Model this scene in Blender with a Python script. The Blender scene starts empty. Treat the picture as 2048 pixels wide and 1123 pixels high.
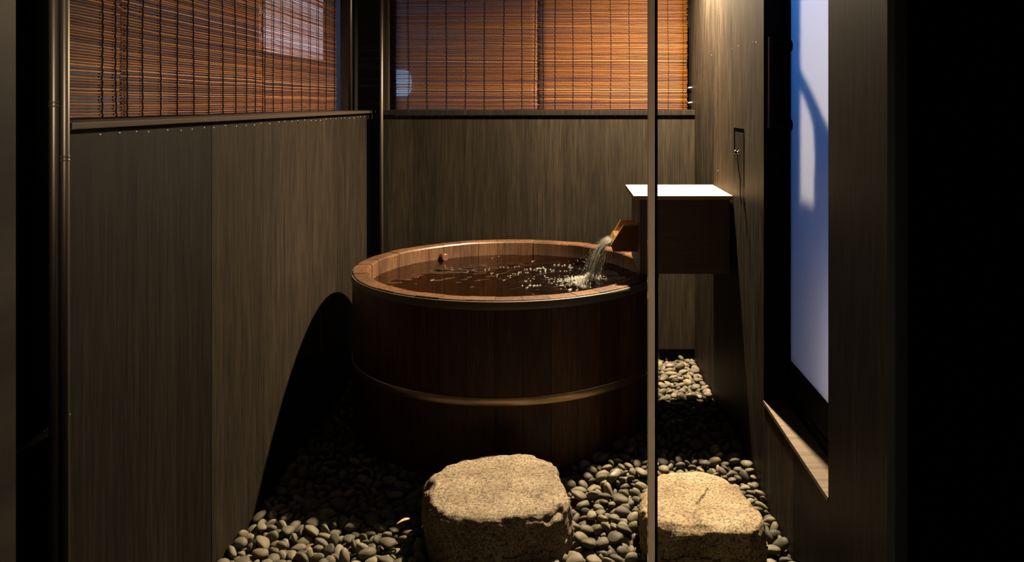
import bpy, bmesh, math, random
from mathutils import Vector, Quaternion, noise, Matrix

sc = bpy.context.scene
COL = sc.collection
PI = math.pi
F, VX, VY, EYE = 1645.0, 1130.0, 205.0, 1.30     # focal length in pixels, vanishing point, eye height above the gravel

# ------------------------------------------------------------------ helpers
def obj(name, bm, mat=None, parent=None, smooth=False):
    me = bpy.data.meshes.new(name)
    bmesh.ops.recalc_face_normals(bm, faces=bm.faces[:])
    if smooth:
        for f in bm.faces: f.smooth = True
    bm.to_mesh(me); bm.free()
    o = bpy.data.objects.new(name, me); COL.objects.link(o)
    for m in (mat if isinstance(mat, (list, tuple)) else [mat]):
        if m is not None: me.materials.append(m)
    if parent is not None: o.parent = parent
    return o

def tag(o, label=None, cat=None, group=None, kind=None):
    if label: o['label'] = label
    if cat: o['category'] = cat
    if group: o['group'] = group
    if kind: o['kind'] = kind
    return o

def thing(name, label, cat, loc=(0, 0, 0), group=None):
    o = bpy.data.objects.new(name, None); COL.objects.link(o)
    o.location = loc; o.empty_display_size = .05
    return tag(o, label, cat, group)

def struct(name, bm, mat, parent=None, label=None, cat=None):
    o = obj(name, bm, mat, parent)
    if parent is None: tag(o, label, cat, kind='structure')
    return o

def B(): return bmesh.new()

def box(bm, x0, x1, y0, y1, z0, z1, bev=0.0, mi=0):
    v = [bm.verts.new(p) for p in ((x0,y0,z0),(x1,y0,z0),(x1,y1,z0),(x0,y1,z0),(x0,y0,z1),(x1,y0,z1),(x1,y1,z1),(x0,y1,z1))]
    fs = [bm.faces.new([v[i] for i in q]) for q in ((0,3,2,1),(4,5,6,7),(0,1,5,4),(1,2,6,5),(2,3,7,6),(3,0,4,7))]
    for f in fs: f.material_index = mi
    if bev > 0:
        es = list({e for f in fs for e in f.edges})
        bmesh.ops.bevel(bm, geom=es, offset=bev, segments=2, profile=.7, affect='EDGES', clamp_overlap=True)
    return bm

def tube(bm, pts, r, n=8, caps=True):
    """tube along points; r a number or one radius per point"""
    pts = [Vector(p) for p in pts]; rings = []
    t0 = (pts[1]-pts[0]).normalized()
    ref = Vector((0,0,1)) if abs(t0.z) < .9 else Vector((1,0,0))
    u = t0.cross(ref).normalized()
    for i, p in enumerate(pts):
        t = (pts[min(i+1,len(pts)-1)]-pts[max(i-1,0)]).normalized()
        u = (u - t*u.dot(t)).normalized(); w = t.cross(u)
        rr = r[i] if isinstance(r, (list, tuple)) else r
        rings.append([bm.verts.new(p+u*(rr*math.cos(2*PI*k/n))+w*(rr*math.sin(2*PI*k/n))) for k in range(n)])
    for a, b in zip(rings, rings[1:]):
        for k in range(n):
            f = bm.faces.new((a[k], a[(k+1)%n], b[(k+1)%n], b[k])); f.smooth = True
    if caps:
        bm.faces.new(rings[0][::-1]); bm.faces.new(rings[-1])
    return bm

def lathe(bm, prof, cx, cy, n=96, close=True):
    """profile [(r,z)...] closed loop turned around a vertical axis"""
    rings = [[bm.verts.new((cx+r*math.cos(2*PI*i/n), cy+r*math.sin(2*PI*i/n), z)) for r, z in prof] for i in range(n)]
    m = len(prof)
    for i in range(n):
        a, b = rings[i], rings[(i+1)%n]
        for k in range(m if close else m-1):
            f = bm.faces.new((a[k], a[(k+1)%m], b[(k+1)%m], b[k])); f.smooth = True
    return bm

# ------------------------------------------------------------------ materials
class NT:
    def __init__(s, name):
        s.m = bpy.data.materials.new(name); s.m.use_nodes = True
        s.t = s.m.node_tree; s.t.nodes.clear()
        s.out = s.n('ShaderNodeOutputMaterial')
    def n(s, typ, **kw):
        nd = s.t.nodes.new(typ)
        for k, v in kw.items():
            if k in nd.inputs.keys() if isinstance(k, str) else False: nd.inputs[k].default_value = v
            else: setattr(nd, k, v)
        return nd
    def l(s, a, b): s.t.links.new(a, b); return s
    def val(s, nd, **kw):
        for k, v in kw.items(): nd.inputs[k.replace('_', ' ')].default_value = v
        return nd
    def math(s, op, a, b=None):
        nd = s.t.nodes.new('ShaderNodeMath'); nd.operation = op
        for i, x in enumerate((a, b)):
            if x is None: continue
            if isinstance(x, (int, float)): nd.inputs[i].default_value = x
            else: s.l(x, nd.inputs[i])
        return nd.outputs[0]
    def ramp(s, fac, stops):
        nd = s.t.nodes.new('ShaderNodeValToRGB'); e = nd.color_ramp.elements
        while len(e) > 1: e.remove(e[-1])
        e[0].position, e[0].color = stops[0][0], (*stops[0][1], 1)
        for p, c in stops[1:]:
            x = e.new(p); x.color = (*c, 1)
        s.l(fac, nd.inputs[0]); return nd.outputs[0]
    def mix(s, mode, fac, a, b):
        nd = s.t.nodes.new('ShaderNodeMix'); nd.data_type = 'RGBA'; nd.blend_type = mode
        for sock, x in ((nd.inputs[0], fac), (nd.inputs[6], a), (nd.inputs[7], b)):
            if isinstance(x, (int, float)): sock.default_value = x
            elif isinstance(x, tuple): sock.default_value = (*x, 1)
            else: s.l(x, sock)
        return nd.outputs[2]
    def coords(s, scale=(1,1,1), which='Object', rot=(0,0,0)):
        tc = s.t.nodes.new('ShaderNodeTexCoord'); mp = s.t.nodes.new('ShaderNodeMapping')
        mp.inputs['Scale'].default_value = scale; mp.inputs['Rotation'].default_value = rot
        s.l(tc.outputs[which], mp.inputs[0]); return mp.outputs[0]
    def noise(s, vec, scale=5, detail=4, rough=.5, dist=0):
        nd = s.t.nodes.new('ShaderNodeTexNoise')
        nd.inputs['Scale'].default_value = scale; nd.inputs['Detail'].default_value = detail
        nd.inputs['Roughness'].default_value = rough; nd.inputs['Distortion'].default_value = dist
        s.l(vec, nd.inputs['Vector']); return nd.outputs[0]
    K = 1.0
    def bsdf(s, color=None, rough=.5, metallic=0, spec=.5, bump=None, bump_s=.2, bump_d=.002):
        p = s.t.nodes.new('ShaderNodeBsdfPrincipled')
        if s.K != 1 and color is not None and not isinstance(color, tuple): color = s.mix('MULTIPLY', 1.0, color, (s.K, s.K, s.K))
        for k, x in (('Base Color', color), ('Roughness', rough), ('Metallic', metallic), ('Specular IOR Level', spec)):
            if isinstance(x, (int, float)): p.inputs[k].default_value = x
            elif isinstance(x, tuple): p.inputs[k].default_value = (*x, 1)
            elif x is not None: s.l(x, p.inputs[k])
        if bump is not None:
            b = s.t.nodes.new('ShaderNodeBump'); b.inputs['Strength'].default_value = bump_s; b.inputs['Distance'].default_value = bump_d
            s.l(bump, b.inputs['Height']); s.l(b.outputs[0], p.inputs['Normal'])
        s.l(p.outputs[0], s.out.inputs[0]); return p

def mat_plain(name, col, rough=.5, metallic=0, spec=.5):
    t = NT(name); t.bsdf(tuple(col), rough, metallic, spec); return t.m

def mat_panel(name, axis, dark, light, plank=.118, rough=.55, band=.35, spec=.05, seed=0, front=None, dim=(.43,.42,.43), con=.0):
    """vertical-grain veneer: planks along AXIS ('X' or 'Y'), grain along Z"""
    t = NT(name); t.K = DARK
    tc = t.n('ShaderNodeTexCoord'); sp = t.n('ShaderNodeSeparateXYZ'); t.l(tc.outputs['Object'], sp.inputs[0])
    a = sp.outputs[axis]; z = sp.outputs['Z']
    pl = t.math('FLOOR', t.math('DIVIDE', t.math('ADD', a, 3.3+seed), plank))
    wn = t.n('ShaderNodeTexWhiteNoise'); wn.noise_dimensions = '1D'; t.l(pl, wn.inputs['W'])
    cb = t.n('ShaderNodeCombineXYZ')
    t.l(a, cb.inputs[0]); t.l(t.math('MULTIPLY', wn.outputs[0], 9.0), cb.inputs[1]); t.l(t.math('MULTIPLY', z, .035), cb.inputs[2])
    g = t.noise(cb.outputs[0], 150, 5, .65, .25)
    cb2 = t.n('ShaderNodeCombineXYZ'); t.l(a, cb2.inputs[0]); t.l(wn.outputs[0], cb2.inputs[1]); t.l(t.math('MULTIPLY', z, .09), cb2.inputs[2])
    g2 = t.noise(cb2.outputs[0], 22, 3, .55, .6)
    cb3 = t.n('ShaderNodeCombineXYZ'); t.l(a, cb3.inputs[0]); t.l(t.math('MULTIPLY', z, .02), cb3.inputs[2])
    g3 = t.noise(cb3.outputs[0], 420, 2, .6, 0)
    base = t.ramp(g, [(.30+con, dark), (.72-con, light)])
    base = t.mix('MULTIPLY', .75, base, t.ramp(g2, [(.25, (.55,.55,.55)), (.75, (1.3,1.27,1.22))]))
    base = t.mix('MULTIPLY', .55, base, t.ramp(g3, [(.3, (.6,.6,.6)), (.7, (1.25,1.25,1.25))]))
    tone = t.ramp(wn.outputs[0], [(0, (1-band,1-band,1-band)), (1, (1+band*.6,1+band*.55,1+band*.5))])
    base = t.mix('MULTIPLY', 1.0, base, tone)
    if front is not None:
        base = t.mix('MULTIPLY', 1.0, base, t.ramp(t.math('SUBTRACT', a, front-.5), [(.498, dim), (.502, (1,1,1))]))  # boards nearer than FRONT take the darker DIM tone, part painted light falloff
    t.bsdf(base, rough, 0, spec, g, .12, .001)
    return t.m

DARK = .66
M = {}
M['left'] = mat_panel('smoked veneer left', 'Y', (.0075,.0059,.0043), (.030,.023,.0155), .21, band=.28, front=2.373)  # front boards darker by their own tone and by painted falloff
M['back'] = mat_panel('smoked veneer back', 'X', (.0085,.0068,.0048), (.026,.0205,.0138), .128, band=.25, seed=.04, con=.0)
M['right'] = mat_panel('smoked veneer right', 'Y', (.009,.0072,.0054), (.074,.058,.042), .16, band=.26, seed=.07, front=2.4, dim=(.23,.25,.33), con=.09)  # near section has shade and a cool dusk tint put into its colour
M['ledge'] = mat_panel('ledge wood left', 'X', (.030,.0215,.0155), (.072,.054,.037), .3, band=.1)
M['jamb'] = mat_panel('interior jamb wood', 'X', (.016,.0125,.0105), (.044,.036,.029), .3, band=.1)
M['black'] = mat_plain('black lacquer', (.0035,.0035,.0035), .6, 0, .03)
M['blackwall'] = mat_plain('black painted wall', (.010,.010,.011), .9, 0, .0)
M['darkwood'] = mat_panel('dark post wood', 'X', (.012,.009,.007), (.030,.023,.018), .3, band=.1)
M['ceiling'] = mat_panel('ceiling boards', 'X', (.03,.022,.016), (.07,.052,.036), .12)
M['soil'] = mat_plain('dark ground under gravel', (.012,.012,.011), .95, 0, .1)
def mat_pole():
    t = NT('dark bamboo pole')
    d = t.n('ShaderNodeBsdfDiffuse'); d.inputs[0].default_value = (.014,.011,.009,1)
    g = t.n('ShaderNodeBsdfGlossy'); g.inputs[0].default_value = (1,.86,.72,1); g.inputs['Roughness'].default_value = .40
    m = t.n('ShaderNodeMixShader'); m.inputs[0].default_value = .07
    t.l(d.outputs[0], m.inputs[1]); t.l(g.outputs[0], m.inputs[2]); t.l(m.outputs[0], t.out.inputs[0]); return t.m
M['pole'] = mat_pole()
M['collar'] = mat_plain('collar', (.06,.048,.038), .22, .3, .8)
M['brass'] = mat_plain('aged brass', (.35,.25,.15), .25, 1)
M['sillwood'] = mat_panel('pale sill wood', 'Y', (.10,.075,.055), (.18,.137,.10), .5, band=.06)
M['room'] = mat_plain('interior plaster', (.13,.115,.095), .9, 0, .1)
M['roomdark'] = mat_plain('interior dark wood', (.012,.010,.008), .7, 0, .2)
M['outwall'] = mat_plain('dusky outdoor render', (.24,.25,.28), .9)
M['outdark'] = mat_plain('outdoor dark', (.03,.03,.035), .9)
M['void'] = mat_plain('dark recess', (.0015,.0015,.0015), .95, 0, 0)
M['nail'] = mat_plain('nail head', (.30,.26,.2), .4, .6)
M['cordblack'] = mat_plain('dark cord', (.004,.003,.003), .9, 0, 0)
M['hook'] = mat_plain('white hook', (.6,.6,.58), .5)
M['rope'] = mat_plain('rope fibre', (.06,.05,.042), .9)

def mat_emit(name, col, s):
    t = NT(name); e = t.n('ShaderNodeEmission'); e.inputs[0].default_value = (*col, 1); e.inputs[1].default_value = s
    t.l(e.outputs[0], t.out.inputs[0]); return t.m

def mat_glass(name, smear=False):
    t = NT(name)
    tr = t.n('ShaderNodeBsdfTransparent'); tr.inputs[0].default_value = (.985,.985,.98,1)
    gl = t.n('ShaderNodeBsdfGlossy'); gl.inputs['Roughness'].default_value = 0.0
    fr = t.n('ShaderNodeFresnel'); fr.inputs[0].default_value = 1.15
    mx = t.n('ShaderNodeMixShader'); t.l(fr.outputs[0], mx.inputs[0]); t.l(tr.outputs[0], mx.inputs[1]); t.l(gl.outputs[0], mx.inputs[2])
    t.l(mx.outputs[0], t.out.inputs[0]); return t.m
M['glass'] = mat_glass('clear pane glass')

def mat_frosted():
    t = NT('frosted glass')
    a = t.n('ShaderNodeBsdfTranslucent'); a.inputs[0].default_value = (.88,.88,.90,1)
    g = t.n('ShaderNodeBsdfGlossy'); g.inputs['Roughness'].default_value = .35; g.inputs[0].default_value = (.5,.5,.5,1)
    mx = t.n('ShaderNodeMixShader'); mx.inputs[0].default_value = .04
    t.l(a.outputs[0], mx.inputs[1]); t.l(g.outputs[0], mx.inputs[2]); t.l(mx.outputs[0], t.out.inputs[0]); return t.m
M['frost'] = mat_frosted()

def mat_reed(name, c0, c1, c2):
    t = NT(name); t.K = DARK
    geo = t.n('ShaderNodeNewGeometry')
    n1 = t.noise(t.coords((7, 7, 190)), 1, 4, .65)
    col = t.ramp(geo.outputs['Random Per Island'], [(0, c0), (.45, c1), (.96, c2), (.985, tuple(min(1, x*1.25+.02) for x in c2))])
    col = t.mix('MULTIPLY', .7, col, t.ramp(n1, [(.3, (.55,.5,.45)), (.7, (1.25,1.2,1.15))]))
    t.bsdf(col, .5, 0, .06); return t.m
M['reed'] = mat_reed('bamboo reeds', (.075,.025,.008), (.145,.055,.017), (.225,.095,.030))
M['reed2'] = mat_reed('fine bamboo reeds', (.054,.0175,.0030), (.094,.034,.0058), (.138,.057,.0105))

def mat_tub():
    t = NT('tub cypress staves'); t.K = DARK
    geo = t.n('ShaderNodeNewGeometry')
    g = t.noise(t.coords((26, 26, 2.2)), 4, 5, .62, .4)
    g2 = t.noise(t.coords((3, 3, .8)), 3, 3, .55)
    col = t.ramp(g, [(.28, (.036,.0165,.0078)), (.72, (.110,.058,.029))])
    col = t.mix('MULTIPLY', .8, col, t.ramp(geo.outputs['Random Per Island'], [(0, (.66,.60,.58)), (1, (1.2,1.12,1.05))]))
    col = t.mix('MULTIPLY', .6, col, t.ramp(g2, [(.3, (.6,.58,.55)), (.7, (1.2,1.2,1.2))]))
    t.bsdf(col, .42, 0, .22, g, .2, .0012); return t.m
M['tub'] = mat_tub()
M['hoop'] = mat_plain('dull grey band', (.095,.085,.066), .5, .4, .3)
M['hoop2'] = mat_plain('copper band', (.42,.31,.21), .33, .9, .5)

def mat_boxwood(name, c0, c1, rough=.5):
    t = NT(name); t.K = DARK
    g = t.noise(t.coords((3, 30, 30)), 3, 5, .6, .3)
    t.bsdf(t.ramp(g, [(.3, c0), (.72, c1)]), rough, 0, .4, g, .1, .001); return t.m
M['boxbody'] = mat_boxwood('spout box wood', (.07,.042,.025), (.115,.07,.04))
M['lid'] = mat_boxwood('brightened lid wood', (.34,.245,.135), (.42,.315,.185), .45)  # tone raised above the box's brown wood for lamp glare and bounce
M['spout'] = mat_boxwood('wet spout wood', (.20,.085,.022), (.32,.145,.04), .35)

def mat_granite(name, c0, c1, c2, dark=.55):
    t = NT(name); t.K = DARK
    v = t.coords((1, 1, 1))
    n1 = t.noise(v, 9, 5, .6); n2 = t.noise(v, 130, 3, .7); n3 = t.noise(v, 310, 2, .6)
    vo = t.n('ShaderNodeTexVoronoi'); vo.inputs['Scale'].default_value = 240; t.l(v, vo.inputs['Vector'])
    col = t.ramp(n1, [(.3, c0), (.52, c1), (.75, c2)])
    col = t.mix('MULTIPLY', 1.0, col, t.ramp(n2, [(.36, (.26,.20,.15)), (.48, (.86,.83,.8)), (.66, (1.35,1.35,1.33))]))
    col = t.mix('MULTIPLY', dark, col, t.ramp(n3, [(.38, (.16,.12,.09)), (.47, (.95,.95,.95)), (.7, (1.25,1.25,1.25))]))
    h = t.math('ADD', t.math('MULTIPLY', n2, .6), t.math('MULTIPLY', n3, .5))
    t.bsdf(col, .8, 0, .2, h, .8, .004); return t.m
M['granite'] = mat_granite('beige granite', (.118,.088,.051), (.182,.141,.088), (.25,.205,.14))
M['granite2'] = mat_granite('golden granite', (.155,.108,.058), (.245,.186,.106), (.32,.265,.175), .5)

def mat_pebble(name):
    t = NT(name); t.K = DARK
    oi = t.n('ShaderNodeObjectInfo'); geo = t.n('ShaderNodeNewGeometry')
    r = t.math('FRACT', t.math('ADD', oi.outputs['Random'], t.math('MULTIPLY', geo.outputs['Random Per Island'], 3.7)))
    col = t.ramp(r, [(0, (.050,.044,.032)), (.35, (.088,.077,.055)), (.7, (.122,.106,.074)), (.93, (.165,.143,.098)), (.98, (.13,.10,.068))])
    n1 = t.noise(t.coords((1,1,1)), 60, 4, .6)
    col = t.mix('MULTIPLY', .6, col, t.ramp(n1, [(.3, (.7,.7,.68)), (.7, (1.2,1.2,1.18))]))
    t.bsdf(col, .62, 0, .10, n1, .15, .001); return t.m
M['pebble'] = mat_pebble('river pebble')

def mat_water():
    t = NT('bath water')
    tr = t.n('ShaderNodeBsdfTransparent'); tr.inputs[0].default_value = (.50,.40,.30,1)
    gl = t.n('ShaderNodeBsdfGlossy'); gl.inputs['Roughness'].default_value = .03
    fr = t.n('ShaderNodeFresnel'); fr.inputs[0].default_value = 1.33
    mx = t.n('ShaderNodeMixShader'); t.l(fr.outputs[0], mx.inputs[0]); t.l(tr.outputs[0], mx.inputs[1]); t.l(gl.outputs[0], mx.inputs[2])
    t.l(mx.outputs[0], t.out.inputs[0]); return t.m
M['water'] = mat_water()

def mat_foam(name, k, col=(.85,.83,.78)):
    """K: share of white froth against clear water"""
    t = NT(name)
    tr = t.n('ShaderNodeBsdfTransparent')
    d = t.n('ShaderNodeBsdfDiffuse'); d.inputs[0].default_value = (*col, 1)
    tl = t.n('ShaderNodeBsdfTranslucent'); tl.inputs[0].default_value = (*col, 1)
    gl = t.n('ShaderNodeBsdfGlossy'); gl.inputs['Roughness'].default_value = .12
    m0 = t.n('ShaderNodeMixShader'); m0.inputs[0].default_value = .5; t.l(d.outputs[0], m0.inputs[1]); t.l(tl.outputs[0], m0.inputs[2])
    m1 = t.n('ShaderNodeMixShader'); m1.inputs[0].default_value = k; t.l(tr.outputs[0], m1.inputs[1]); t.l(m0.outputs[0], m1.inputs[2])
    fr = t.n('ShaderNodeFresnel'); fr.inputs[0].default_value = 1.33
    m2 = t.n('ShaderNodeMixShader'); t.l(fr.outputs[0], m2.inputs[0]); t.l(m1.outputs[0], m2.inputs[1]); t.l(gl.outputs[0], m2.inputs[2])
    t.l(m2.outputs[0], t.out.inputs[0]); return t.m
M['stream'] = mat_foam('falling water', .07, (.85,.80,.70))
M['froth'] = mat_foam('froth', .16, (.85,.80,.68))
M['bubble'] = mat_foam('bubble film', .10)

# ------------------------------------------------------------------ room shell
XL, XR, YB = -1.02, .666, 4.225            # left wall, right wall, back wall planes
YG = 1.66                                 # the glass between the indoor room and the bath
G0, GTOP = -.10, 2.32

bm = B(); box(bm, -1.6, 1.3, 1.60, 4.75, G0-.05, G0); struct('floor', bm, M['soil'])
bm = B(); box(bm, -1.7, .79, 1.55, 4.8, GTOP, GTOP+.05); struct('ceiling', bm, M['ceiling'])

# left wall: panelled below the ledge, with a board joint
bm = B()
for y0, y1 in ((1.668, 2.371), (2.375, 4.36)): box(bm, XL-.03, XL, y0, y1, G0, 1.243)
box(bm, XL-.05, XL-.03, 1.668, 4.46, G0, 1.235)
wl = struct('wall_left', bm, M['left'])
rnd = random.Random(5)
for i in range(34):
    y = 1.80+i*.0745+rnd.uniform(-.012, .012)
    b = B(); bmesh.ops.create_uvsphere(b, u_segments=8, v_segments=5, radius=.0022, matrix=Matrix.Translation((XL+.0005, y, 1.2285+rnd.uniform(-.003,.003))))
    obj('nail_head', b, M['nail'], wl, True)
bm = B(); box(bm, -1.32, -1.0, 1.668, 4.34, 1.246, 1.259, .002); struct('trim_1', bm, M['ledge'])

# back wall
bm = B(); box(bm, -.945, XR, YB, YB+.04, .035, 1.234); box(bm, -.945, XR, YB+.02, YB+.06, G0, .04)
wb = struct('wall_back', bm, M['back'])
for i in range(17):
    x = -.86+i*.0925+rnd.uniform(-.012, .012)
    b = B(); bmesh.ops.create_uvsphere(b, u_segments=8, v_segments=5, radius=.0021, matrix=Matrix.Translation((x, YB-.0003, 1.228)))
    obj('nail_head', b, M['nail'], wb, True)
bm = B(); box(bm, -.945, XR, YB-.012, YB+.19, 1.236, 1.262, .002); struct('trim_2', bm, mat_panel('black ledge wood', 'X', (.006,.005,.004), (.016,.013,.010), .3, band=.1))

# right wall with the opening of the frosted door
OY0, OY1, OZ0, OZ1 = 2.08, 2.757, .303, 2.15
bm = B()
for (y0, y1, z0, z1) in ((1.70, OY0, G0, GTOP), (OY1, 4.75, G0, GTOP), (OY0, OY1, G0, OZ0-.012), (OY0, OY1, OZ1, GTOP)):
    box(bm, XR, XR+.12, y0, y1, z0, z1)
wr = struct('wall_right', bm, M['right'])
bm = B(); box(bm, XR-.002, XR+.13, OY0, OY1, OZ0-.012, OZ0); struct('trim_3', bm, M['sillwood'])
bm = B(); box(bm, XR+.001, XR+.13, OY1-.004, OY1, OZ0, OZ1); box(bm, XR+.001, XR+.13, OY0, OY0+.004, OZ0, OZ1); struct('trim_4', bm, M['black'])
# frosted door
XD = .745
bm = B()
box(bm, XD-.006, XD+.03, OY0+.004, OY1-.004, OZ0, OZ0+.038, .002)
box(bm, XD-.002, XD+.03, OY0+.004, OY1-.004, OZ0+.038, 1.30-1.147*XD, .002)
box(bm, XD-.002, XD+.03, OY0+.004, OY1-.004, OZ1-.08, OZ1)
box(bm, XD-.002, XD+.03, OY1-.03, OY1-.004, OZ0, OZ1)
box(bm, XD-.002, XD+.03, OY0+.004, OY0+.05, OZ0, OZ1)
door = struct('door_1', bm, M['black'])
bm = B(); box(bm, XD+.004, XD+.012, OY0+.03, OY1-.02, .42, OZ1-.05)
for f in list(bm.faces):
    if f.normal.x > .5 or abs(f.normal.x) < .5: pass
obj('frosted_pane', bm, M['frost'], door)
hx, hy = .676, 2.722
hd = B(); box(hd, hx-.004, hx+.010, hy-.012, hy+.012, 1.214, 1.518, .002)
h = obj('pull_handle', hd, M['black'], door)
for z in (1.487, 1.226):
    s = B(); tube(s, [(hx+.005, hy, z), (XD-.004, hy, z), (XD-.003, hy, z), (XD+.006, hy, z)], [.010, .010, .018, .018], 18); obj('standoff', s, M['black'], h)  # wide black end disc imitates the standoff's blurred shadow on the pane
s = B(); box(s, hx-.0048, hx-.0036, hy-.0125, hy-.0105, 1.216, 1.516); obj('handle_edge', s, M['collar'], h)

# posts in the left corner and along the blinds
bm = B(); box(bm, -.946, -.915, 4.245, 4.30, 1.262, GTOP); struct('trim_5', bm, M['darkwood'])
bm = B(); box(bm, -1.157, -1.112, 4.235, 4.31, 1.259, GTOP); struct('trim_6', bm, M['darkwood'])
bm = B(); box(bm, -1.165, -.93, 4.46, 4.52, G0, GTOP); box(bm, -1.16, -1.12, 4.34, 4.46, G0, GTOP); struct('wall_corner', bm, M['blackwall'])
bm = B(); box(bm, .655, XR, 4.34, 4.40, 1.262, 1.70); struct('trim_7', bm, M['void'])

def mat_edge():
    t = NT('polished glass edge')
    a = t.n('ShaderNodeBsdfTranslucent'); a.inputs[0].default_value = (.58,.52,.46,1)
    d = t.n('ShaderNodeBsdfDiffuse'); d.inputs[0].default_value = (.3,.27,.24,1)
    g = t.n('ShaderNodeBsdfGlossy'); g.inputs['Roughness'].default_value = .2
    m1 = t.n('ShaderNodeMixShader'); m1.inputs[0].default_value = .4; t.l(a.outputs[0], m1.inputs[1]); t.l(d.outputs[0], m1.inputs[2])
    m2 = t.n('ShaderNodeMixShader'); m2.inputs[0].default_value = .1; t.l(m1.outputs[0], m2.inputs[1]); t.l(g.outputs[0], m2.inputs[2])
    t.l(m2.outputs[0], t.out.inputs[0]); return t.m
# glass front: jambs, panes, bronze stile
bm = B(); box(bm, -1.60, -1.018, 1.625, 1.667, G0, GTOP); struct('trim_8', bm, M['void'])
bm = B(); box(bm, XR, 1.8, 1.60, 1.70, G0, GTOP); struct('wall_front', bm, M['blackwall'])
bm = B(); box(bm, -1.5, -.868, 1.20, 1.30, -.2, GTOP); struct('trim_9', bm, M['jamb'])
gx = (1303-VX)/F*YG
win = struct('window_1', box(B(), gx-.0075, gx+.0060, YG-.010, YG+.010, G0, GTOP, .002), mat_edge())
obj('seal', box(B(), gx+.0062, gx+.0115, YG-.008, YG+.010, G0, GTOP), M['black'], win)
obj('glass_pane', box(B(), -1.09, gx-.0076, YG-.004, YG+.004, G0, GTOP), M['glass'], win)
obj('glass_pane', box(B(), gx+.0116, XR, YG-.004, YG+.004, G0, GTOP), M['glass'], win)

# indoor room round the camera
bm = B(); box(bm, -2.2, -.59, -1.55, -1.5, -.2, GTOP); struct('wall_rear', bm, M['room'])
bm = B(); box(bm, -.59, 2.2, -1.55, -1.5, -.2, GTOP); box(bm, -2.25, -2.2, -1.55, 1.6, -.2, GTOP); box(bm, 2.2, 2.25, -1.55, 1.7, -.2, GTOP)
box(bm, -2.25, -1.5, 1.55, 1.6, -.2, GTOP); box(bm, 1.75, 2.25, 1.65, 1.7, -.2, GTOP); struct('wall_inside', bm, M['roomdark'])
bm = B(); box(bm, -2.25, 2.25, -1.55, 1.60, -.25, -.2); struct('floor_inside', bm, M['roomdark'])
bm = B(); box(bm, -2.25, 2.25, -1.55, 1.62, GTOP, GTOP+.05); struct('ceiling_inside', bm, M['roomdark'])

# ------------------------------------------------------------------ round poles
def pole(x, y, r, z0, rings, label):
    t = thing('round_pole', label, 'pole', (x, y, z0), 'dark round poles of the frame')
    obj('shaft', tube(B(), [(0,0,0), (0,0,GTOP-z0)], r, 28), M['pole'], t)
    for z in rings:
        for dz in (-.0035, .0035):
            b = B()
            lathe(b, [(r*.96, z-z0+dz-.002), (r*1.09, z-z0+dz-.0016), (r*1.13, z-z0+dz), (r*1.09, z-z0+dz+.0016), (r*.96, z-z0+dz+.002)], 0, 0, 28)
            obj('node_ring', b, M['collar'], t)
pole((108.0-VX)/F*1.600, 1.600, .0088, -.2, [EYE-(208-VY)/F*1.60], 'slim dark round pole with a bright double ring at the left jamb')
pole((129.3-VX)/F*1.612, 1.612, .0088, -.2, [EYE-(316-VY)/F*1.612], 'slim dark round pole with a dull low ring beside the left blinds')
pole((701-VX)/F*4.20, 4.20, .0095, 1.259, [], 'slim dark round pole standing on the left ledge near the corner')
pole((762.5-VX)/F*4.215, 4.215, .0100, G0, [], 'slim gleaming round pole running down the corner beside the back wall')

# ------------------------------------------------------------------ bamboo blinds
def blind(label, p0, p1, z0, z1, cords, seed, pitch=.0069, r=.0027, sag=0.004, nseg=16, mat='reed'):
    """reeds from p0 to p1 (x,y), stacked from z0 to z1"""
    rr = random.Random(seed)
    t = thing('bamboo_blind', label, 'blind', (p0[0], p0[1], z0), 'bamboo blinds round the bath')
    d = Vector((p1[0]-p0[0], p1[1]-p0[1], 0)); L = d.length; d.normalize(); nrm = Vector((d.y, -d.x, 0))
    bm = B(); z = r; k = 0
    while z < z1-z0:
        off = Vector((seed*3.1, k*.35, 0)); a = rr.uniform(-.003, 0); b = L+rr.uniform(-.004, .003)
        pr = r*rr.uniform(.72, 1.12); tilt = rr.gauss(0, .0010)
        pts = []
        for i in range(nseg+1):
            s = a+(b-a)*i/nseg
            w = noise.noise(Vector((s*3.0, k*.13, seed*5.0)))*.0028+noise.noise(Vector((s*11.0, k*.9, seed*2.0)))*.0011
            q = d*s+nrm*(noise.noise(Vector((s*2.2, z*4.0, seed+7.0)))*sag+rr.uniform(-.0004, .0004))
            q.z = z+w+tilt*(i/nseg-.5)+(.0025*noise.noise(Vector((k*.06, seed, 3))))
            pts.append(q)
        tube(bm, pts, pr, 6)
        z += pitch*rr.choice((.86, .95, 1.0, 1.0, 1.05, 1.1, 1.22 if rr.random() < .25 else 1.0)); k += 1
    obj('reed_screen', bm, M[mat], t)
    for c in cords:
        for side in (1, -1):
            b = B(); pts = []; n = int((z1-z0)/pitch)
            for i in range(n+1):
                zz = (z1-z0)*i/n
                pts.append(d*(c*L+.0016*math.sin(i*PI*.5+seed)+.006*noise.noise(Vector((zz*2.5, c*9, seed))))+nrm*(side*(.0034+.0011*(i % 2))+noise.noise(Vector((c*L*2.2, zz*4.0, seed+7.0)))*sag)+Vector((0, 0, zz)))
            tube(b, pts, .0017 if mat == 'reed' else .0012, 5)
            if side == 1: cobj = obj('cord', b, M['cordblack'], t)
            else: obj('cord_back', b, M['cordblack'], cobj)
    return t

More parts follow.
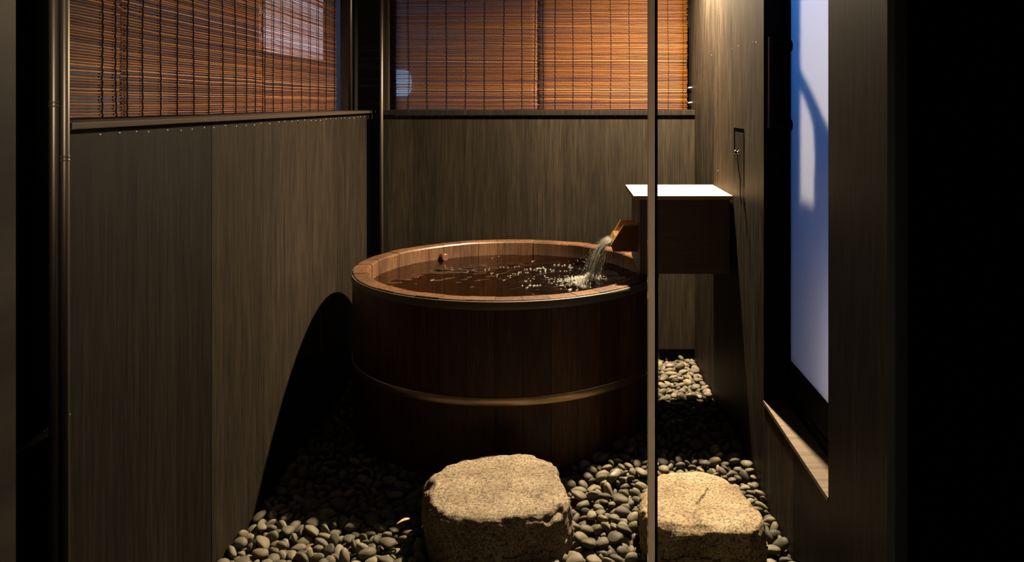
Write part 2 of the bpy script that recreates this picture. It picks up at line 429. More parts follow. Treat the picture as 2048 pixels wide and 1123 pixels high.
XB = -1.15
yb = lambda px, x=None: (x or XB)*F/(px-VX)
ZL = 1.263
blind('narrow bamboo blind at the left end of the ledge, next to the dark poles', (XB-.004, 1.672), (XB-.004, yb(246)), ZL, 2.05, [.12,.46,.80,.93], 1)
blind('middle bamboo blind of the left side, wide with torn pale slits', (XB, yb(244)), (XB, yb(527)), ZL, 2.2, [.02,.10,.20,.30,.405,.51,.615,.72,.82,.91,.985], 2)
blind('bamboo blind at the left side near the corner, a pale lit window showing through', (XB-.020, yb(522, XB-.02)), (XB-.020, yb(672, XB-.02)), ZL, 2.2, [.03,.12,.22,.34,.46,.58,.70,.82,.96], 3)
YBL = 4.36
xb = lambda px: (px-VX)/F*YBL
blind('left bamboo blind of the back wall with a purple dusk glow', (xb(786), YBL), (xb(1080), YBL), 1.2635, 2.2, [.02,.105,.235,.365,.495,.625,.755,.88,.965], 4, .0058, .0024, .003, 16, 'reed2')
blind('right bamboo blind of the back wall, brightly lit in orange', (xb(1078), YBL-.008), (xb(1374), YBL-.008), 1.2635, 2.2, [.03,.11,.23,.355,.485,.61,.74,.87,.97], 5, .0058, .0024, .003, 16, 'reed2')

# two white hooks beside the back blind
for z, lab in ((EYE-(175-VY)/F*4.33, 'small white hook beside the back blind, upper of two'), (EYE-(205-VY)/F*4.33, 'small white hook beside the back blind, just above the ledge')):
    b = B(); tube(b, [(.648, 4.325, z-.002), (.657, 4.322, z), (.6655, 4.325, z+.001)], .0028, 8)
    tag(obj('hook', b, M['hook']), lab, 'hook', 'white hooks by the back blind')

# ------------------------------------------------------------------ soaking tub
TX, TY, TR, TW, TZ = -.250, 3.559, .65, .066, .6015
WZ = .535
tub = thing('soaking_tub', 'large round wooden soaking tub full of water standing on the gravel', 'bathtub', (TX, TY, 0))
rt = random.Random(11); bm = B(); NS = 40
for k in range(NS):
    a0, a1 = 2*PI*k/NS+.0012, 2*PI*(k+1)/NS-.0012
    zt = TZ+rt.uniform(-.0014, .0014); ro = TR+rt.uniform(-.0008, .0008); ri = TR-TW+rt.uniform(-.0012, .0012)
    prof = [(ro-.010, -.05), (ro, .0), (ro, zt-.006), (ro-.0035, zt-.0008), (ro-.007, zt), (ri+.010, zt), (ri+.004, zt-.002), (ri, zt-.008), (ri, -.05)]
    m = 6; rings = []
    for i in range(m+1):
        a = a0+(a1-a0)*i/m
        rings.append([bm.verts.new((r*math.cos(a), r*math.sin(a), z)) for r, z in prof])
    for i in range(m):
        for j in range(len(prof)):
            j2 = (j+1) % len(prof)
            bm.faces.new((rings[i][j], rings[i][j2], rings[i+1][j2], rings[i+1][j]))
    bm.faces.new(rings[0][::-1]); bm.faces.new(rings[-1])
obj('stave_wall', bm, M['tub'], tub)
b = B(); lathe(b, [(0.0005, .02), (TR-TW+.002, .02), (TR-TW+.002, .06), (0.0005, .06)], 0, 0, 64); obj('tub_bottom', b, M['tub'], tub)
for z0, z1, hm in ((.566, .596, M['hoop']), (.2265, .2570, M['hoop2'])):
    b = B(); lathe(b, [(TR-.002, z0), (TR+.002, z0), (TR+.003, z0+.002), (TR+.003, z1-.002), (TR+.002, z1), (TR-.002, z1)], 0, 0, 160); obj('hoop', b, hm, tub)
# overflow stub on the inner wall, back left
ang = math.atan2(.41, -.40)
def overflow():
    a = math.radians(127); r = TR-TW
    c = Vector((r*math.cos(a), r*math.sin(a), WZ+.012)); d = Vector((-math.cos(a), -math.sin(a), 0))
    b = B(); tube(b, [c-d*.004, c+d*.030], .017, 20); ob = obj('overflow_outlet', b, mat_plain('dark copper', (.10,.035,.025), .25, .6), tub)
    b = B(); q = c+d*.030; tube(b, [q, q+d*.004, q+d*.007], [.0185, .0185, .015], 20); obj('outlet_lip', b, mat_plain('copper lip', (.45,.20,.14), .15, .9), ob)
overflow()

# water surface
SX, SY = .115, 3.515                       # where the stream lands
bm = B(); NR, NA = 110, 200; rows = []
def wave(x, y):
    d = math.hypot(x-SX, y-SY)
    h = .0042*math.exp(-d*2.9)*math.sin(d*62+4*noise.noise(Vector((x*5, y*5, 0))))
    h += (.0008+.0042*math.exp(-d*3.2))*noise.noise(Vector((x*18, y*24, 1.3)))
    h += .0009*noise.noise(Vector((x*7, y*9, 4.3)))+.0028*math.exp(-d*4.5)*noise.noise(Vector((x*46, y*56, 7.3)))
    h += .010*math.exp(-(d/.06)**2)
    return h
cv = bm.verts.new((0, 0, wave(TX, TY)))
for i in range(1, NR+1):
    r = (TR-TW-.0003)*i/NR
    rows.append([bm.verts.new((r*math.cos(2*PI*j/NA), r*math.sin(2*PI*j/NA), wave(TX+r*math.cos(2*PI*j/NA), TY+r*math.sin(2*PI*j/NA)))) for j in range(NA)])
for j in range(NA): bm.faces.new((cv, rows[0][j], rows[0][(j+1)%NA]))
for a, c in zip(rows, rows[1:]):
    for j in range(NA): bm.faces.new((a[j], c[j], c[(j+1)%NA], a[(j+1)%NA]))
w = obj('bath_water', bm, M['water'], None, True); w.location = (TX, TY, WZ)
tag(w, 'dark rippling hot water filling the round wooden tub', 'water', kind='thing')

# ------------------------------------------------------------------ spout box on the right wall
bx = thing('spout_box', 'wooden wall box with a lamp-bright lid and spout pouring over the tub', 'box', (.47, 3.47, .618))
def rel(bm, o):
    bmesh.ops.translate(bm, verts=bm.verts[:], vec=-Vector(o.location)); return bm
b = B(); box(b, .298, .656, 3.275, 3.682, .618, .9145, .0015); obj('body', rel(b, bx), M['boxbody'], bx)
b = B(); box(b, .272, .664, 3.256, 3.700, .915, .931, .0015); obj('lid', rel(b, bx), M['lid'], bx)
# trough: two side walls with slanted ends and a floor between them
YF, YK = 3.395, 3.560
def plate(bm, poly, y0, y1):
    a = [bm.verts.new((x, y0, z)) for x, z in poly]; c = [bm.verts.new((x, y1, z)) for x, z in poly]
    bm.faces.new(a[::-1]); bm.faces.new(c)
    for i in range(len(poly)): bm.faces.new((a[i], a[(i+1)%len(poly)], c[(i+1)%len(poly)], c[i]))
pr = lambda px, py, Y: ((px-VX)/F*Y, EYE-(py-VY)/F*Y)
tip = pr(1222, 490, YF); top = pr(1246, 451, YF); low = pr(1226, 503, YF)
poly = [(.2985, low[1]), (low[0], low[1]), tip, top, (.2985, top[1])]
sp = B(); plate(sp, poly, YF, YF+.012); plate(sp, poly, YK-.012, YK)
flo = [(.2985, low[1]), (low[0], low[1]), (tip[0], tip[1]), (tip[0]+.004, tip[1]+.008), (.2985, tip[1]+.012)]
plate(sp, flo, YF+.012, YK-.012)
spo = obj('spout', rel(sp, bx), M['spout'], bx)
b = B(); sh = [(tip[0]+.001, tip[1]+.010), (.2985, tip[1]+.014), (.2985, tip[1]+.040), (tip[0]+.016, tip[1]+.036)]
plate(b, sh, YF+.013, YK-.013)
obj('spout_water', rel(b, bx), mat_foam('water in the spout', .10, (.9,.58,.2)), spo)

# stream, splash and bubbles
rs = random.Random(21)
st = B(); x0, z0 = tip[0]+.002, tip[1]+.016
def stream_pt(s, y, j):
    x = x0+(SX-x0)*(s**.80)+j*(.004+.017*s); z = z0-.004*s-(z0-WZ-.002)*s**1.75
    return Vector((x, y, z))
for k in range(80):
    y0 = YF+.018+(YK-YF-.036)*rs.random(); j = rs.gauss(-.2, .8); e = rs.uniform(.7, 1.0)
    pts = []; rad = []
    n = 22; f0 = rs.random()*50; lag = rs.uniform(0, .012)
    for i in range(n+1):
        s = e*i/n; y = y0+(3.50-y0)*(.35*s)
        p = stream_pt(s, y, j); q = noise.noise_vector(Vector((s*5+f0, k*1.7, 0)))*.007*s
        p.z -= lag*(1-s); pts.append(p+q); rad.append((.0007+.0011*min(1, s*2.5))*(.5+.8*rs.random()))
    tube(st, pts, rad, 6)
for i in range(900):
    s = rs.uniform(.05, 1)**.75; y0 = YF+.02+(YK-YF-.04)*rs.random()
    p = stream_pt(s, y0+(3.50-y0)*(.35*s), rs.gauss(-.3, 1.5))+Vector((rs.gauss(0, .010), rs.gauss(0, .012), rs.gauss(0, .008)))*s
    if p.z < WZ: continue
    bmesh.ops.create_icosphere(st, subdivisions=1, radius=rs.choice((.0006,.0008,.001,.0014)), matrix=Matrix.Translation(p))
tag(obj('water_stream', st, M['stream'], None, True), 'clear stream of water falling from the wooden spout into the tub', 'water', kind='thing')

sp = B()
for i in range(1900):
    r = abs(rs.gauss(0, .055)); a = rs.uniform(0, 2*PI)
    x = SX-.015+r*1.15*math.cos(a)-(.02*rs.random()); y = SY+r*.95*math.sin(a)
    z = WZ+wave(x, y)+abs(rs.gauss(0, .010))*math.exp(-(r/.07)**2)
    bmesh.ops.create_icosphere(sp, subdivisions=1, radius=rs.choice((.0010,.0013,.0017,.0022,.003)), matrix=Matrix.Translation((x, y, z)))
for i in range(60):
    a = rs.uniform(0, 2*PI); r = rs.uniform(.03, .16)
    bmesh.ops.create_icosphere(sp, subdivisions=1, radius=rs.uniform(.0008, .0018), matrix=Matrix.Translation((SX+r*math.cos(a), SY+.6*r*math.sin(a), WZ+rs.uniform(.005, .11))))
tag(obj('splash_foam', sp, M['froth'], None, True), 'white frothy splash where the stream strikes the bath water', 'foam', kind='stuff')

bu = B()
def bubble(x, y, r, squash=.75):
    bmesh.ops.create_uvsphere(bu, u_segments=14, v_segments=8, radius=r, matrix=Matrix.Translation((x, y, WZ+wave(x, y)+r*.12)) @ Matrix.Diagonal((1, 1, squash, 1)))
def wpt(px, py):
    Y = (EYE-WZ)*F/(py-VY); return (px-VX)/F*Y, Y
for (px, py, n, s) in ((985,546,3,.0055),(996,551,3,.005),(1018,552,3,.005),(1008,560,2,.004),(978,539,3,.005),(1047,573,4,.006),(1060,571,4,.006),(1079,572,3,.006),(1144,578,4,.006),(1154,580,2,.006),
        (1053,561,4,.005),(1115,530,3,.006),(1131,531,3,.007),(1143,534,3,.006),(1067,523,2,.005),(984,515,1,.004),(1004,515,1,.004),(940,542,2,.004),(1010,535,3,.0055),(1035,533,3,.005),(1055,538,4,.0055),
        (1080,538,7,.006),(1092,540,7,.006),(1072,540,5,.005),(1045,546,5,.005),(1030,548,3,.005),(1110,541,3,.005),(1130,543,4,.005),(1120,560,5,.004),(1112,566,4,.004),(1128,569,4,.004),(1065,556,5,.004),(1090,553,5,.004),(870,518,1,.004),(825,532,1,.004),(863,560,2,.004),(1100,556,4,.004)):
    for i in range(n):
        x, y = wpt(px+rs.gauss(0, 5), py+rs.gauss(0, 1.3)); 
        if math.hypot(x-TX, y-TY) < TR-TW-.012: bubble(x, y, s*rs.uniform(.55, 1.0))
tag(obj('bubble_cluster', bu, M['bubble'], None, True), 'clear bubbles floating on the water left of the splash', 'bubbles', kind='stuff')

# ------------------------------------------------------------------ access hatch on the right wall
ht = thing('access_hatch', 'small wooden access hatch with one dark knob in the right wall', 'hatch', (XR, 3.15, 1.02))
b = B(); box(b, XR-.0009, XR, 3.060, 3.243, .985, 1.202); obj('recess_shade', rel(b, ht), M['void'], ht)  # black plate on the wall paints the shade in the hatch gaps
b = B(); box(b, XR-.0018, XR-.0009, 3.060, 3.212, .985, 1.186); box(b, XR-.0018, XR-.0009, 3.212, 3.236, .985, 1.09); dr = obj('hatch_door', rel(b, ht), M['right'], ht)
KY, KZ = 3.148, 1.110
b = B(); tube(b, [(XR-.0018, KY, KZ), (XR-.003, KY, KZ), (XR-.004, KY, KZ), (XR-.010, KY, KZ), (XR-.012, KY, KZ), (XR-.017, KY, KZ), (XR-.019, KY, KZ)], [.008,.008,.0035,.0035,.008,.0085,.005], 16); obj('knob', rel(b, ht), mat_plain('dark bronze knob', (.10,.075,.05), .25, .9), ht)
b = B(); tube(b, [(XR-.006-.002*math.sin(i*.6)*(i < 14), KY-.004-.0045*i, KZ-.006-.0122*i) for i in range(16)], .0016, 6); obj('pull_cord', rel(b, ht), M['cordblack'], ht)
# a few holes and bright pins in the right wall
for px, py in ((1512, 85), (1506, 84), (1477, 92), (1464, 98), (1423, 110), (1436, 341)):
    Y = XR*F/(px-VX); b = B(); bmesh.ops.create_uvsphere(b, u_segments=8, v_segments=5, radius=.0013, matrix=Matrix.Translation((XR, Y, EYE-(py-VY)/F*Y)))
    obj('nail_head', b, M['nail'], wr, True)

# ------------------------------------------------------------------ stepping stones
def top_outline(pts, zeye): return [((x-VX)/F*(zeye*F/(y-VY)), zeye*F/(y-VY)) for x, y in pts]
S1 = top_outline([(851.7,960.6),(857.8,997),(893,1026),(966.5,1036),(1039.7,1029),(1108,1017),(1135,990),(1137,975),(1122.7,953),(1113,926),(1076,907),(1052,904),(1003,903),(942,907),(893,924),(861.5,946)], 1.165)
S2 = top_outline([(1278.6,991),(1283,1018),(1310,1045),(1357,1059),(1404,1061),(1493,1066),(1523,1047),(1527,1029),(1507,1000.5),(1483.6,977),(1451,953.7),(1404,939.6),(1369,938.5),(1322,944),(1291.5,963)], 1.20)
def stone(name, S, h, mat, label, seed, crack=None, rough=1.0):
    N = 220; cx = sum(p[0] for p in S)/len(S); cy = sum(p[1] for p in S)/len(S)
    P = [Vector((x-cx, y-cy, 0)) for x, y in S]
    # resample the closed outline with a Catmull-Rom pass
    fine = []
    n = len(P)
    for i in range(n):
        p0, p1, p2, p3 = P[i-1], P[i], P[(i+1)%n], P[(i+2)%n]
        for k in range(24):
            t = k/24
            fine.append(.5*((2*p1)+(p2-p0)*t+(2*p0-5*p1+4*p2-p3)*t*t+(3*p1-p0-3*p2+p3)*t**3))
    L = [0]
    for a, c in zip(fine, fine[1:]+fine[:1]): L.append(L[-1]+(c-a).length)
    out = []; j = 0
    for i in range(N):
        s = L[-1]*i/N
        while L[j+1] < s: j += 1
        f = (s-L[j])/max(1e-9, L[j+1]-L[j]); out.append(fine[j].lerp(fine[(j+1)%len(fine)], f))
    bm = B(); rings = []
    prof = [(1.0, -.055), (1.02, -.02), (1.03, .02)]
    k = 16
    for i in range(1, k+1): prof.append((1.03-.012*i/k, .02+(h-.02-.014)*i/k))
    for i in range(1, 7): a = PI/2*i/6; prof.append((1.0-.018+.036*math.cos(a)*.5-.02*(1-math.cos(a)), h-.014+.014*math.sin(a)))
    for i in range(1, 44): prof.append((prof[24][0]*(1-i/44), h))
    sv = Vector((seed*3.7, seed*1.3, 0))
    for s, z in prof:
        ring = []
        for p in out:
            q = Vector((p.x*s, p.y*s, z)); ed = s if z >= h-.0001 else 1
            side = max(0, min(1, (h-z)/.02))
            nv = q.normalized() if side > 0 else Vector((0, 0, 1))
            d = noise.noise(q*9+sv)*.007+noise.noise(q*26+sv)*.004+noise.noise(q*70+sv)*.0022+noise.noise(q*160+sv)*.0011
            e = noise.noise(Vector((q.x*14, q.y*14, 0))+sv)
            hz = Vector((p.x, p.y, 0)).normalized()
            chip = max(0, noise.noise(Vector((q.x*32, q.y*32, z*20))+sv)-.12)*.030*max(0, 1-abs(z-(h-.012))/.022)
            q2 = q+hz*(d*side*1.5*rough-chip)
            if z > .03:
                rimf = max(0, min(1, (ed-.86)/.14))
                q2.z += (noise.noise(q*5+sv)*.006+noise.noise(q*24+sv)*.0022+noise.noise(q*90+sv)*.0010)*(1-side)-max(0, e+.05)*.026*rimf-chip*.5*rimf-max(0, noise.noise(q*48+sv))*.007*rimf*(1-side*.4)-.006*rimf
            if crack and z > h-.0001:
                for (ax, ay, bx_, by_) in crack:
                    ab = Vector((bx_-ax, by_-ay)); ap = Vector((q.x+cx-ax, q.y+cy-ay)); t = max(0, min(1, ap.dot(ab)/ab.length_squared))
                    dd = (ap-ab*t).length+noise.noise(q*40+sv)*.003
                    q2.z -= .009*max(0, 1-dd/.0055)
            ring.append(bm.verts.new(q2))
        rings.append(ring)
    for a, c in zip(rings, rings[1:]):
        for i in range(N): bm.faces.new((a[i], a[(i+1)%N], c[(i+1)%N], c[i]))
    bm.faces.new(rings[-1]); bm.faces.new(rings[0][::-1])
    o = obj(name, bm, mat, None, True); o.location = (cx, cy, 0)
    return tag(o, label, 'stone', 'stepping stones before the tub')
gp = lambda px, py, ze: ((px-VX)/F*(ze*F/(py-VY)), ze*F/(py-VY))
stone('stepping_stone', S1, .135, M['granite'], 'larger thick granite stepping stone directly in front of the tub', 1)
ca, cb_, cc = gp(1391, 1008, 1.2), gp(1410, 986, 1.2), gp(1416, 976, 1.2)
stone('stepping_stone', S2, .10, M['granite2'], 'smaller golden cracked stepping stone behind the bronze glass edge', 2, [(*ca, *cb_), (*cb_, *cc)])

# ------------------------------------------------------------------ pebbles
SH = []
_r = random.Random(3)
for k in range(8): SH.append((1, _r.uniform(.62, .88), _r.uniform(.42, .6)*.86, _r.random()*50))
def pebble_mesh(k, sub):
    a, b, c, s = SH[k]
    bm = bmesh.new(); bmesh.ops.create_icosphere(bm, subdivisions=sub, radius=1)
    for q in bm.verts:
        d = q.co.normalized(); r = 1+.16*noise.noise(d*1.1+Vector((s, s*.7, 1)))
        p = d*r; q.co = (p.x*a, p.y*b*(1+.18*p.x), p.z*c)
    return bm
# each pebble: x, y, z in millimetres, the turn as three quaternion parts in hundredths, its form, its half length in tenths of a millimetre
PEB = [
27,2349,-10,-93,-26,-20,4,284,127,2355,-17,-16,-45,-88,6,225,83,2371,-18,-12,5,-62,4,270,152,2374,-18,-31,-91,24,0,245,194,2378,-17,18,-66,-70,2,261,
-477,2378,-33,47,-86,21,3,300,-2,2383,-20,30,-60,-57,7,204,227,2383,-20,27,57,49,2,179,-943,2389,-40,-92,-37,-9,1,300,-478,2409,-50,-99,-11,3,0,183,
25,2410,-27,-4,-12,96,0,229,-521,2413,-45,-35,-91,20,4,300,170,2417,-21,-29,34,-88,3,226,-649,2419,-40,9,-71,9,3,298,207,2421,-24,64,28,33,6,178,
607,2422,-17,-16,4,14,1,300,-450,2423,-55,95,4,31,0,157,-572,2423,-53,-97,-14,-15,4,201,-836,2424,-58,27,7,-1,7,175,-733,2431,-48,-25,-23,93,0,273,
-781,2437,-48,-54,15,-32,2,287,-865,2437,-51,14,5,55,1,216,-952,2437,-61,55,-78,28,3,186,-431,2439,-49,12,-76,57,4,209,42,2443,-31,-14,78,-59,4,169,
-486,2444,-56,71,-41,-9,5,189,-512,2448,-55,71,-42,-18,5,162,71,2449,-14,-6,31,72,1,278,643,2451,-17,26,-41,-22,3,293,-591,2452,-43,94,33,3,7,300,
-554,2452,-60,4,-74,67,2,170,-683,2453,-57,-18,-93,26,5,194,589,2458,-21,-49,67,-40,0,218,-764,2458,-50,-61,68,13,1,159,-818,2460,-55,58,81,10,5,225,
-846,2464,-56,-42,-86,-25,7,186,111,2468,-19,-95,-30,-6,1,227,-917,2469,-53,12,3,4,3,256,-1000,2470,-50,25,54,67,5,270,-438,2471,-36,59,24,-68,3,300,
-656,2472,-59,-39,-27,-56,0,173,-789,2476,-55,-1,26,95,5,189,212,2478,-14,-59,-15,63,4,167,-876,2482,-55,-3,32,75,2,239,-611,2482,-48,-66,30,14,6,239,
49,2485,-14,-1,-97,-12,1,246,-477,2485,-50,82,56,-10,7,300,-716,2486,-54,-92,-14,-29,1,235,-524,2486,-55,-9,-8,-1,1,151,150,2488,-14,14,-7,-52,4,280,
654,2491,-28,35,50,41,4,204,-751,2495,-53,94,-28,19,3,201,613,2500,-16,72,-13,-60,4,300,-587,2502,-55,24,-18,-57,7,207,-567,2504,-61,38,-38,-47,6,142,
-642,2505,-49,-36,50,-21,1,210,-812,2508,-58,18,-2,10,5,214,-442,2509,-55,35,-21,-68,2,246,-864,2509,-51,10,77,62,7,204,
-957,2512,-56,-85,48,-21,7,234,-991,2513,-44,-12,-7,90,7,300,-543,2515,-45,-98,19,5,1,288,-923,2515,-46,-48,-81,23,4,300,
-492,2520,-60,-57,56,-57,7,164,-473,2520,-41,-10,1,99,7,190,-747,2524,-52,-12,-90,37,2,260,181,2528,-10,-12,27,21,4,273,-888,2530,-59,21,97,11,1,185,
596,2530,-24,24,17,32,0,215,-713,2533,-49,-67,-55,-47,6,235,-643,2535,-59,-64,73,-7,7,185,100,2536,-15,-68,50,-49,2,249,
-617,2538,-58,-18,81,-53,1,143,-666,2539,-45,-5,12,-87,4,207,-581,2540,-49,53,-67,-36,5,219,16,2543,-31,-58,-53,-22,1,154,
69,2545,-21,12,-95,-21,0,243,624,2547,-22,39,45,25,7,162,-980,2548,-56,-46,-13,87,4,241,213,2549,-15,-8,88,35,1,217,-501,2549,-62,65,-52,40,3,260,
-695,2550,-56,16,-7,-20,0,201,-949,2550,-58,-8,14,-81,7,214,125,2552,-17,68,-46,-22,1,225,566,2552,-24,62,-45,-18,0,169,153,2554,-15,-17,7,-52,0,186,
-471,2556,-41,64,71,-16,0,272,-597,2556,-58,-85,-37,-2,6,137,-1004,2558,-47,30,-55,-60,4,241,-913,2559,-51,58,-24,10,3,234,
-745,2559,-52,9,30,95,6,257,-843,2560,-54,56,-50,-31,0,223,-626,2560,-58,-46,-50,-72,1,196,-554,2563,-47,-1,-42,-76,3,196,32,2565,-24,89,-9,-13,3,214,
625,2570,-23,-8,80,59,7,163,-885,2573,-56,-7,-16,-84,1,150,-967,2575,-63,-27,70,19,3,226,-869,2578,-40,-64,-76,8,4,238,-825,2579,-54,-66,1,-75,1,201,
-537,2581,-62,-89,-9,10,2,142,-612,2582,-56,11,98,-12,2,215,-792,2583,-45,-14,32,5,4,281,-442,2585,-49,-55,-65,29,2,252,-659,2588,-59,3,4,95,1,174,
-495,2589,-54,97,-17,11,5,206,119,2590,-10,-1,37,72,5,240,-756,2590,-47,58,-48,7,4,206,-904,2590,-53,1,22,-98,2,174,218,2592,-8,-2,41,-85,7,269,
-721,2592,-57,26,-96,-8,3,212,-959,2595,-38,90,-43,-1,0,228,-538,2597,-48,42,-90,5,4,196,646,2598,-25,-19,36,75,3,288,-842,2600,-51,33,-13,-91,2,205,
158,2601,-13,66,-72,1,6,232,-972,2604,-59,-19,18,55,6,164,-472,2608,-57,4,-12,41,5,142,-586,2608,-48,-9,2,-23,2,252,-624,2610,-60,16,-49,-85,2,211,
-676,2612,-45,87,47,-9,2,289,-939,2613,-53,94,-14,7,3,242,559,2614,-15,81,32,3,5,168,-734,2617,-47,27,71,36,5,218,5,2618,-28,-43,-40,80,4,260,
137,2618,-19,25,-85,-40,1,161,84,2620,-14,4,-13,-70,2,255,212,2620,-18,-47,88,-8,1,145,590,2621,-9,-41,39,-25,1,279,-863,2621,-50,1,-17,54,2,255,
-900,2621,-53,63,-19,-42,5,284,-803,2626,-38,60,-80,-11,4,246,-529,2627,-56,-84,8,-22,5,206,-710,2629,-49,79,41,44,4,236,113,2631,-11,-11,2,65,4,198,
-765,2633,-48,-8,3,69,6,279,552,2633,-6,-79,-4,9,2,185,181,2635,-9,-99,-5,6,3,264,-975,2636,-51,-44,-32,63,5,243,-565,2637,-50,-10,-6,18,4,217,
-946,2642,-52,-28,-32,23,2,197,-480,2645,-54,-82,-53,20,5,248,-589,2645,-59,-42,55,-63,5,160,-616,2647,-41,0,12,-69,3,300,
531,2648,-9,-2,-90,-42,3,173,21,2651,-24,-29,45,-82,0,217,226,2652,-18,-84,14,-23,3,153,-688,2654,-49,49,23,50,0,198,-664,2655,-57,76,63,-16,5,192,
67,2661,-23,56,0,-20,0,170,276,2661,-5,25,43,30,4,242,571,2662,-6,99,0,6,3,300,-831,2663,-52,-29,65,69,4,202,-9,2665,-20,-52,-84,15,7,231,
113,2665,-15,-9,-97,10,3,222,192,2667,-15,46,-26,-10,3,203,-723,2668,-56,19,33,-82,4,155,-905,2670,-46,-4,-3,61,0,246,-927,2670,-61,2,13,64,5,204,
-782,2670,-56,28,-30,91,3,218,-854,2674,-58,46,-83,-25,0,155,-751,2675,-60,-58,-80,-13,4,152,-485,2677,-60,-33,51,22,3,160,
256,2677,-10,88,44,-17,7,192,126,2678,1,96,-21,-3,0,164,-516,2678,-58,12,-27,-89,3,204,-998,2680,-49,74,63,21,4,271,152,2681,-10,55,-80,22,3,188,
510,2683,6,28,0,0,6,282,-639,2683,-51,71,62,19,0,272,-953,2683,-50,36,-10,79,3,204,-577,2684,-45,-40,-91,-6,6,300,553,2684,-15,35,56,-44,6,144,
-412,2686,-60,1,10,98,6,187,214,2687,-14,43,-43,-78,7,188,-827,2691,-50,-96,17,0,3,207,61,2691,-17,-36,86,-35,5,300,603,2695,-9,-3,-14,25,2,208,
-878,2696,-58,-75,53,-29,4,183,-725,2697,-59,57,-80,14,4,179,291,2697,4,-2,-54,74,0,297,183,2698,-3,-100,4,-2,0,255,-778,2699,-47,5,-63,-77,2,263,
531,2700,-15,-71,-30,-64,0,254,120,2700,-15,3,100,1,0,274,-669,2701,-52,-8,-7,-70,4,183,-607,2702,-61,85,-27,-43,2,193,238,2705,-7,28,92,28,7,198,
-967,2705,-59,-38,-92,-5,1,156,-697,2708,-54,78,-48,36,2,188,654,2709,-9,33,-74,37,5,167,-808,2712,-63,22,45,-55,7,264,-391,2715,-55,50,14,26,2,228,
18,2716,-17,38,88,5,4,187,-992,2716,-61,-49,54,-37,0,197,-9,2717,-19,-39,-77,6,3,194,89,2717,1,-39,-27,-47,6,239,-550,2717,-51,18,-16,-6,2,300,
-354,2719,-50,48,-68,-51,1,222,410,2720,-9,-7,-16,78,1,272,596,2722,-15,-29,6,-42,7,130,-861,2723,-55,-39,77,-35,7,184,48,2724,-1,-23,0,-92,4,300,
-835,2725,-35,-25,37,-84,3,300,-42,2725,-11,-75,-64,7,5,300,-715,2725,-49,-61,-26,50,3,222,-933,2728,-59,82,49,6,4,203,614,2728,-8,-1,28,83,6,168,
-636,2729,-58,45,-62,44,1,165,177,2730,-10,2,0,100,6,242,-507,2730,-51,-15,-1,95,7,220,132,2730,-8,-29,-87,41,6,234,514,2733,-7,78,54,21,4,151,
357,2734,-1,-3,3,-76,0,300,-885,2734,-51,-11,48,-77,0,239,-667,2735,-48,-1,-35,84,2,223,650,2735,-1,-20,-90,33,3,186,-790,2735,-59,-71,-5,2,6,152,
-956,2737,-48,-30,95,-1,0,235,-588,2739,-52,11,-9,-78,6,223,-749,2740,-37,33,28,2,1,298,490,2744,-10,53,-81,17,1,130,283,2748,-4,94,-10,-13,0,270,
-834,2750,-54,-52,-15,15,2,142,197,2751,-8,58,-4,-32,5,199,-996,2753,-51,28,49,78,6,244,619,2754,-5,79,-56,1,5,170,-285,2754,-46,-92,-33,-19,4,200,
409,2755,13,-4,99,-8,5,251,-893,2755,-62,-89,-30,-32,0,154,77,2755,-22,-17,31,78,7,300,-772,2756,-49,0,38,-22,6,212,-469,2757,-43,-26,83,-43,2,300,
543,2757,-6,87,-7,30,5,249,-918,2758,-57,-86,9,-44,0,253,-804,2758,-53,-44,89,-8,1,187,324,2759,-9,-11,-3,-17,4,211,-433,2760,-53,22,11,-95,6,216,
-613,2761,-54,-23,-8,-93,1,221,116,2761,-15,-11,-90,7,3,200,594,2762,-11,21,-97,-13,4,151,145,2764,-5,-17,-72,36,1,291,-333,2764,-46,-4,-1,29,7,278,
-860,2764,-60,42,46,78,7,300,-973,2766,-48,-49,-50,65,0,213,-510,2766,-50,-85,-15,17,7,289,498,2767,-2,85,-42,-8,3,235,-546,2768,-57,-11,16,-80,5,224,
382,2771,2,-26,-92,1,6,211,258,2778,5,-96,-3,20,5,233,-824,2778,-50,33,-45,-79,7,232,-719,2778,-52,3,-8,-74,3,231,-68,2780,-25,89,-43,5,6,166,
527,2780,-3,29,3,-93,7,191,-686,2781,-52,-75,55,-37,4,236,45,2782,-14,96,14,0,7,300,-785,2782,-57,-85,-40,-26,6,214,295,2784,-4,59,80,4,1,210,
610,2784,-2,-11,-3,95,4,172,-104,2785,-16,31,-46,-61,3,257,-567,2785,-56,14,12,-98,4,154,-1004,2787,-51,93,26,27,2,192,-9,2789,-29,-20,44,-69,5,214,
117,2789,-12,-8,-58,81,7,141,89,2790,-11,81,57,10,4,183,354,2790,2,65,-57,-41,2,207,-659,2791,-62,42,-23,4,7,210,-745,2791,-57,2,-83,42,3,202,
-39,2791,-14,-5,73,68,6,248,-903,2791,-48,-12,-97,4,5,247,-615,2794,-57,12,-93,-25,5,244,415,2795,8,-1,-11,69,1,236,-864,2796,-53,40,-27,63,6,179,
234,2796,-2,-33,-86,37,7,139,503,2797,7,1,-3,-11,0,203,633,2797,-4,-22,-91,11,3,145,-967,2798,-54,0,-38,91,0,241,327,2799,3,49,85,17,7,220,
469,2800,0,-92,35,16,1,197,-810,2801,-56,-30,-94,-13,2,158,-249,2802,-34,-23,-9,-32,2,300,-484,2805,-54,83,-47,27,4,193,140,2806,2,3,-26,-92,6,219,
-370,2806,-52,-32,-65,51,7,210,-395,2807,-59,36,78,50,1,171,-517,2808,-45,21,-8,-96,3,300,174,2811,1,-53,22,-40,5,203,-692,2813,-61,16,-51,84,4,171,
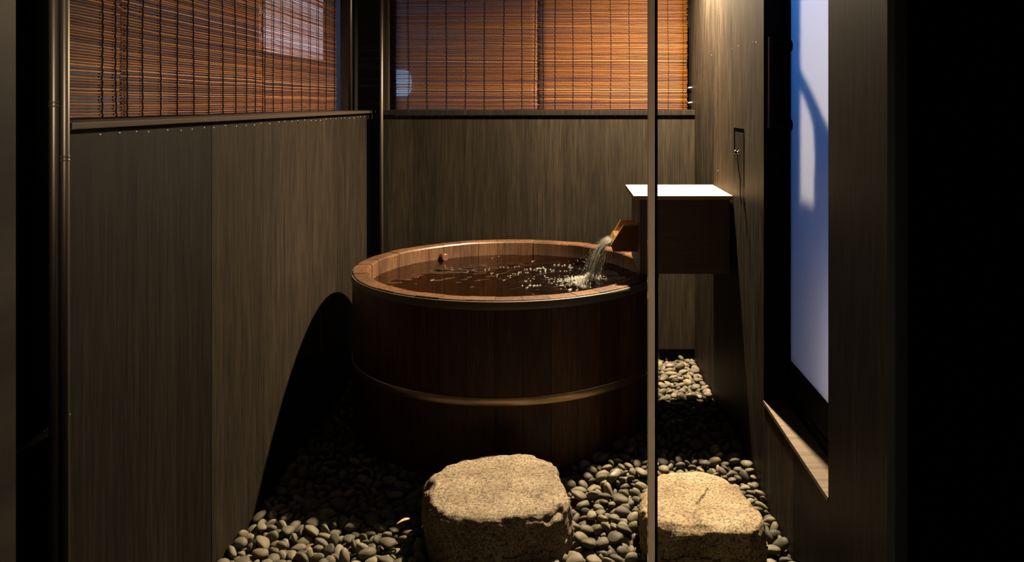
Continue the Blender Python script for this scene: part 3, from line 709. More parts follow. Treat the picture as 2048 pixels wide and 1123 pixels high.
-722,2813,-57,-4,15,-82,5,187,-664,2814,-55,-9,42,-88,7,158,544,2815,10,-23,46,69,3,204,-581,2817,-44,-2,15,99,1,300,-634,2818,-59,-9,-20,42,0,226,
572,2819,7,79,-58,18,6,181,12,2820,-14,-80,21,-20,6,284,-784,2821,-46,-2,-13,-94,3,255,-75,2822,-21,-96,26,-5,5,284,225,2824,11,-36,77,-52,6,172,
365,2824,1,87,23,-11,6,175,437,2825,3,-17,-3,74,0,171,-1005,1943,-78,7,-98,-16,4,146,-943,1914,-68,-29,-76,-54,1,222,-872,1923,-72,36,92,10,1,263,
-824,1914,-68,75,-7,17,4,228,-755,1953,-71,-1,-42,90,0,263,-710,1952,-74,-16,-4,19,2,218,-679,1951,-77,84,55,-3,5,176,-640,1943,-77,-11,-6,78,0,168,
-559,1917,-72,31,-13,43,3,208,-494,1918,-75,-12,-1,-76,1,182,-448,1959,-74,-1,100,7,3,198,-435,1915,-77,-25,8,-33,2,161,-368,1939,-73,6,13,-15,4,155,
-301,1966,-61,10,-9,-2,4,239,-226,1954,-53,12,-12,-89,4,194,-178,1941,-40,-56,-47,30,0,270,-138,1921,-42,-19,9,-97,6,205,
-105,1934,-42,-17,19,-76,2,222,-73,1930,-38,-29,19,-56,5,280,24,1962,-41,5,100,7,5,262,94,1919,-44,-6,-2,-64,2,176,131,1952,-40,6,-68,69,4,188,
179,1969,-44,35,-93,10,0,176,214,1912,-43,2,37,93,0,184,280,1943,-45,5,-15,-49,4,165,306,1913,-46,-95,19,-8,2,145,340,1920,-41,2,17,94,1,231,
392,1939,-43,28,86,40,7,193,454,1915,-44,1,-15,55,7,160,515,1912,-45,-17,-97,16,0,166,579,1936,-45,3,-15,-61,1,153,651,1921,-42,-26,-10,61,0,208,
-1003,1974,-70,45,33,44,3,241,-938,2000,-74,-18,-2,41,7,198,-904,1991,-73,5,-17,-98,1,229,-827,1963,-72,2,-12,-10,3,225,-751,1983,-76,-2,-15,36,7,163,
-719,2004,-76,13,11,34,4,178,-683,1983,-78,-95,-27,2,6,148,-594,1982,-72,-11,-17,7,1,233,-558,1969,-74,-98,10,-3,3,202,-515,1997,-78,13,11,35,4,146,
-476,2003,-79,17,5,12,1,130,-431,2039,-75,-9,27,-5,3,149,-372,1989,-70,12,-2,-36,5,226,-300,2006,-60,5,-7,-37,5,248,-271,1980,-59,35,-40,-61,2,169,
-205,2007,-52,-5,6,10,0,164,-158,1977,-47,3,9,-83,0,170,-125,1984,-41,-84,3,-5,5,213,-19,2012,-38,-31,95,8,7,300,16,1997,-41,-12,-4,19,5,254,
93,1970,-38,-7,10,-86,5,300,126,2005,-44,92,37,-4,4,182,151,1967,-45,-31,-29,25,7,141,238,1960,-41,1,18,-95,7,221,274,1975,-39,63,74,-21,1,238,
348,2018,-47,-50,85,-14,4,130,368,2005,-46,-5,13,62,4,138,422,1971,-44,16,89,41,7,171,469,1990,-43,-13,-13,60,2,192,523,1962,-40,11,-13,-91,4,254,
591,2010,-36,33,-7,-37,2,300,646,2007,-44,-96,19,-9,0,190,-993,2072,-72,-11,-96,24,3,245,-912,2054,-73,43,64,58,3,196,-872,2061,-71,-97,-18,5,7,274,
-799,2050,-72,55,-4,-7,3,216,-772,2016,-76,-9,99,-15,7,187,-720,2040,-75,-98,-10,7,6,186,-656,2072,-74,-95,20,-8,2,217,-592,2044,-77,-13,-10,71,4,163,
-575,2021,-78,0,33,94,0,138,-515,2028,-70,-44,61,-64,7,256,-436,2063,-74,-1,25,-96,4,188,-406,2048,-72,23,29,75,6,200,-334,2067,-66,-51,84,-11,3,201,
-288,2038,-60,16,-6,-48,6,205,-258,2058,-50,7,4,-23,2,300,-180,2017,-51,-96,23,-10,0,130,-158,2032,-46,-92,-34,6,3,173,-89,2037,-39,-9,7,-67,1,260,
-35,2078,-41,-95,21,-8,2,223,21,2032,-43,-29,95,11,0,203,55,2027,-44,-2,17,97,4,186,95,2013,-40,-17,11,-94,3,227,159,2061,-41,-89,-42,6,2,228,
249,2020,-47,-88,-46,2,5,130,280,2045,-43,-96,-20,-2,0,213,311,2038,-46,-58,79,-18,0,154,368,2037,-41,12,0,-43,3,211,445,2048,-35,-2,-22,43,6,300,
479,2044,-43,-18,0,29,7,185,542,2039,-41,-30,-94,15,0,238,576,2078,-44,-11,-30,94,7,173,637,2044,-39,-96,23,-10,0,285,-976,2124,-78,-70,69,-17,0,146,
-946,2058,-73,7,6,39,2,227,-899,2079,-76,-1,-97,25,7,176,-808,2114,-78,90,-41,-12,2,140,-789,2083,-71,83,36,16,7,260,-750,2084,-74,16,36,86,6,185,
-691,2112,-71,29,-95,-7,6,259,-616,2099,-76,-64,-74,14,3,175,-581,2108,-77,-4,9,-29,0,165,-532,2087,-75,25,91,32,0,183,-450,2093,-74,27,-20,-51,7,195,
-421,2092,-75,35,-93,-5,7,178,-357,2099,-65,-95,18,-11,4,264,-287,2103,-63,91,-39,11,1,147,-265,2086,-60,-11,-35,79,2,141,-195,2081,-52,13,2,76,4,130,
-153,2121,-47,-28,26,-79,3,140,-109,2090,-42,26,22,40,3,182,-55,2108,-43,38,-89,-21,5,197,1,2085,-44,93,37,3,5,192,48,2114,-46,-10,10,-51,6,130,
105,2111,-45,-85,-49,9,3,144,152,2102,-43,76,-60,-24,2,174,207,2098,-38,-15,13,-61,3,265,268,2072,-42,15,-3,51,1,206,289,2093,-44,31,95,5,3,153,
361,2080,-39,-44,42,-69,2,244,420,2115,-39,-98,-10,1,3,251,470,2075,-41,-88,40,-19,1,209,504,2087,-40,89,-44,-12,4,259,594,2104,-38,1,-23,-55,7,253,
628,2122,-40,10,-8,99,1,248,-972,2160,-72,58,81,10,6,241,-932,2173,-78,13,-32,-93,2,131,-887,2188,-75,-4,13,-80,1,199,-830,2169,-74,-80,58,-9,7,231,
-770,2144,-74,-51,-6,7,7,208,-735,2145,-72,29,35,70,3,217,-704,2140,-77,-32,94,-14,7,174,-587,2149,-75,-63,75,-16,3,192,-565,2127,-78,11,-99,7,5,160,
-510,2145,-77,33,30,84,2,145,-472,2151,-74,-80,60,0,5,240,-417,2187,-77,72,-62,-15,7,139,-350,2187,-71,2,17,95,1,151,-306,2167,-63,12,0,-18,5,204,
-275,2127,-57,46,-80,38,1,196,-216,2131,-50,7,-16,-89,7,211,-164,2140,-47,-21,-5,47,1,158,-114,2151,-46,4,91,40,7,138,-60,2175,-41,99,9,-5,3,204,
30,2141,-43,-70,-68,13,3,192,77,2119,-43,96,-5,7,3,166,100,2139,-45,78,61,5,5,165,168,2157,-40,17,-4,-34,6,237,227,2158,-43,16,-8,-40,7,188,
268,2136,-37,0,-18,97,3,291,337,2142,-44,-4,-99,11,1,174,374,2189,-43,8,0,-100,2,179,394,2138,-44,9,28,90,7,161,468,2184,-40,13,2,99,6,229,
542,2173,-38,-8,-12,95,6,262,577,2158,-44,97,20,-5,1,172,647,2151,-42,-98,-11,-19,1,195,-976,2202,-75,12,-12,-81,1,199,-951,2191,-75,5,5,-71,2,186,
-872,2218,-75,-46,33,-59,3,167,-810,2202,-73,-11,98,-18,3,222,-778,2218,-77,1,-100,7,5,179,-698,2196,-76,-90,-43,-1,5,190,
-670,2219,-74,88,-47,-5,5,230,-641,2212,-78,-30,-14,47,0,142,-588,2187,-74,-81,-58,12,6,216,-509,2215,-73,10,11,-42,4,241,
-436,2185,-77,-42,-42,41,2,141,-425,2241,-76,-25,-26,41,2,158,-367,2215,-66,-21,-6,-67,6,239,-290,2194,-59,-82,41,-37,2,197,
-266,2175,-56,-81,-57,8,7,232,-170,2221,-45,16,1,-19,1,230,-151,2191,-45,-8,5,29,0,204,-116,2171,-45,-96,-18,2,3,158,-43,2207,-45,-13,-6,71,1,162,
-14,2194,-35,-96,9,18,1,300,68,2180,-43,17,-98,-11,3,180,103,2170,-36,34,83,37,3,231,146,2226,-45,-2,-14,27,6,152,227,2216,-44,-8,-78,58,3,145,
287,2222,-40,15,-11,-98,0,213,317,2235,-42,4,-14,75,7,207,402,2207,-41,-9,12,24,7,202,430,2177,-41,12,13,-53,1,213,450,2228,-46,-79,61,0,5,150,
540,2228,-44,-7,22,97,4,182,612,2187,-46,-1,17,95,4,154,652,2231,-42,12,-19,-82,7,196,-999,2271,-77,-13,1,99,6,148,-911,2272,-77,-84,-51,4,0,171,
-869,2252,-77,14,-2,-85,4,168,-815,2230,-71,-1,36,93,2,249,-770,2258,-78,-99,5,5,6,130,-713,2221,-74,-14,-4,56,1,220,-655,2246,-74,-83,52,-12,3,199,
-617,2235,-73,-1,19,-98,3,210,-556,2253,-73,-1,12,94,3,202,-500,2272,-77,-35,9,-45,2,157,-435,2274,-73,-35,7,-40,2,226,-391,2283,-74,-4,-12,99,4,163,
-358,2278,-69,-98,3,16,2,186,-283,2299,-60,-53,57,-56,3,161,-241,2226,-51,24,97,5,3,239,-183,2289,-46,-60,75,-24,6,213,-173,2256,-48,71,-70,-10,0,172,
-100,2279,-43,13,10,99,6,186,-24,2229,-43,27,95,-13,0,206,-14,2260,-45,2,12,82,3,146,61,2271,-38,-2,32,95,6,261,111,2236,-42,-5,1,90,5,221,
186,2225,-43,53,65,47,2,178,203,2246,-40,-21,20,-45,6,226,290,2283,-42,-21,96,-21,3,200,321,2273,-39,94,32,-2,7,260,387,2253,-41,-10,13,62,1,220,
431,2266,-44,94,29,9,4,178,463,2252,-43,27,21,36,3,168,545,2255,-41,-10,3,99,3,204,578,2246,-43,-18,6,-5,7,182,614,2234,-37,-68,18,-8,7,259,
-1001,2298,-76,7,0,-99,2,179,-938,2308,-75,15,-97,18,0,209,-883,2293,-77,-14,33,-92,2,161,-830,2297,-77,62,-59,-35,7,141,-756,2317,-74,-9,-6,88,0,224,
-720,2316,-75,14,3,-85,4,208,-689,2292,-71,-47,-85,11,5,265,-614,2306,-74,-96,-22,12,0,226,-547,2329,-77,11,13,63,1,151,
-522,2267,-74,17,-41,-57,2,196,-470,2293,-68,10,-3,-94,2,300,-370,2313,-66,38,91,14,0,286,-35,2306,-41,9,11,-34,4,236,-5,2295,-45,51,-67,-37,2,152,
45,2297,-46,6,6,40,2,130,116,2291,-38,87,46,8,0,300,167,2309,-36,55,-17,-10,2,300,210,2330,-44,-13,-12,85,7,158,287,2307,-44,-20,-5,14,2,179,
586,2344,-42,-99,0,10,0,203,640,2297,-45,96,-25,-12,2,137,-977,2376,-75,-48,86,-15,6,196,-938,2383,-71,-6,2,-99,2,254,-897,2343,-76,-86,49,-8,7,186,
-822,2331,-70,11,-45,-86,3,252,-795,2349,-76,-87,46,-3,3,157,-737,2375,-77,-29,4,11,7,150,-677,2358,-73,-97,-2,11,0,229,-626,2362,-75,-19,-4,23,3,192,
-588,2357,-77,-5,-18,91,2,170,-484,2351,-70,12,31,56,2,237,-460,2340,-74,-31,18,-73,2,206,-2,2363,-42,-9,-11,94,1,218,40,2366,-39,-95,-29,11,4,278,
112,2372,-39,6,-17,74,6,235,193,2362,-42,-31,-33,62,7,194,212,2397,-40,-8,32,-83,7,229,599,2385,-37,-10,7,-82,5,300,-1002,2398,-74,-82,-56,13,4,216,
-937,2430,-78,91,-41,-3,7,137,-876,2421,-78,-2,-49,87,5,130,-834,2394,-70,-7,-12,-98,4,300,-729,2398,-79,-11,-5,70,0,133,
-702,2426,-63,-81,-27,-28,2,300,-684,2404,-75,7,3,-90,2,191,-622,2392,-71,-4,-96,-13,5,227,-542,2390,-77,-12,8,96,4,168,
-510,2406,-74,-17,32,-90,2,210,-423,2414,-67,-55,-72,44,1,250,13,2392,-43,-4,-100,7,5,206,97,2398,-44,-15,32,-93,2,174,169,2393,-39,-22,1,1,3,231,
610,2423,-44,34,-3,-33,3,138,-1004,2442,-71,-69,-65,26,5,247,-915,2488,-74,-92,-35,5,7,213,-889,2447,-71,90,-33,-1,3,232,-831,2472,-75,6,8,-97,0,211,
-760,2437,-75,86,30,13,7,192,-716,2484,-78,-96,-19,-3,0,138,-684,2491,-65,2,32,-55,5,300,-631,2481,-73,86,-46,-6,1,234,-545,2426,-71,-13,2,-1,4,272,
-506,2436,-73,-60,67,-43,1,186,-477,2469,-76,45,73,44,7,158,70,2449,-43,18,6,-3,4,182,110,2449,-41,-8,-97,22,2,221,170,2475,-39,-98,8,-3,3,225,
608,2459,-40,-89,-42,6,2,228,-1005,2505,-72,31,6,78,2,211,-928,2547,-75,97,16,6,1,204,-867,2515,-75,-36,-16,20,4,158,-810,2498,-77,-11,-5,-36,4,163,
-781,2532,-71,95,29,-3,6,259,-742,2531,-78,-12,97,-20,3,141,-669,2527,-72,-1,-21,69,3,231,-621,2541,-78,-1,-6,-79,2,139,
-537,2545,-70,-77,-63,11,7,300,-483,2509,-75,22,-48,-75,2,189,-452,2512,-77,17,4,-13,4,165,38,2514,-34,-23,-87,41,3,299,146,2497,-41,-19,-31,65,3,180,
178,2534,-41,18,97,12,1,175,590,2480,-41,-29,-6,36,0,198,-1008,2544,-76,-18,-22,67,3,168,-967,2550,-77,-97,23,-6,5,168,-899,2578,-74,65,-75,-7,5,235,
-810,2554,-67,44,12,26,7,300,-744,2582,-75,-46,-89,5,5,213,-720,2608,-77,-8,10,-66,4,168,-661,2555,-79,-97,-16,0,6,130,-626,2583,-77,60,-76,-13,6,147,
-572,2577,-69,-18,-76,55,3,263,-484,2572,-78,88,-44,-4,4,152,-458,2546,-68,11,-36,-88,6,294,59,2571,-39,12,-24,-38,1,212,137,2533,-41,-16,8,-55,2,182,
145,2579,-34,85,-50,-13,4,281,225,2571,-34,-9,7,71,3,231,578,2531,-40,19,-96,-17,1,186,615,2551,-40,-6,13,-73,6,162,-983,2646,-78,75,65,11,6,139,
-936,2634,-73,46,-9,20,2,206,-904,2634,-77,-13,98,-9,4,157,-827,2625,-66,17,-18,56,6,300,-787,2642,-72,-6,11,50,1,248,-693,2630,-72,-66,74,-11,7,260,
-651,2602,-76,-9,8,-34,0,193,-602,2604,-74,20,-21,-79,0,211,-578,2628,-73,-33,26,-70,2,219,-499,2625,-71,-2,-18,-72,6,258,
-468,2614,-76,44,-89,-8,5,201,63,2610,-38,7,-17,-98,4,249,99,2585,-36,2,99,-11,0,265,159,2630,-34,-50,86,12,0,226,228,2608,-33,81,-23,-6,2,230,
588,2561,-36,-11,-20,2,6,212,609,2592,-35,-83,53,-10,3,214,-1006,2669,-75,-9,11,-54,6,189,-952,2657,-73,-4,12,32,6,220,-851,2651,-75,-5,-37,85,3,177,
-802,2680,-75,-96,22,-1,3,192,-765,2691,-74,-18,97,15,1,218,-733,2679,-75,-66,-74,10,7,206,-670,2655,-77,80,-59,8,6,161,-625,2696,-75,-17,9,-44,3,191,
-536,2665,-76,-34,-92,18,3,172,-504,2691,-76,-3,-12,94,5,184,-403,2672,-76,-12,8,-25,1,153,-6,2653,-42,82,-54,-8,1,201,62,2641,-37,86,-3,3,0,224,
108,2678,-35,1,18,-95,7,190,171,2670,-34,11,-13,-69,7,163,188,2647,-34,83,56,-1,6,179,539,2624,-31,-26,-43,71,0,239,567,2638,-31,95,-29,-8,3,221,
649,2639,-32,-78,54,-32,1,194,-1005,2741,-75,-7,-8,74,5,205,-932,2705,-75,-24,9,-38,2,203,-875,2742,-76,96,-23,0,4,192,-812,2741,-74,-43,-72,46,3,189,
-776,2721,-71,24,91,-21,1,204,-713,2715,-75,15,-7,39,7,179,-679,2726,-72,-58,-80,11,6,249,-611,2720,-74,-8,-81,-57,2,196,-547,2735,-75,64,75,15,4,200,
-489,2733,-71,42,-43,-60,7,227,-449,2720,-74,-18,-16,-4,0,209,-410,2741,-70,13,-9,11,4,273,-39,2727,-41,-11,-14,20,3,213,20,2704,-38,98,4,5,4,246,
83,2724,-33,-18,97,-9,0,233,109,2708,-36,-3,-13,99,4,150,169,2703,-28,-13,3,-8,4,236,214,2719,-24,45,-89,-8,5,282,249,2691,-29,60,-61,-36,7,191,
354,2705,-25,33,92,9,3,208,475,2689,-31,4,20,92,1,174,530,2728,-25,16,7,7,4,217,570,2709,-23,-23,5,-3,4,266,611,2709,-27,7,-6,-89,2,199,
-982,2748,-76,-65,-72,15,2,174,-920,2799,-69,-89,-42,17,4,273,-899,2771,-73,35,-9,8,5,204,-812,2779,-72,-53,66,-44,5,203,
-746,2809,-73,-96,-5,-5,4,196,-737,2763,-70,18,-93,19,1,230,-656,2759,-68,-32,20,-13,7,300,-615,2772,-76,-9,2,-88,0,184,-564,2769,-75,9,-8,60,3,170,
-492,2761,-77,0,59,81,5,144,-461,2784,-68,20,-89,-41,7,300,-408,2782,-67,-7,-99,1,3,274,-334,2790,-65,92,38,11,1,215,-315,2750,-65,-13,6,-13,6,178,
-238,2768,-48,-2,31,95,6,281,-119,2756,-36,-4,84,24,5,196,-61,2769,-43,-12,-15,80,3,174,-6,2814,-43,-46,-85,22,3,158,15,2792,-38,-13,-62,62,4,167,
130,2780,-27,13,5,32,4,174,190,2772,-22,-15,-26,85,5,186,215,2757,-25,74,-66,-6,5,162,255,2785,-18,8,10,-60,6,211,321,2783,-20,22,-96,-17,1,191,
402,2762,-23,66,74,3,4,180,432,2754,-15,58,20,59,3,278,480,2795,-21,74,-66,13,0,155,546,2769,-25,-90,-42,-12,4,130,574,2788,-12,32,18,18,2,293,
643,2763,-17,9,33,83,2,275,-969,2842,-70,-23,0,97,6,193,-914,2839,-74,-63,-76,5,1,143,-887,2863,-64,-8,-14,-84,1,285,-797,2845,-74,-24,95,-20,2,142,
-771,2827,-73,-15,98,-12,7,200,-691,2835,-72,0,16,96,4,204,-664,2852,-73,97,23,-9,2,155,-632,2842,-72,71,68,15,4,190,-534,2845,-71,-34,-93,-12,3,191,
-534,2804,-75,47,78,39,2,166,-488,2864,-73,-42,-90,5,5,154,-373,2865,-60,10,16,84,7,300,-357,2810,-70,72,-55,-26,7,148,-280,2799,-59,14,-10,-69,1,204,
-247,2867,-52,-11,-16,84,3,210,-198,2854,-45,59,-76,-10,4,240,-140,2780,-43,30,6,88,3,172,-106,2837,-47,-12,-4,45,4,130,-54,2834,-42,-45,86,-22,2,207,
-10,2846,-38,-98,-2,-1,3,251,40,2804,-37,4,0,-79,0,203,72,2797,-33,98,6,4,1,195,167,2858,-14,-9,15,-97,2,197,211,2847,-8,-9,-1,95,4,275,
266,2815,-17,94,31,6,2,168,326,2813,-16,-6,21,-94,5,203,378,2838,-15,99,-7,3,3,136,426,2795,-15,78,53,23,0,244,441,2828,-16,2,13,-12,1,159,
540,2802,-16,-95,-28,10,1,214,573,2820,-15,-12,-5,99,7,192,651,2840,-16,17,1,-25,4,145,-1000,2849,-68,-39,91,13,3,211,-968,2874,-69,6,16,86,1,197,
-897,2907,-60,-43,30,-78,0,267,-801,2867,-64,-4,26,52,2,239,-760,2853,-68,-15,-27,94,6,209,-730,2835,-71,96,2,9,3,187,-648,2915,-64,-39,-88,23,3,210,
-619,2874,-70,-59,-79,11,7,181,-557,2879,-70,5,13,44,4,182,-500,2923,-65,-99,4,-11,0,187,-432,2919,-65,43,-88,-16,1,195,-431,2874,-71,-38,92,9,3,138,
-289,2903,-59,17,4,5,1,144,-186,2896,-47,-72,-68,9,7,204,-119,2875,-35,46,58,64,6,279,-28,2938,-43,-5,-97,-23,6,166,-2,2876,-43,90,-43,-8,6,130,
56,2878,-26,-7,13,98,4,300,96,2864,-21,40,-65,-62,3,180,167,2892,-6,14,-7,20,1,265,213,2892,-6,-84,52,-10,6,210,301,2860,-9,-9,-2,90,0,231,
343,2845,-8,51,85,6,3,235,366,2864,-9,-12,9,-30,6,186,429,2879,-10,-45,-24,38,7,141,481,2875,-10,88,46,0,5,172,559,2875,-9,17,-3,-51,4,196,
589,2888,-8,-87,-48,-12,4,173,620,2884,-8,7,-15,-24,6,165,-957,2909,-68,-73,68,-6,5,168,-929,2908,-66,-96,-6,-1,3,186,-878,2951,-57,-36,-16,31,0,273,
-839,2953,-59,-89,-42,13,0,238,-767,2903,-69,11,11,99,1,148,-708,2908,-66,-52,-84,11,4,197,-631,2947,-61,-5,12,43,1,216,-628,2978,-62,99,8,-3,5,142,
-570,2920,-60,-79,-59,8,6,279,71,2921,-25,-76,62,-16,0,217,93,2976,-18,-66,-75,3,5,213,145,2923,-9,-69,-69,14,3,214,193,2926,-2,96,18,7,1,227,
272,2926,-5,-8,18,-87,3,139,332,2949,3,-2,-52,85,1,184,397,2915,-2,-10,-11,-94,7,205,429,2906,-4,-5,6,-99,5,209,510,2937,-1,13,11,33,4,210,
524,2907,-4,-88,-44,5,6,207,587,2923,-2,-36,92,-15,3,192,619,2916,-1,-96,-25,11,4,252,-981,2999,-54,-30,94,-16,6,238,-946,2994,-56,-4,12,-75,0,229,
-864,2997,-56,-64,-2,-25,5,171,-806,3013,-50,7,0,-95,5,300,-744,2981,-60,93,-37,-3,5,182,-713,2967,-57,-14,2,-81,0,257,-671,2948,-62,9,15,75,1,199,
122,3008,1,52,-77,-37,1,300,201,2989,4,-92,28,-11,6,213,259,2984,0,-86,48,3,0,143,312,2968,-2,-11,-6,78,0,138,358,2985,5,-96,7,3,7,229,
417,2993,9,-27,-5,41,0,300,484,2954,3,6,3,-92,2,227,543,2987,5,1,29,95,7,206,564,2955,6,82,-54,-5,3,260,624,3011,10,28,8,39,1,262,
-966,3053,-49,-14,0,-89,6,220,-920,3017,-56,-99,-6,-2,4,168,-879,3022,-50,-4,-99,-12,3,247,-812,3073,-52,20,28,59,3,130,-770,3002,-53,-83,-52,8,2,257,
-679,3064,-48,48,19,-80,6,144,186,3021,2,4,17,92,6,163,244,3052,4,-11,-13,-97,6,144,315,3065,13,-5,99,-13,6,299,373,3036,6,-91,38,-12,0,197,
444,3059,4,10,9,-71,1,149,485,3036,4,90,-30,-26,7,143,518,3016,9,-12,-99,2,5,300,593,3017,4,-63,77,-12,7,175,616,3037,5,10,-33,-94,2,161,
-1003,3075,-50,-19,2,-4,3,161,-961,3110,-42,-89,42,5,4,265,-891,3104,-47,-10,5,-96,1,181,-835,3071,-49,-68,72,-9,5,231,-779,3135,-46,11,14,80,7,174,
208,3071,11,-16,-98,-1,1,272,324,3128,6,-32,1,-5,5,184,404,3101,6,-15,-3,35,4,181,430,3083,8,-56,-4,-9,3,185,475,3056,4,95,25,7,5,153,
546,3085,5,73,67,11,3,149,594,3087,6,-12,-4,62,0,192,629,3095,5,98,11,-6,1,155,-1010,3159,-47,78,61,0,7,130,-932,3128,-48,-3,100,8,5,158,
-859,3155,-46,21,-97,-14,0,168,-827,3141,-47,35,-93,2,4,148,286,3150,10,11,2,94,0,289,383,3157,5,-28,-9,51,6,175,407,3146,7,-15,36,-87,0,216,
488,3158,1,17,-2,-7,7,130,535,3173,2,59,76,26,3,149,567,3157,5,13,12,98,7,187,650,3120,8,-62,-76,17,3,221,-979,3158,-46,-9,-6,33,4,159,
-917,3212,-40,-87,48,-11,1,254,-868,3181,-44,99,-7,-1,5,194,375,3218,0,16,44,85,2,204,434,3211,-4,1,6,97,0,131,484,3193,2,-20,-82,51,5,166,
540,3208,1,60,80,2,5,227,610,3206,0,-14,0,34,1,183,620,3176,11,-9,-58,-68,3,263,-1009,3253,-45,33,-9,-48,3,130,-954,3228,-46,-19,-98,7,5,146,
-868,3220,-46,14,-7,27,1,130,338,3237,-2,15,-7,-68,4,225,378,3252,2,-31,-4,-66,0,284,497,3255,-5,-11,-5,33,5,189,490,3221,-2,-11,-3,63,0,184,
588,3236,-2,20,-8,-61,4,210,646,3247,-5,-99,5,-3,6,182,-952,3286,-43,-11,-42,-85,3,155,-930,3269,-37,20,-83,52,1,244,399,3295,-11,6,-38,-91,5,157,
478,3270,-8,-26,40,-49,7,144,516,3284,-8,-18,-19,73,5,200,595,3290,-6,-95,-27,14,0,255,628,3274,-6,-1,21,25,4,210,-976,3321,-44,39,91,2,2,176,
-875,3312,-45,29,-5,-31,0,153,368,3334,-13,8,-53,-72,2,190,467,3344,-15,-3,45,-89,7,194,538,3340,-10,-99,-2,-10,3,262,588,3332,-12,3,12,-99,0,254,
629,3347,-13,77,62,2,1,255,-998,3398,-40,-17,-91,-36,7,222,411,3416,-19,-3,-23,59,4,269,468,3381,-14,25,-96,11,1,300,503,3375,-21,-88,-45,9,7,166,
558,3386,-21,-10,-7,-15,4,202,635,3379,-23,-12,-2,-21,5,133,-998,3433,-40,-4,12,34,6,241,-903,3457,-34,55,-54,61,0,226,399,3451,-30,-13,22,-86,2,162,
526,3449,-25,51,65,51,2,230,570,3463,-25,-85,-50,13,3,250,642,3415,-21,68,-8,8,5,220,-953,3500,-46,-1,-13,97,5,137,477,3471,-30,-73,66,-1,2,179,
495,3534,-33,-92,36,4,4,228,559,3507,-35,4,14,99,1,154,642,3515,-32,27,-96,-8,5,237,-993,3527,-44,-53,-83,12,6,171,409,3536,-33,-73,64,-24,0,220,
473,3559,-39,13,2,-98,6,130,584,3569,-35,3,-11,98,5,239,624,3543,-34,15,-27,-8,3,178,-980,3625,-42,-19,58,-80,2,196,415,3620,-37,-5,34,93,3,205,
553,3629,-41,6,8,-97,0,169,592,3627,-34,10,-95,-27,3,262,626,3621,-40,15,9,38,1,173,-969,3672,-46,100,0,-4,7,132,452,3654,-40,2,99,-10,4,208,
501,3673,-40,7,-21,74,6,187,575,3658,-37,-10,-6,18,5,271,616,3652,-39,-84,1,-4,3,182,-990,3715,-44,-36,-92,8,1,180,-943,3744,-44,12,1,-6,5,181,
464,3680,-41,96,-26,-6,7,187,509,3702,-41,3,99,9,0,212,592,3711,-43,17,4,11,6,162,629,3726,-40,-31,94,-16,6,221,-996,3770,-42,97,-4,5,4,222,
-885,3754,-40,28,37,74,2,232,388,3739,-40,38,83,40,2,227,466,3765,-43,-14,-4,55,6,168,526,3757,-43,-88,-44,5,6,174,555,3754,-41,58,-78,-14,4,220,
643,3765,-40,9,-10,-15,4,234,-969,3834,-42,-1,-31,69,0,206,-942,3776,-45,89,42,10,1,162,417,3785,-43,-59,-79,11,6,176,514,3835,-45,7,9,-68,3,137,
547,3818,-40,5,-11,-96,5,264,576,3791,-40,-1,12,99,5,246,608,3808,-44,-9,-4,95,0,187,-945,3853,-45,11,-98,-16,4,175,-908,3874,-46,30,87,39,2,140,
-833,3879,-38,12,-15,-84,6,267,381,3856,-44,-77,63,12,2,169,478,3872,-43,-23,-5,26,3,177,513,3877,-37,-20,26,0,7,250,554,3879,-41,-98,-12,7,3,207,
649,3852,-42,-2,-15,-81,1,199,-1005,3920,-45,29,-90,-27,7,153,-933,3882,-41,40,41,60,7,196,-898,3918,-44,32,93,17,4,180,376,3932,-39,-12,-3,13,4,277,
412,3899,-34,-3,-25,-28,6,291,457,3937,-43,-97,-19,1,6,192,493,3938,-43,2,7,-27,2,192,588,3916,-35,43,-86,8,4,300,649,3890,-46,98,1,3,1,138,
-1002,3948,-40,41,-88,11,3,199,-838,3945,-39,-17,7,92,6,244,304,3906,-43,44,72,52,4,149,393,3973,-44,4,-99,-9,7,169,430,3989,-46,-95,-24,-1,0,152,
443,3971,-46,37,-92,-4,1,138,529,3950,-43,-4,17,-85,7,193,561,3963,-36,-33,-90,21,4,300,651,3986,-45,6,-15,-31,6,148,227,4011,-43,25,87,40,7,179,
325,4019,-43,-64,77,5,1,195,379,4023,-44,46,-36,-49,5,156,405,4012,-40,-11,14,-53,7,244,490,4046,-44,-48,86,-13,7,182,533,3995,-45,-82,56,-8,5,175,
574,4008,-41,97,22,7,6,225,648,4020,-42,57,81,12,6,218,195,4056,-36,73,65,0,3,268,241,4071,-45,-59,74,-25,3,152,282,4053,-42,-27,95,-10,7,221,
355,4053,-45,-8,-26,96,0,163,391,4058,-36,-5,-22,-80,7,300,460,4057,-39,-9,9,-77,5,278,510,4090,-45,53,84,7,5,165,595,4080,-41,-1,-100,7,5,265,
655,4101,-44,62,66,30,7,171,140,4112,-42,12,-13,-81,1,213,226,4133,-43,77,-62,-4,3,185,265,4108,-45,-97,-15,-2,4,165,296,4106,-43,89,46,-1,7,196,
387,4135,-43,5,-2,-21,0,216,423,4135,-46,-21,-96,16,0,137,498,4154,-35,19,17,-84,3,267,522,4127,-42,0,12,-92,0,238,593,4122,-42,-9,8,-84,5,227,
627,4111,-41,6,-4,-98,2,228,109,4195,-41,-14,-2,43,6,217,169,4180,-40,99,13,-5,6,254,237,4158,-45,-11,9,-36,1,159,252,4183,-46,-4,12,-75,0,157,
346,4215,-46,-4,12,29,6,130,361,4194,-41,16,6,0,4,235,429,4210,-39,-14,11,-91,3,249,462,4198,-42,-12,1,27,0,242,545,4215,-43,16,6,21,1,191,
583,4165,-43,81,55,13,4,212,654,4154,-46,75,-39,-17,2,130,170,4279,-41,-12,5,90,6,213,232,4288,-42,-3,-45,89,6,176,257,4222,-38,-14,2,-94,6,273,
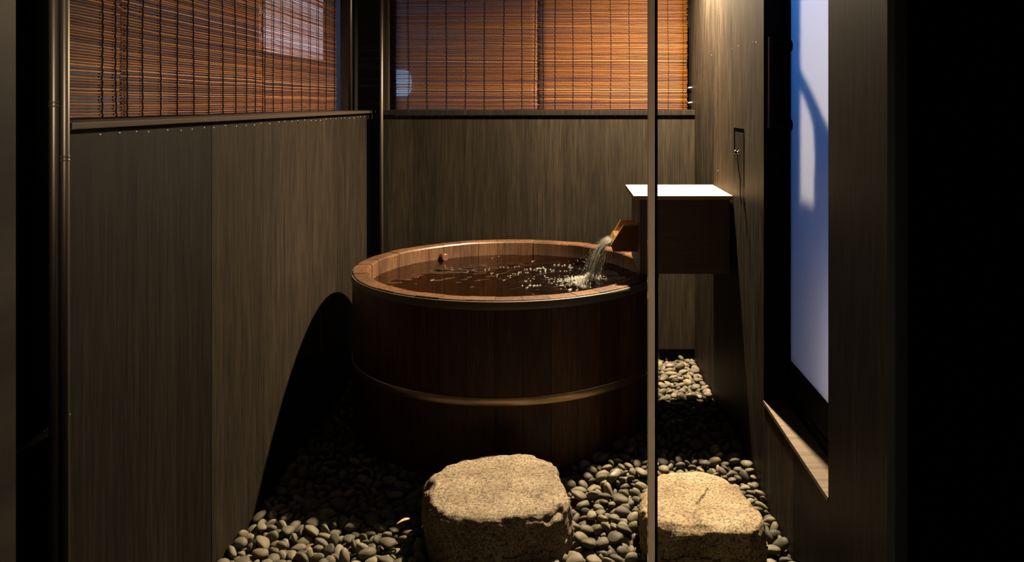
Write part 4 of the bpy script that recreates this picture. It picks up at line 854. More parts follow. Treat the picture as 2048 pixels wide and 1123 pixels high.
297,4214,-42,-2,-99,-1,1,211,380,4249,-46,14,10,98,7,130,416,4241,-43,-12,-2,-72,1,189,490,4252,-41,-61,75,-21,7,236,548,4280,-41,-44,87,-22,2,239,
584,4289,-46,-8,-14,-97,1,130,639,4263,-44,4,-99,6,0,184,-980,1958,-64,80,-1,56,0,234,-915,1935,-73,11,-96,27,3,215,-881,1967,-77,-85,-51,5,4,162,
-800,1938,-70,73,-2,16,5,254,-790,1915,-75,45,11,26,2,177,-706,1920,-74,6,-14,-42,1,210,-647,1913,-79,7,-10,-89,5,130,-594,1921,-73,89,41,11,0,241,
-538,1945,-77,-48,87,-3,5,183,-508,1946,-75,32,-93,-16,1,192,-428,1979,-74,99,-8,3,3,182,-418,1953,-77,-86,-48,6,7,155,-400,1942,-65,49,-3,64,1,249,
-346,1919,-68,-28,-23,41,2,195,-265,1949,-48,76,16,-30,5,250,-214,1918,-48,-96,-16,-23,1,220,-126,1952,-43,-16,-12,62,3,192,
-99,1963,-46,-97,15,-8,0,156,-21,1947,-44,-12,99,-3,5,201,20,1913,-41,78,-32,0,4,170,37,1931,-45,-6,11,-65,0,164,139,1924,-32,1,-48,46,7,289,
175,1915,-43,6,8,98,5,209,198,1949,-40,-15,3,-93,7,231,245,1922,-45,18,-34,-80,5,161,310,1946,-44,-12,4,94,1,181,350,1955,-36,15,93,30,5,300,
428,1942,-40,-13,2,-21,5,266,471,1951,-41,75,-65,-12,1,231,497,1932,-24,74,-67,-4,0,300,554,1940,-40,47,-33,-51,2,228,641,1949,-35,-60,-22,-6,4,250,
-954,1969,-75,-4,29,-88,6,180,-953,2019,-64,-53,-53,56,4,179,-871,2002,-73,-44,-43,36,0,194,-846,1995,-75,69,71,3,4,195,-782,1982,-71,90,31,17,0,264,
-724,1976,-73,-90,-26,4,6,196,-679,2011,-78,-80,-59,1,5,159,-608,2011,-70,-35,-24,14,7,256,-547,2018,-76,58,10,13,5,158,-520,1972,-76,-9,-26,96,0,186,
-488,1967,-77,12,-2,-29,5,161,-397,1977,-74,-78,60,-15,0,189,-349,1999,-72,7,10,72,5,134,-350,1965,-70,-50,84,-18,3,161,-250,2011,-50,7,12,-6,4,300,
-194,1964,-50,1,30,-95,5,164,-151,2006,-45,10,-14,-7,6,177,-92,1998,-43,-13,-1,2,5,213,-59,2001,-30,0,74,-6,4,256,-20,1974,-43,95,-4,6,0,198,
57,1987,-34,-5,29,45,6,280,132,1977,-35,9,-38,7,7,241,195,1989,-32,-74,-45,49,2,259,220,2011,-41,9,0,-35,2,223,258,1947,-43,90,25,36,7,145,
328,1992,-42,3,-3,-91,0,221,398,1965,-47,1,-9,76,0,130,406,2009,-39,-98,17,1,4,275,479,1977,-23,-90,30,-14,2,203,549,2001,-41,11,6,-84,1,223,
563,1968,-44,-13,-24,94,0,178,633,1981,-35,42,-12,12,3,274,-990,2011,-77,10,8,-96,7,142,-930,2031,-75,10,-12,98,4,185,-892,2027,-66,51,-4,31,1,283,
-837,2033,-65,19,22,-95,3,300,-766,2062,-76,-78,61,1,4,169,-718,2071,-72,86,29,19,2,243,-686,2076,-78,-11,-6,-97,3,130,-644,2019,-74,0,11,-97,0,234,
-542,2041,-67,-48,8,58,6,221,-506,2071,-62,17,42,-71,1,298,-483,2037,-70,-33,19,-77,4,242,-381,2025,-73,-17,7,-50,2,178,
-371,2065,-67,-75,59,-14,3,237,-305,2064,-47,68,-30,58,4,266,-219,2048,-40,-9,0,-36,3,160,-211,2062,-53,-14,98,-12,6,153,
-122,2061,-44,-96,-20,3,3,180,-123,2020,-36,-61,-70,36,4,247,-54,2038,-28,86,26,-34,5,300,14,2024,-24,77,41,42,2,173,54,2060,-38,-28,70,-64,0,233,
98,2067,-43,11,4,17,5,206,149,2028,-46,71,-68,-8,4,146,204,2038,-43,-59,1,-22,3,160,277,2016,-38,14,-91,-38,0,270,336,2042,-40,-75,-64,16,2,252,
352,2015,-28,59,-79,-15,3,184,407,2051,-42,11,7,-84,6,196,460,2018,-41,-74,-24,1,3,193,545,2070,-42,-7,-60,79,2,193,576,2052,-44,1,-100,8,5,205,
606,2032,-43,30,87,37,0,185,-969,2093,-75,50,86,-9,1,183,-932,2096,-72,-14,2,20,1,252,-854,2098,-76,33,16,28,2,173,-821,2092,-73,-28,-35,67,7,213,
-753,2123,-77,-97,22,-8,6,152,-728,2105,-73,40,-38,-57,3,199,-642,2093,-70,28,-41,70,0,194,-600,2069,-75,17,-78,-53,7,171,
-548,2111,-76,-35,93,12,0,177,-516,2109,-74,49,87,4,7,213,-488,2100,-68,-48,57,-9,7,218,-397,2120,-71,-15,0,30,6,220,-332,2153,-57,-30,-48,-44,4,201,
-330,2110,-69,-69,-71,-4,0,150,-256,2110,-58,97,22,-8,0,172,-173,2099,-46,-14,12,-72,2,222,-117,2116,-46,72,-67,16,2,130,-81,2080,-42,-5,12,44,1,206,
-62,2085,-19,0,-2,-99,4,300,24,2111,-44,-4,32,-88,7,166,67,2095,-41,-14,46,-87,2,214,137,2079,-33,-38,43,78,7,228,182,2124,-37,-83,-28,-38,3,197,
191,2060,-37,-68,48,-56,1,214,243,2098,-44,13,-8,19,1,179,332,2085,-46,-9,-5,58,0,148,383,2114,-41,2,-22,-59,7,212,423,2079,-43,14,10,98,7,195,
463,2116,-31,-18,-76,42,4,300,521,2129,-39,-68,-67,11,4,241,565,2111,-38,-41,-48,37,5,240,628,2084,-41,13,1,-98,1,231,-1000,2140,-68,64,66,37,0,300,
-948,2126,-73,-14,11,-96,3,209,-839,2139,-77,-2,-99,-1,1,155,-832,2122,-60,93,36,7,4,242,-805,2144,-73,84,54,0,3,214,-709,2165,-75,-98,2,-3,2,197,
-674,2150,-68,29,17,-40,0,256,-640,2157,-74,36,91,17,5,219,-545,2177,-69,15,-80,-5,7,196,-527,2161,-79,-88,-45,12,4,130,-429,2122,-74,81,57,10,3,190,
-395,2180,-74,88,-46,-7,7,174,-357,2134,-70,-10,99,-9,4,193,-288,2165,-44,-17,7,-51,0,176,-243,2122,-39,-16,3,-91,3,198,-188,2130,-48,17,1,77,7,190,
-136,2155,-39,36,-3,-93,0,189,-85,2153,-44,15,-11,23,6,171,-50,2140,-36,25,35,90,3,266,3,2120,-46,-18,10,-76,2,143,52,2155,-43,-23,-61,57,7,172,
79,2149,-40,-48,-62,37,3,216,134,2138,-39,-71,69,-12,1,270,199,2179,-38,5,92,-34,2,224,269,2107,-47,4,7,50,5,130,309,2132,-35,69,-29,-18,4,230,
350,2119,-40,20,-56,80,5,207,415,2148,-45,81,-56,-12,1,156,455,2155,-45,-23,-18,76,6,143,528,2158,-26,-82,-10,-27,4,140,554,2139,-44,41,-91,6,3,161,
635,2174,-47,8,9,60,5,130,-958,2180,-53,97,19,-4,3,186,-921,2196,-74,-6,-20,95,3,200,-857,2180,-69,-47,-40,76,3,202,-847,2212,-73,61,-72,-6,4,210,
-759,2174,-76,-14,-9,67,4,166,-737,2186,-78,-87,-45,13,3,134,-672,2180,-75,-48,-87,7,1,193,-621,2198,-70,-20,34,-82,0,275,
-545,2209,-74,13,-11,-73,1,214,-525,2198,-54,-11,8,-99,1,214,-462,2181,-76,-18,3,-26,2,185,-382,2196,-74,27,64,72,3,130,-330,2206,-58,15,78,-47,6,200,
-331,2232,-65,12,-33,93,2,222,-272,2215,-51,-64,-58,-50,4,234,-207,2206,-48,-5,13,-76,1,236,-132,2180,-29,-64,-28,10,1,204,
-108,2238,-45,17,-4,-38,6,151,-75,2205,-41,96,-26,-8,3,206,32,2185,-40,-1,10,40,3,224,59,2213,-39,-35,-66,45,7,237,126,2178,-42,25,48,74,0,178,
167,2200,-37,-7,-26,36,4,268,202,2205,-41,-91,16,32,1,166,252,2164,-46,-14,-98,14,7,137,336,2171,-43,63,-51,-25,7,175,343,2224,-40,-92,21,33,2,191,
447,2202,-45,-16,32,-91,2,155,492,2207,-41,68,68,25,3,197,519,2206,-45,6,-1,-26,0,168,551,2204,-45,17,8,26,1,162,632,2204,-43,98,-17,-2,5,211,
-1006,2241,-78,-4,98,14,4,134,-932,2226,-75,-4,-98,18,6,200,-886,2272,-75,-94,9,15,1,153,-838,2264,-75,43,-88,-13,4,201,
-800,2272,-75,57,-12,-17,5,185,-743,2250,-73,33,28,87,3,188,-630,2265,-76,90,43,9,3,165,-596,2268,-70,9,15,77,6,280,-537,2235,-52,-72,-46,33,3,252,
-529,2239,-78,14,-9,27,7,130,-471,2258,-76,-31,93,-20,2,178,-405,2237,-78,-7,6,19,0,130,-321,2266,-61,-1,23,-94,1,253,-296,2241,-63,5,14,86,4,172,
-219,2292,-51,16,-84,52,1,164,-160,2293,-20,0,-98,22,1,262,-135,2283,-41,47,-29,-44,3,221,-85,2255,-45,-47,87,-9,6,160,-58,2256,-39,-94,17,21,4,203,
12,2244,-40,-3,12,-80,0,275,78,2238,-41,-58,78,-1,1,200,135,2257,-42,78,62,-10,0,204,166,2250,-41,-4,87,-49,3,189,237,2240,-45,15,-30,-91,2,140,
253,2227,-40,49,-80,34,2,209,298,2297,-17,92,-29,-9,6,291,348,2253,-39,13,-91,-27,3,219,420,2238,-39,11,-77,-61,5,246,512,2228,-46,26,14,42,7,130,
489,2272,-44,-7,8,-48,4,181,565,2276,-44,16,97,18,1,182,649,2263,-44,7,-17,-31,6,168,-975,2328,-72,-10,-10,81,4,257,-902,2314,-73,29,63,72,7,200,
-851,2302,-74,60,70,29,5,206,-812,2302,-75,41,-44,-56,5,173,-788,2305,-74,-79,-60,11,7,218,-737,2274,-76,33,78,52,2,159,
-698,2337,-77,-16,12,-55,3,151,-650,2281,-74,-11,28,-87,5,209,-545,2296,-72,16,-23,-29,1,229,-484,2319,-75,-29,95,8,3,172,-449,2330,-52,10,9,2,0,251,
-437,2303,-77,34,93,5,0,164,-312,2298,-65,-12,0,33,0,193,-59,2278,-45,-14,99,2,5,165,19,2291,-40,-74,65,-9,3,228,40,2333,-46,-86,50,-4,7,140,
73,2311,-37,-10,-6,-31,1,290,163,2277,-31,22,71,67,4,271,191,2281,-46,95,-25,0,4,148,261,2301,-39,36,68,28,5,183,576,2297,-45,-90,41,3,2,152,
641,2322,-38,-50,10,-20,7,259,-1005,2356,-74,-65,75,-9,7,212,-922,2335,-76,-11,-24,96,4,154,-871,2375,-76,-97,9,-5,7,185,
-817,2363,-77,14,-11,-59,7,155,-768,2366,-74,83,54,10,0,217,-716,2359,-78,-97,12,-5,2,149,-669,2333,-76,-98,11,9,0,177,-641,2329,-66,-47,-78,9,0,265,
-569,2374,-71,-4,-73,64,2,245,-534,2364,-77,6,2,28,0,167,-434,2349,-72,76,-60,-22,3,204,-401,2345,-74,-18,-3,3,2,188,-25,2339,-36,3,93,-35,7,266,
79,2345,-45,-39,-91,14,6,163,104,2333,-43,29,28,69,6,177,142,2371,-42,-11,16,-77,3,197,227,2356,-38,-54,-82,14,4,279,657,2340,-41,-25,69,18,1,130,
-948,2408,-77,-37,-26,47,7,150,-908,2421,-75,24,-40,-73,2,194,-885,2400,-74,-98,-11,-4,0,232,-816,2371,-54,-6,-66,32,2,164,
-775,2403,-69,-15,0,99,3,272,-706,2379,-75,93,-18,1,0,189,-658,2394,-72,-88,-45,17,0,253,-630,2422,-76,98,-4,-3,1,177,-570,2401,-69,-21,49,22,1,180,
-476,2418,-72,94,-32,-12,2,239,-482,2446,-77,-93,32,0,3,144,45,2427,-42,-30,4,15,6,175,77,2420,-39,29,8,58,4,233,204,2454,-37,-11,16,-79,3,260,
641,2434,-43,-18,30,-89,2,176,-972,2458,-72,-5,21,-46,1,225,-944,2471,-72,89,-32,-23,6,211,-866,2463,-73,63,2,60,7,161,-852,2436,-74,6,-3,66,0,226,
-781,2462,-74,86,-50,6,7,214,-727,2443,-73,-51,-21,22,1,173,-667,2432,-74,96,-24,1,3,193,-586,2440,-72,-26,-22,44,3,224,-551,2461,-78,13,11,37,4,150,
-504,2473,-71,6,-1,65,3,239,-427,2456,-74,-33,23,-57,5,186,21,2446,-45,41,41,59,7,138,122,2481,-40,21,-25,-86,3,196,655,2462,-42,63,60,35,7,165,
-953,2529,-77,21,-41,-78,3,132,-936,2512,-73,68,-72,-9,3,205,-896,2541,-76,15,-11,23,6,164,-850,2495,-71,-50,80,-32,4,232,-756,2507,-76,6,4,-75,2,174,
-697,2525,-75,-69,72,0,5,206,-644,2524,-78,76,62,14,1,134,-614,2508,-70,-16,-54,74,3,252,-569,2537,-73,-82,56,12,2,217,-530,2485,-75,22,-51,-77,3,164,
-455,2483,-75,-9,2,-15,0,212,84,2489,-36,-54,-82,15,2,300,207,2489,-38,-72,-41,9,6,184,640,2522,-30,-21,83,50,6,256,-998,2592,-72,-92,-37,10,1,252,
-866,2549,-68,-59,20,-45,0,282,-784,2581,-78,-17,17,-97,3,130,-717,2546,-75,-6,10,44,3,178,-682,2568,-74,-45,89,6,5,236,-601,2566,-75,22,97,9,7,203,
-512,2582,-75,-9,-10,91,1,201,-428,2607,-75,30,-55,-65,5,164,65,2535,-43,97,19,0,1,167,93,2531,-44,49,86,12,6,146,219,2541,-41,-4,19,-95,3,143,
636,2573,-40,-41,90,16,1,144,-955,2606,-76,65,-75,-15,4,173,-922,2604,-74,90,-11,8,2,200,-859,2605,-76,8,53,83,7,159,-802,2599,-72,43,-80,-37,7,231,
-754,2617,-71,-34,-4,-42,6,215,-704,2584,-75,61,39,50,5,169,-680,2599,-74,-78,-37,11,1,169,-612,2632,-72,-27,31,89,4,172,
-554,2641,-77,-10,-9,78,4,156,-433,2661,-71,13,-53,-81,3,223,25,2643,-45,12,2,-2,5,132,107,2618,-35,-97,19,-4,7,257,191,2605,-31,8,15,92,7,273,
213,2635,-33,31,15,18,3,180,571,2593,-30,0,-26,-66,1,300,-954,2694,-74,37,85,28,0,187,-903,2686,-72,63,50,47,2,242,-883,2658,-66,71,55,8,3,258,
-837,2683,-74,-2,-12,59,4,220,-693,2682,-69,8,-9,-99,1,300,-644,2672,-75,7,-30,-95,5,192,-592,2650,-78,85,43,19,0,139,-589,2684,-77,-34,93,-8,4,165,
-525,2644,-75,4,-73,-65,5,175,24,2662,-44,1,7,21,5,146,85,2692,-36,-56,74,-34,1,178,123,2643,-33,75,-17,-3,3,209,133,2664,-37,-34,-94,5,5,156,
233,2664,-32,7,-14,-38,1,183,521,2667,-28,-2,-100,7,5,300,573,2682,-31,17,96,-20,5,166,615,2670,-26,-34,-9,-11,2,299,-965,2725,-74,-17,-5,14,2,219,
-933,2745,-78,-7,-6,100,0,141,-876,2690,-78,-21,-96,16,0,138,-841,2726,-71,19,-28,-81,0,258,-752,2739,-75,58,-5,-6,5,186,
-714,2740,-76,4,-95,-30,7,178,-598,2744,-75,-61,-70,28,3,170,-574,2740,-73,35,-13,-66,0,205,-477,2700,-73,97,4,-17,6,203,-464,2669,-75,68,1,26,3,168,
-410,2705,-75,90,-42,-7,7,179,-29,2695,-38,-95,21,3,7,279,5,2676,-41,25,50,62,1,151,53,2702,-42,-93,-34,3,6,130,127,2746,-32,-18,2,17,7,133,
156,2731,-29,27,25,92,2,160,250,2727,-16,58,-15,-79,7,233,273,2709,-24,-39,-39,49,2,256,389,2738,-24,-26,-72,-64,3,165,492,2712,-20,82,-49,-1,6,300,
583,2750,-27,89,42,10,1,131,643,2694,-24,-4,-78,55,5,245,-951,2789,-76,7,-10,98,4,168,-953,2761,-67,13,-1,-78,1,234,-879,2791,-75,-29,16,-24,7,177,
-840,2796,-70,-80,-58,-14,1,256,-792,2788,-78,11,-5,-54,5,130,-698,2761,-73,4,-95,28,7,215,-636,2791,-75,76,63,3,1,178,-593,2800,-77,-19,-26,88,7,130,
-535,2778,-76,-3,-12,94,5,170,-396,2826,-73,81,56,3,1,149,-335,2731,-65,-32,-40,30,1,166,-195,2767,-49,-2,14,44,4,191,-94,2768,-41,-88,-47,-5,2,229,
-70,2739,-33,-37,-36,77,1,258,12,2763,-37,22,-97,-12,2,247,103,2747,-33,-70,46,-33,3,145,177,2750,-25,7,-37,92,3,169,239,2755,-14,38,-40,78,3,242,
300,2760,-25,9,9,-69,6,138,324,2735,-24,-10,10,90,4,222,348,2778,-21,-86,-49,14,0,181,468,2754,-19,-83,-52,9,3,256,506,2749,-25,11,-13,-92,4,187,
566,2759,-20,82,13,27,4,173,610,2781,-22,-11,4,91,3,142,-1006,2809,-68,56,30,60,5,244,-941,2835,-72,-71,68,-15,3,187,-857,2845,-72,69,72,2,7,189,
-837,2829,-74,8,10,-63,6,146,-713,2813,-75,5,11,66,3,145,-679,2779,-78,-99,10,8,1,130,-587,2824,-73,23,11,89,1,184,-565,2800,-70,40,4,-20,4,207,
-480,2809,-75,72,69,-5,5,177,-457,2814,-76,-41,18,-40,7,137,-380,2807,-74,17,4,-12,4,141,-351,2833,-68,6,29,-95,6,141,-300,2876,-58,-58,-78,17,3,192,
-273,2884,-55,44,-87,6,5,186,-217,2893,-45,-46,-32,34,3,236,-171,2878,-48,-21,43,-80,7,145,-79,2795,-47,-78,63,0,5,130,-29,2793,-44,-42,90,-12,6,174,
-32,2820,-36,-17,-41,-58,2,220,33,2840,-33,23,-92,-20,4,230,142,2830,-18,-93,35,-11,2,219,161,2799,-19,8,-35,93,2,222,242,2818,-7,69,-49,28,2,216,
265,2844,-9,2,-23,-97,1,237,296,2819,-11,67,42,45,7,244,360,2808,-16,10,29,84,6,188,455,2789,-20,54,-12,-18,3,156,498,2854,-10,3,21,-96,1,192,
541,2845,-10,-3,-6,-25,0,252,603,2828,-16,-18,-1,32,7,155,644,2816,-14,13,-14,16,6,207,-939,2885,-69,90,11,4,7,170,-865,2914,-65,-60,80,-1,5,211,
-839,2882,-72,-76,-64,1,5,147,-751,2879,-59,-1,73,31,1,213,-717,2868,-65,-12,18,72,4,263,-680,2877,-68,-19,6,-24,3,206,-589,2870,-71,99,3,3,0,172,
-570,2851,-73,-18,-3,5,2,169,-503,2848,-73,-2,19,-97,3,148,-469,2930,-65,78,-62,-8,6,173,-403,2904,-60,-93,-36,8,7,300,-247,2900,-52,-94,27,13,1,170,
-64,2927,-37,-54,7,14,2,231,-77,2849,-41,-30,-1,24,6,201,-1,2927,-42,-14,2,22,1,150,14,2900,-36,-72,-65,12,4,217,121,2894,-16,18,-97,18,0,237,
242,2872,2,43,-32,84,7,271,256,2900,-6,-22,-5,17,2,181,312,2892,-4,7,-16,-31,7,226,402,2874,-3,-67,71,-7,7,300,454,2859,-13,-94,-16,4,3,142,
508,2879,-1,35,-39,67,0,210,584,2850,-12,52,-84,2,4,195,649,2870,-10,49,-86,-12,4,190,-985,2903,-66,10,1,52,5,216,-940,2940,-60,-2,-17,-70,6,236,
-909,2931,-66,-12,4,-95,1,139,-838,2926,-67,25,-96,-12,2,134,-767,2957,-56,25,96,14,0,288,-724,2936,-67,32,94,-5,5,134,-680,2913,-66,-77,-56,16,3,173,
-620,2917,-66,25,23,79,1,168,-567,2971,-55,-74,63,22,4,258,8,2950,-31,33,-83,44,4,251,104,2944,-12,24,-62,-72,5,260,120,2923,-17,-64,-70,13,1,142,
219,2951,1,-12,1,-47,5,220,230,2917,-3,17,1,-8,6,185,344,2901,-4,85,41,20,0,205,367,2953,0,-74,-67,-3,7,187,414,2937,-3,12,-1,-21,5,166,
472,2916,-2,-99,-9,-5,1,229,499,2901,-3,58,-53,-51,1,153,558,2908,-6,-11,8,-30,1,163,654,2925,1,-53,71,-25,6,174,-965,2965,-61,-10,-10,89,6,163,
-910,2959,-61,78,61,2,1,191,-891,2987,-49,90,-34,23,7,283,-801,2978,-59,87,47,9,3,164,-731,3001,-55,77,-4,4,5,199,-737,3028,-50,8,39,91,6,225,
-670,3037,-52,-84,-43,16,3,192,156,3030,2,27,-26,-63,6,226,237,2982,7,61,67,31,7,250,271,2955,6,-11,-35,90,6,244,333,2973,2,30,-16,-40,7,174,
399,2960,2,-3,31,95,6,185,430,2957,-2,88,-44,-6,1,138,487,2995,2,30,-50,-70,5,141,511,2983,2,-51,84,-6,2,172,588,2984,9,11,-14,-7,7,290,
650,2957,3,23,-26,-85,3,199,-998,3024,-52,13,-27,-91,5,220,-939,3037,-50,-40,45,-72,3,203,-852,3043,-56,-7,-10,97,0,130,-825,3036,-52,21,17,42,2,184,
-730,3071,-47,-13,-20,85,3,226,-704,3059,-52,81,1,19,0,143,231,3030,4,-90,42,4,0,172,265,3022,10,14,11,49,1,288,334,3037,4,-87,-33,-15,2,130,
350,3057,5,10,-14,-88,1,159,415,3055,12,-1,48,-80,7,252,475,3010,5,82,42,8,7,180,502,3053,5,78,-61,-3,6,163,572,3069,5,-79,-51,-16,4,130,
651,3047,13,-42,-49,40,6,225,-996,3098,-47,11,-90,-42,7,180,-917,3057,-53,-34,29,-61,7,151,-879,3059,-45,9,-29,-94,5,297,
-772,3096,-43,-44,-26,41,7,254,-705,3082,-51,76,62,14,1,156,280,3089,11,20,-28,-78,6,239,320,3103,9,-95,3,-7,4,220,382,3058,4,16,5,-2,4,141,
400,3075,11,-53,29,69,2,154,482,3104,4,17,0,2,7,130,493,3078,3,-6,-4,-97,0,130,565,3106,11,51,-40,76,1,174,618,3066,14,-21,51,-83,2,296,
-959,3141,-47,97,17,7,4,164,-900,3171,-40,21,-26,-57,1,231,-901,3129,-47,2,34,91,2,156,-789,3169,-33,-27,2,89,3,299,318,3169,5,35,-42,-64,3,196,
343,3145,6,15,50,83,2,200,436,3126,8,-27,95,14,4,235,456,3156,11,59,52,-13,1,190,513,3152,6,14,-56,-79,7,186,570,3131,7,99,15,-3,7,209,
615,3127,8,-47,87,-6,4,228,-1008,3190,-46,13,11,55,1,144,-970,3184,-44,70,66,-27,1,155,-829,3179,-33,-38,-39,-22,5,245,359,3168,1,89,43,10,4,149,
411,3179,7,1,34,91,2,256,453,3221,-2,40,91,-5,5,182,504,3174,2,0,7,6,2,164,573,3194,5,-3,-9,45,0,271,653,3180,2,-16,-13,81,1,162,
-965,3258,-44,73,-67,-6,5,190,-901,3265,-45,-32,-7,43,7,147,-866,3283,-36,-85,-46,-5,0,300,353,3280,-7,10,-20,-96,4,206,425,3260,-8,-25,-11,61,0,138,
453,3262,-4,-65,74,-13,6,228,535,3255,-1,26,-22,-74,2,254,597,3262,-8,-99,4,2,0,158,-1009,3285,-40,-15,-56,45,6,172,-901,3299,-42,-46,88,-5,4,228,
431,3297,-9,13,36,88,5,195,442,3322,-15,3,-29,-95,7,154,536,3301,-4,-63,-56,50,5,226,569,3270,-10,7,-15,-98,4,134,613,3320,-16,-27,0,24,0,130,
-994,3369,-38,-4,-35,94,6,246,-926,3358,-46,-11,4,-69,5,148,427,3368,-15,95,-5,-30,1,207,498,3348,-15,-82,29,-26,1,175,512,3319,-15,90,-42,-13,4,159,
573,3359,-18,99,8,-10,2,181,632,3305,-3,-48,12,67,5,217,-970,3414,-45,-20,-97,-5,4,154,442,3419,-23,-30,-67,52,2,198,548,3417,-20,-95,-24,10,3,265,
596,3394,-22,-7,-10,96,0,205,656,3388,-20,59,54,46,6,163,-998,3471,-41,-55,5,-21,2,222,-918,3506,-41,-6,-99,16,6,233,424,3491,-32,-84,51,-10,6,180,
482,3442,-24,-97,-9,-22,2,211,594,3428,-19,55,-16,-20,7,277,607,3473,-31,-32,94,-10,6,178,-916,3536,-44,-13,-1,-5,5,194,440,3523,-31,11,-17,-89,1,240,
505,3475,-33,43,-31,-45,2,130,594,3505,-27,96,25,-10,1,286,646,3477,-25,-56,79,-1,1,257,-920,3568,-39,53,7,16,2,252,408,3585,-36,18,25,67,5,224,
545,3564,-38,67,72,16,4,175,561,3543,-36,45,11,27,2,173,641,3566,-37,7,-99,-11,6,181,-1002,3596,-39,-37,25,-54,7,264,403,3648,-35,-34,7,83,3,195,
521,3601,-32,-17,-93,33,3,283,601,3602,-41,-19,97,-11,6,139,616,3581,-38,-73,-65,11,2,190,-910,3630,-44,9,11,-36,4,187,480,3697,-39,40,22,-89,5,152,
528,3650,-39,14,43,85,3,191,610,3684,-40,-12,10,-34,1,210,-1009,3692,-44,-79,-59,16,2,167,404,3688,-35,-47,-44,29,7,264,415,3720,-44,12,12,80,7,151,
529,3727,-39,10,90,42,7,240,547,3700,-44,-35,-93,5,5,155,646,3694,-37,-90,33,-1,1,216,-954,3722,-43,-37,7,-46,3,168,-965,3759,-45,5,17,-98,7,144,
362,3796,-44,-77,62,-10,7,177,472,3735,-39,-94,-21,3,3,226,596,3744,-34,-64,-4,-46,5,246,-1008,3818,-39,62,51,53,1,198,-913,3790,-38,-10,22,66,4,259,
424,3825,-41,-33,93,-7,4,227,460,3804,-38,-42,20,-41,7,257,501,3787,-43,17,-3,-14,7,180,583,3827,-44,84,33,15,7,158,647,3794,-41,-3,-45,89,7,202,
-999,3859,-39,-7,11,58,1,257,-906,3830,-42,70,-58,-22,2,200,-896,3854,-46,0,-26,97,2,137,436,3874,-42,4,-38,-92,5,209,455,3845,-43,14,-5,-80,4,197,
539,3849,-43,-36,92,16,1,200,611,3857,-36,-16,90,39,7,294,629,3879,-44,-90,37,-11,7,167,-961,3876,-43,1,18,-95,7,186,-938,3923,-33,9,-52,80,1,284,
-834,3915,-45,-5,-99,14,4,154,325,3876,-36,-48,58,-4,5,203,427,3852,-45,-60,-4,2,3,130,448,3905,-41,-4,-12,-51,3,214,555,3931,-43,-11,-99,-1,0,190,
636,3913,-38,90,40,0,4,285,-810,3904,-47,16,-7,-51,1,130,323,3978,-43,-75,-63,18,0,195,424,3942,-40,40,-81,-38,7,244,493,3984,-45,-18,-3,4,2,170,
508,4003,-45,-11,4,91,3,135,587,3981,-46,-7,10,-60,0,142,616,3995,-41,14,-97,-19,4,241,254,3993,-43,36,-92,5,6,191,302,4032,-42,57,39,54,5,189,
355,4023,-41,16,4,86,7,215,436,4023,-40,-87,46,3,2,247,479,4009,-38,91,-34,22,1,252,518,4043,-40,92,33,12,3,227,577,4057,-47,17,-3,-30,1,130,
616,4032,-42,-43,90,6,7,212,236,4099,-44,-15,-23,92,0,181,316,4085,-40,-7,10,-97,5,259,367,4081,-39,-66,-32,11,2,244,456,4099,-45,-62,-76,13,2,161,
477,4094,-45,-61,-78,12,7,159,553,4093,-45,-34,-92,18,3,149,602,4053,-45,24,-95,-18,1,158,643,4059,-41,20,97,-13,0,240,142,4083,-46,12,2,-23,3,130,
170,4090,-35,41,37,56,3,291,252,4131,-45,5,12,-35,6,145,328,4157,-40,51,86,1,3,226,351,4131,-46,-33,-94,-12,6,145,460,4158,-41,10,6,40,5,250,
491,4116,-45,-47,-53,38,2,140,561,4122,-43,5,-11,-96,5,194,628,4142,-43,91,39,-2,1,206,128,4174,-44,-97,-20,1,6,180,107,4115,-44,98,12,5,1,176,
218,4214,-43,0,34,92,2,187,268,4159,-40,-32,-5,37,7,237,279,4190,-42,-22,-70,-68,3,181,355,4160,-45,17,-3,-46,4,163,397,4163,-44,42,90,-8,1,176,
499,4188,-42,18,2,82,6,197,551,4167,-45,33,94,3,3,142,588,4208,-41,-9,-3,93,0,260,624,4179,-38,99,-13,3,3,261,136,4290,-43,-16,-79,-58,1,148,
143,4206,-45,-3,12,-82,0,181,197,4237,-43,-14,0,32,1,190,239,4266,-44,-8,19,-87,3,158,357,4246,-44,-12,-16,72,2,181,439,4256,-44,19,24,66,6,168,
464,4264,-43,-20,-62,60,7,174,503,4220,-45,-8,9,-46,0,166,573,4265,-38,16,-43,-22,1,207,649,4228,-37,-45,-50,39,2,274,-997,1919,-73,-13,5,-99,6,223,
-957,1941,-66,19,34,-69,2,242,-859,1962,-75,-47,60,-62,5,162,-850,1944,-77,-12,30,-76,7,142,-758,1919,-75,-2,14,-88,6,188,
-732,1922,-60,84,51,17,2,252,-670,1921,-66,49,-74,20,4,249,-613,1946,-74,-24,26,-87,2,208,-565,1943,-74,-5,97,-3,6,165,-526,1920,-64,-37,44,-9,4,222,
-462,1925,-69,-80,45,-31,1,265,-406,1911,-76,-94,-23,9,2,149,-355,1944,-54,13,-50,74,3,187,-320,1920,-61,71,33,48,0,208,-285,1924,-55,37,76,52,2,290,
-188,1908,-45,55,50,-49,5,142,-164,1921,-49,-4,14,-82,6,134,-125,1912,-26,-86,17,17,6,175,-36,1913,-41,-17,-47,-86,2,199,8,1937,-45,-98,-2,-2,2,160,
62,1952,-43,-26,-76,40,5,163,113,1934,-44,81,-55,-16,5,179,164,1944,-45,11,8,-42,4,159,222,1932,-35,46,55,-49,1,206,273,1915,-39,47,-8,17,6,221,
307,1920,-26,76,-63,4,1,203,382,1915,-40,-4,95,26,7,224,422,1913,-40,-16,-42,-89,5,215,446,1960,-30,4,73,57,2,149,565,1911,-47,-92,-37,13,0,130,
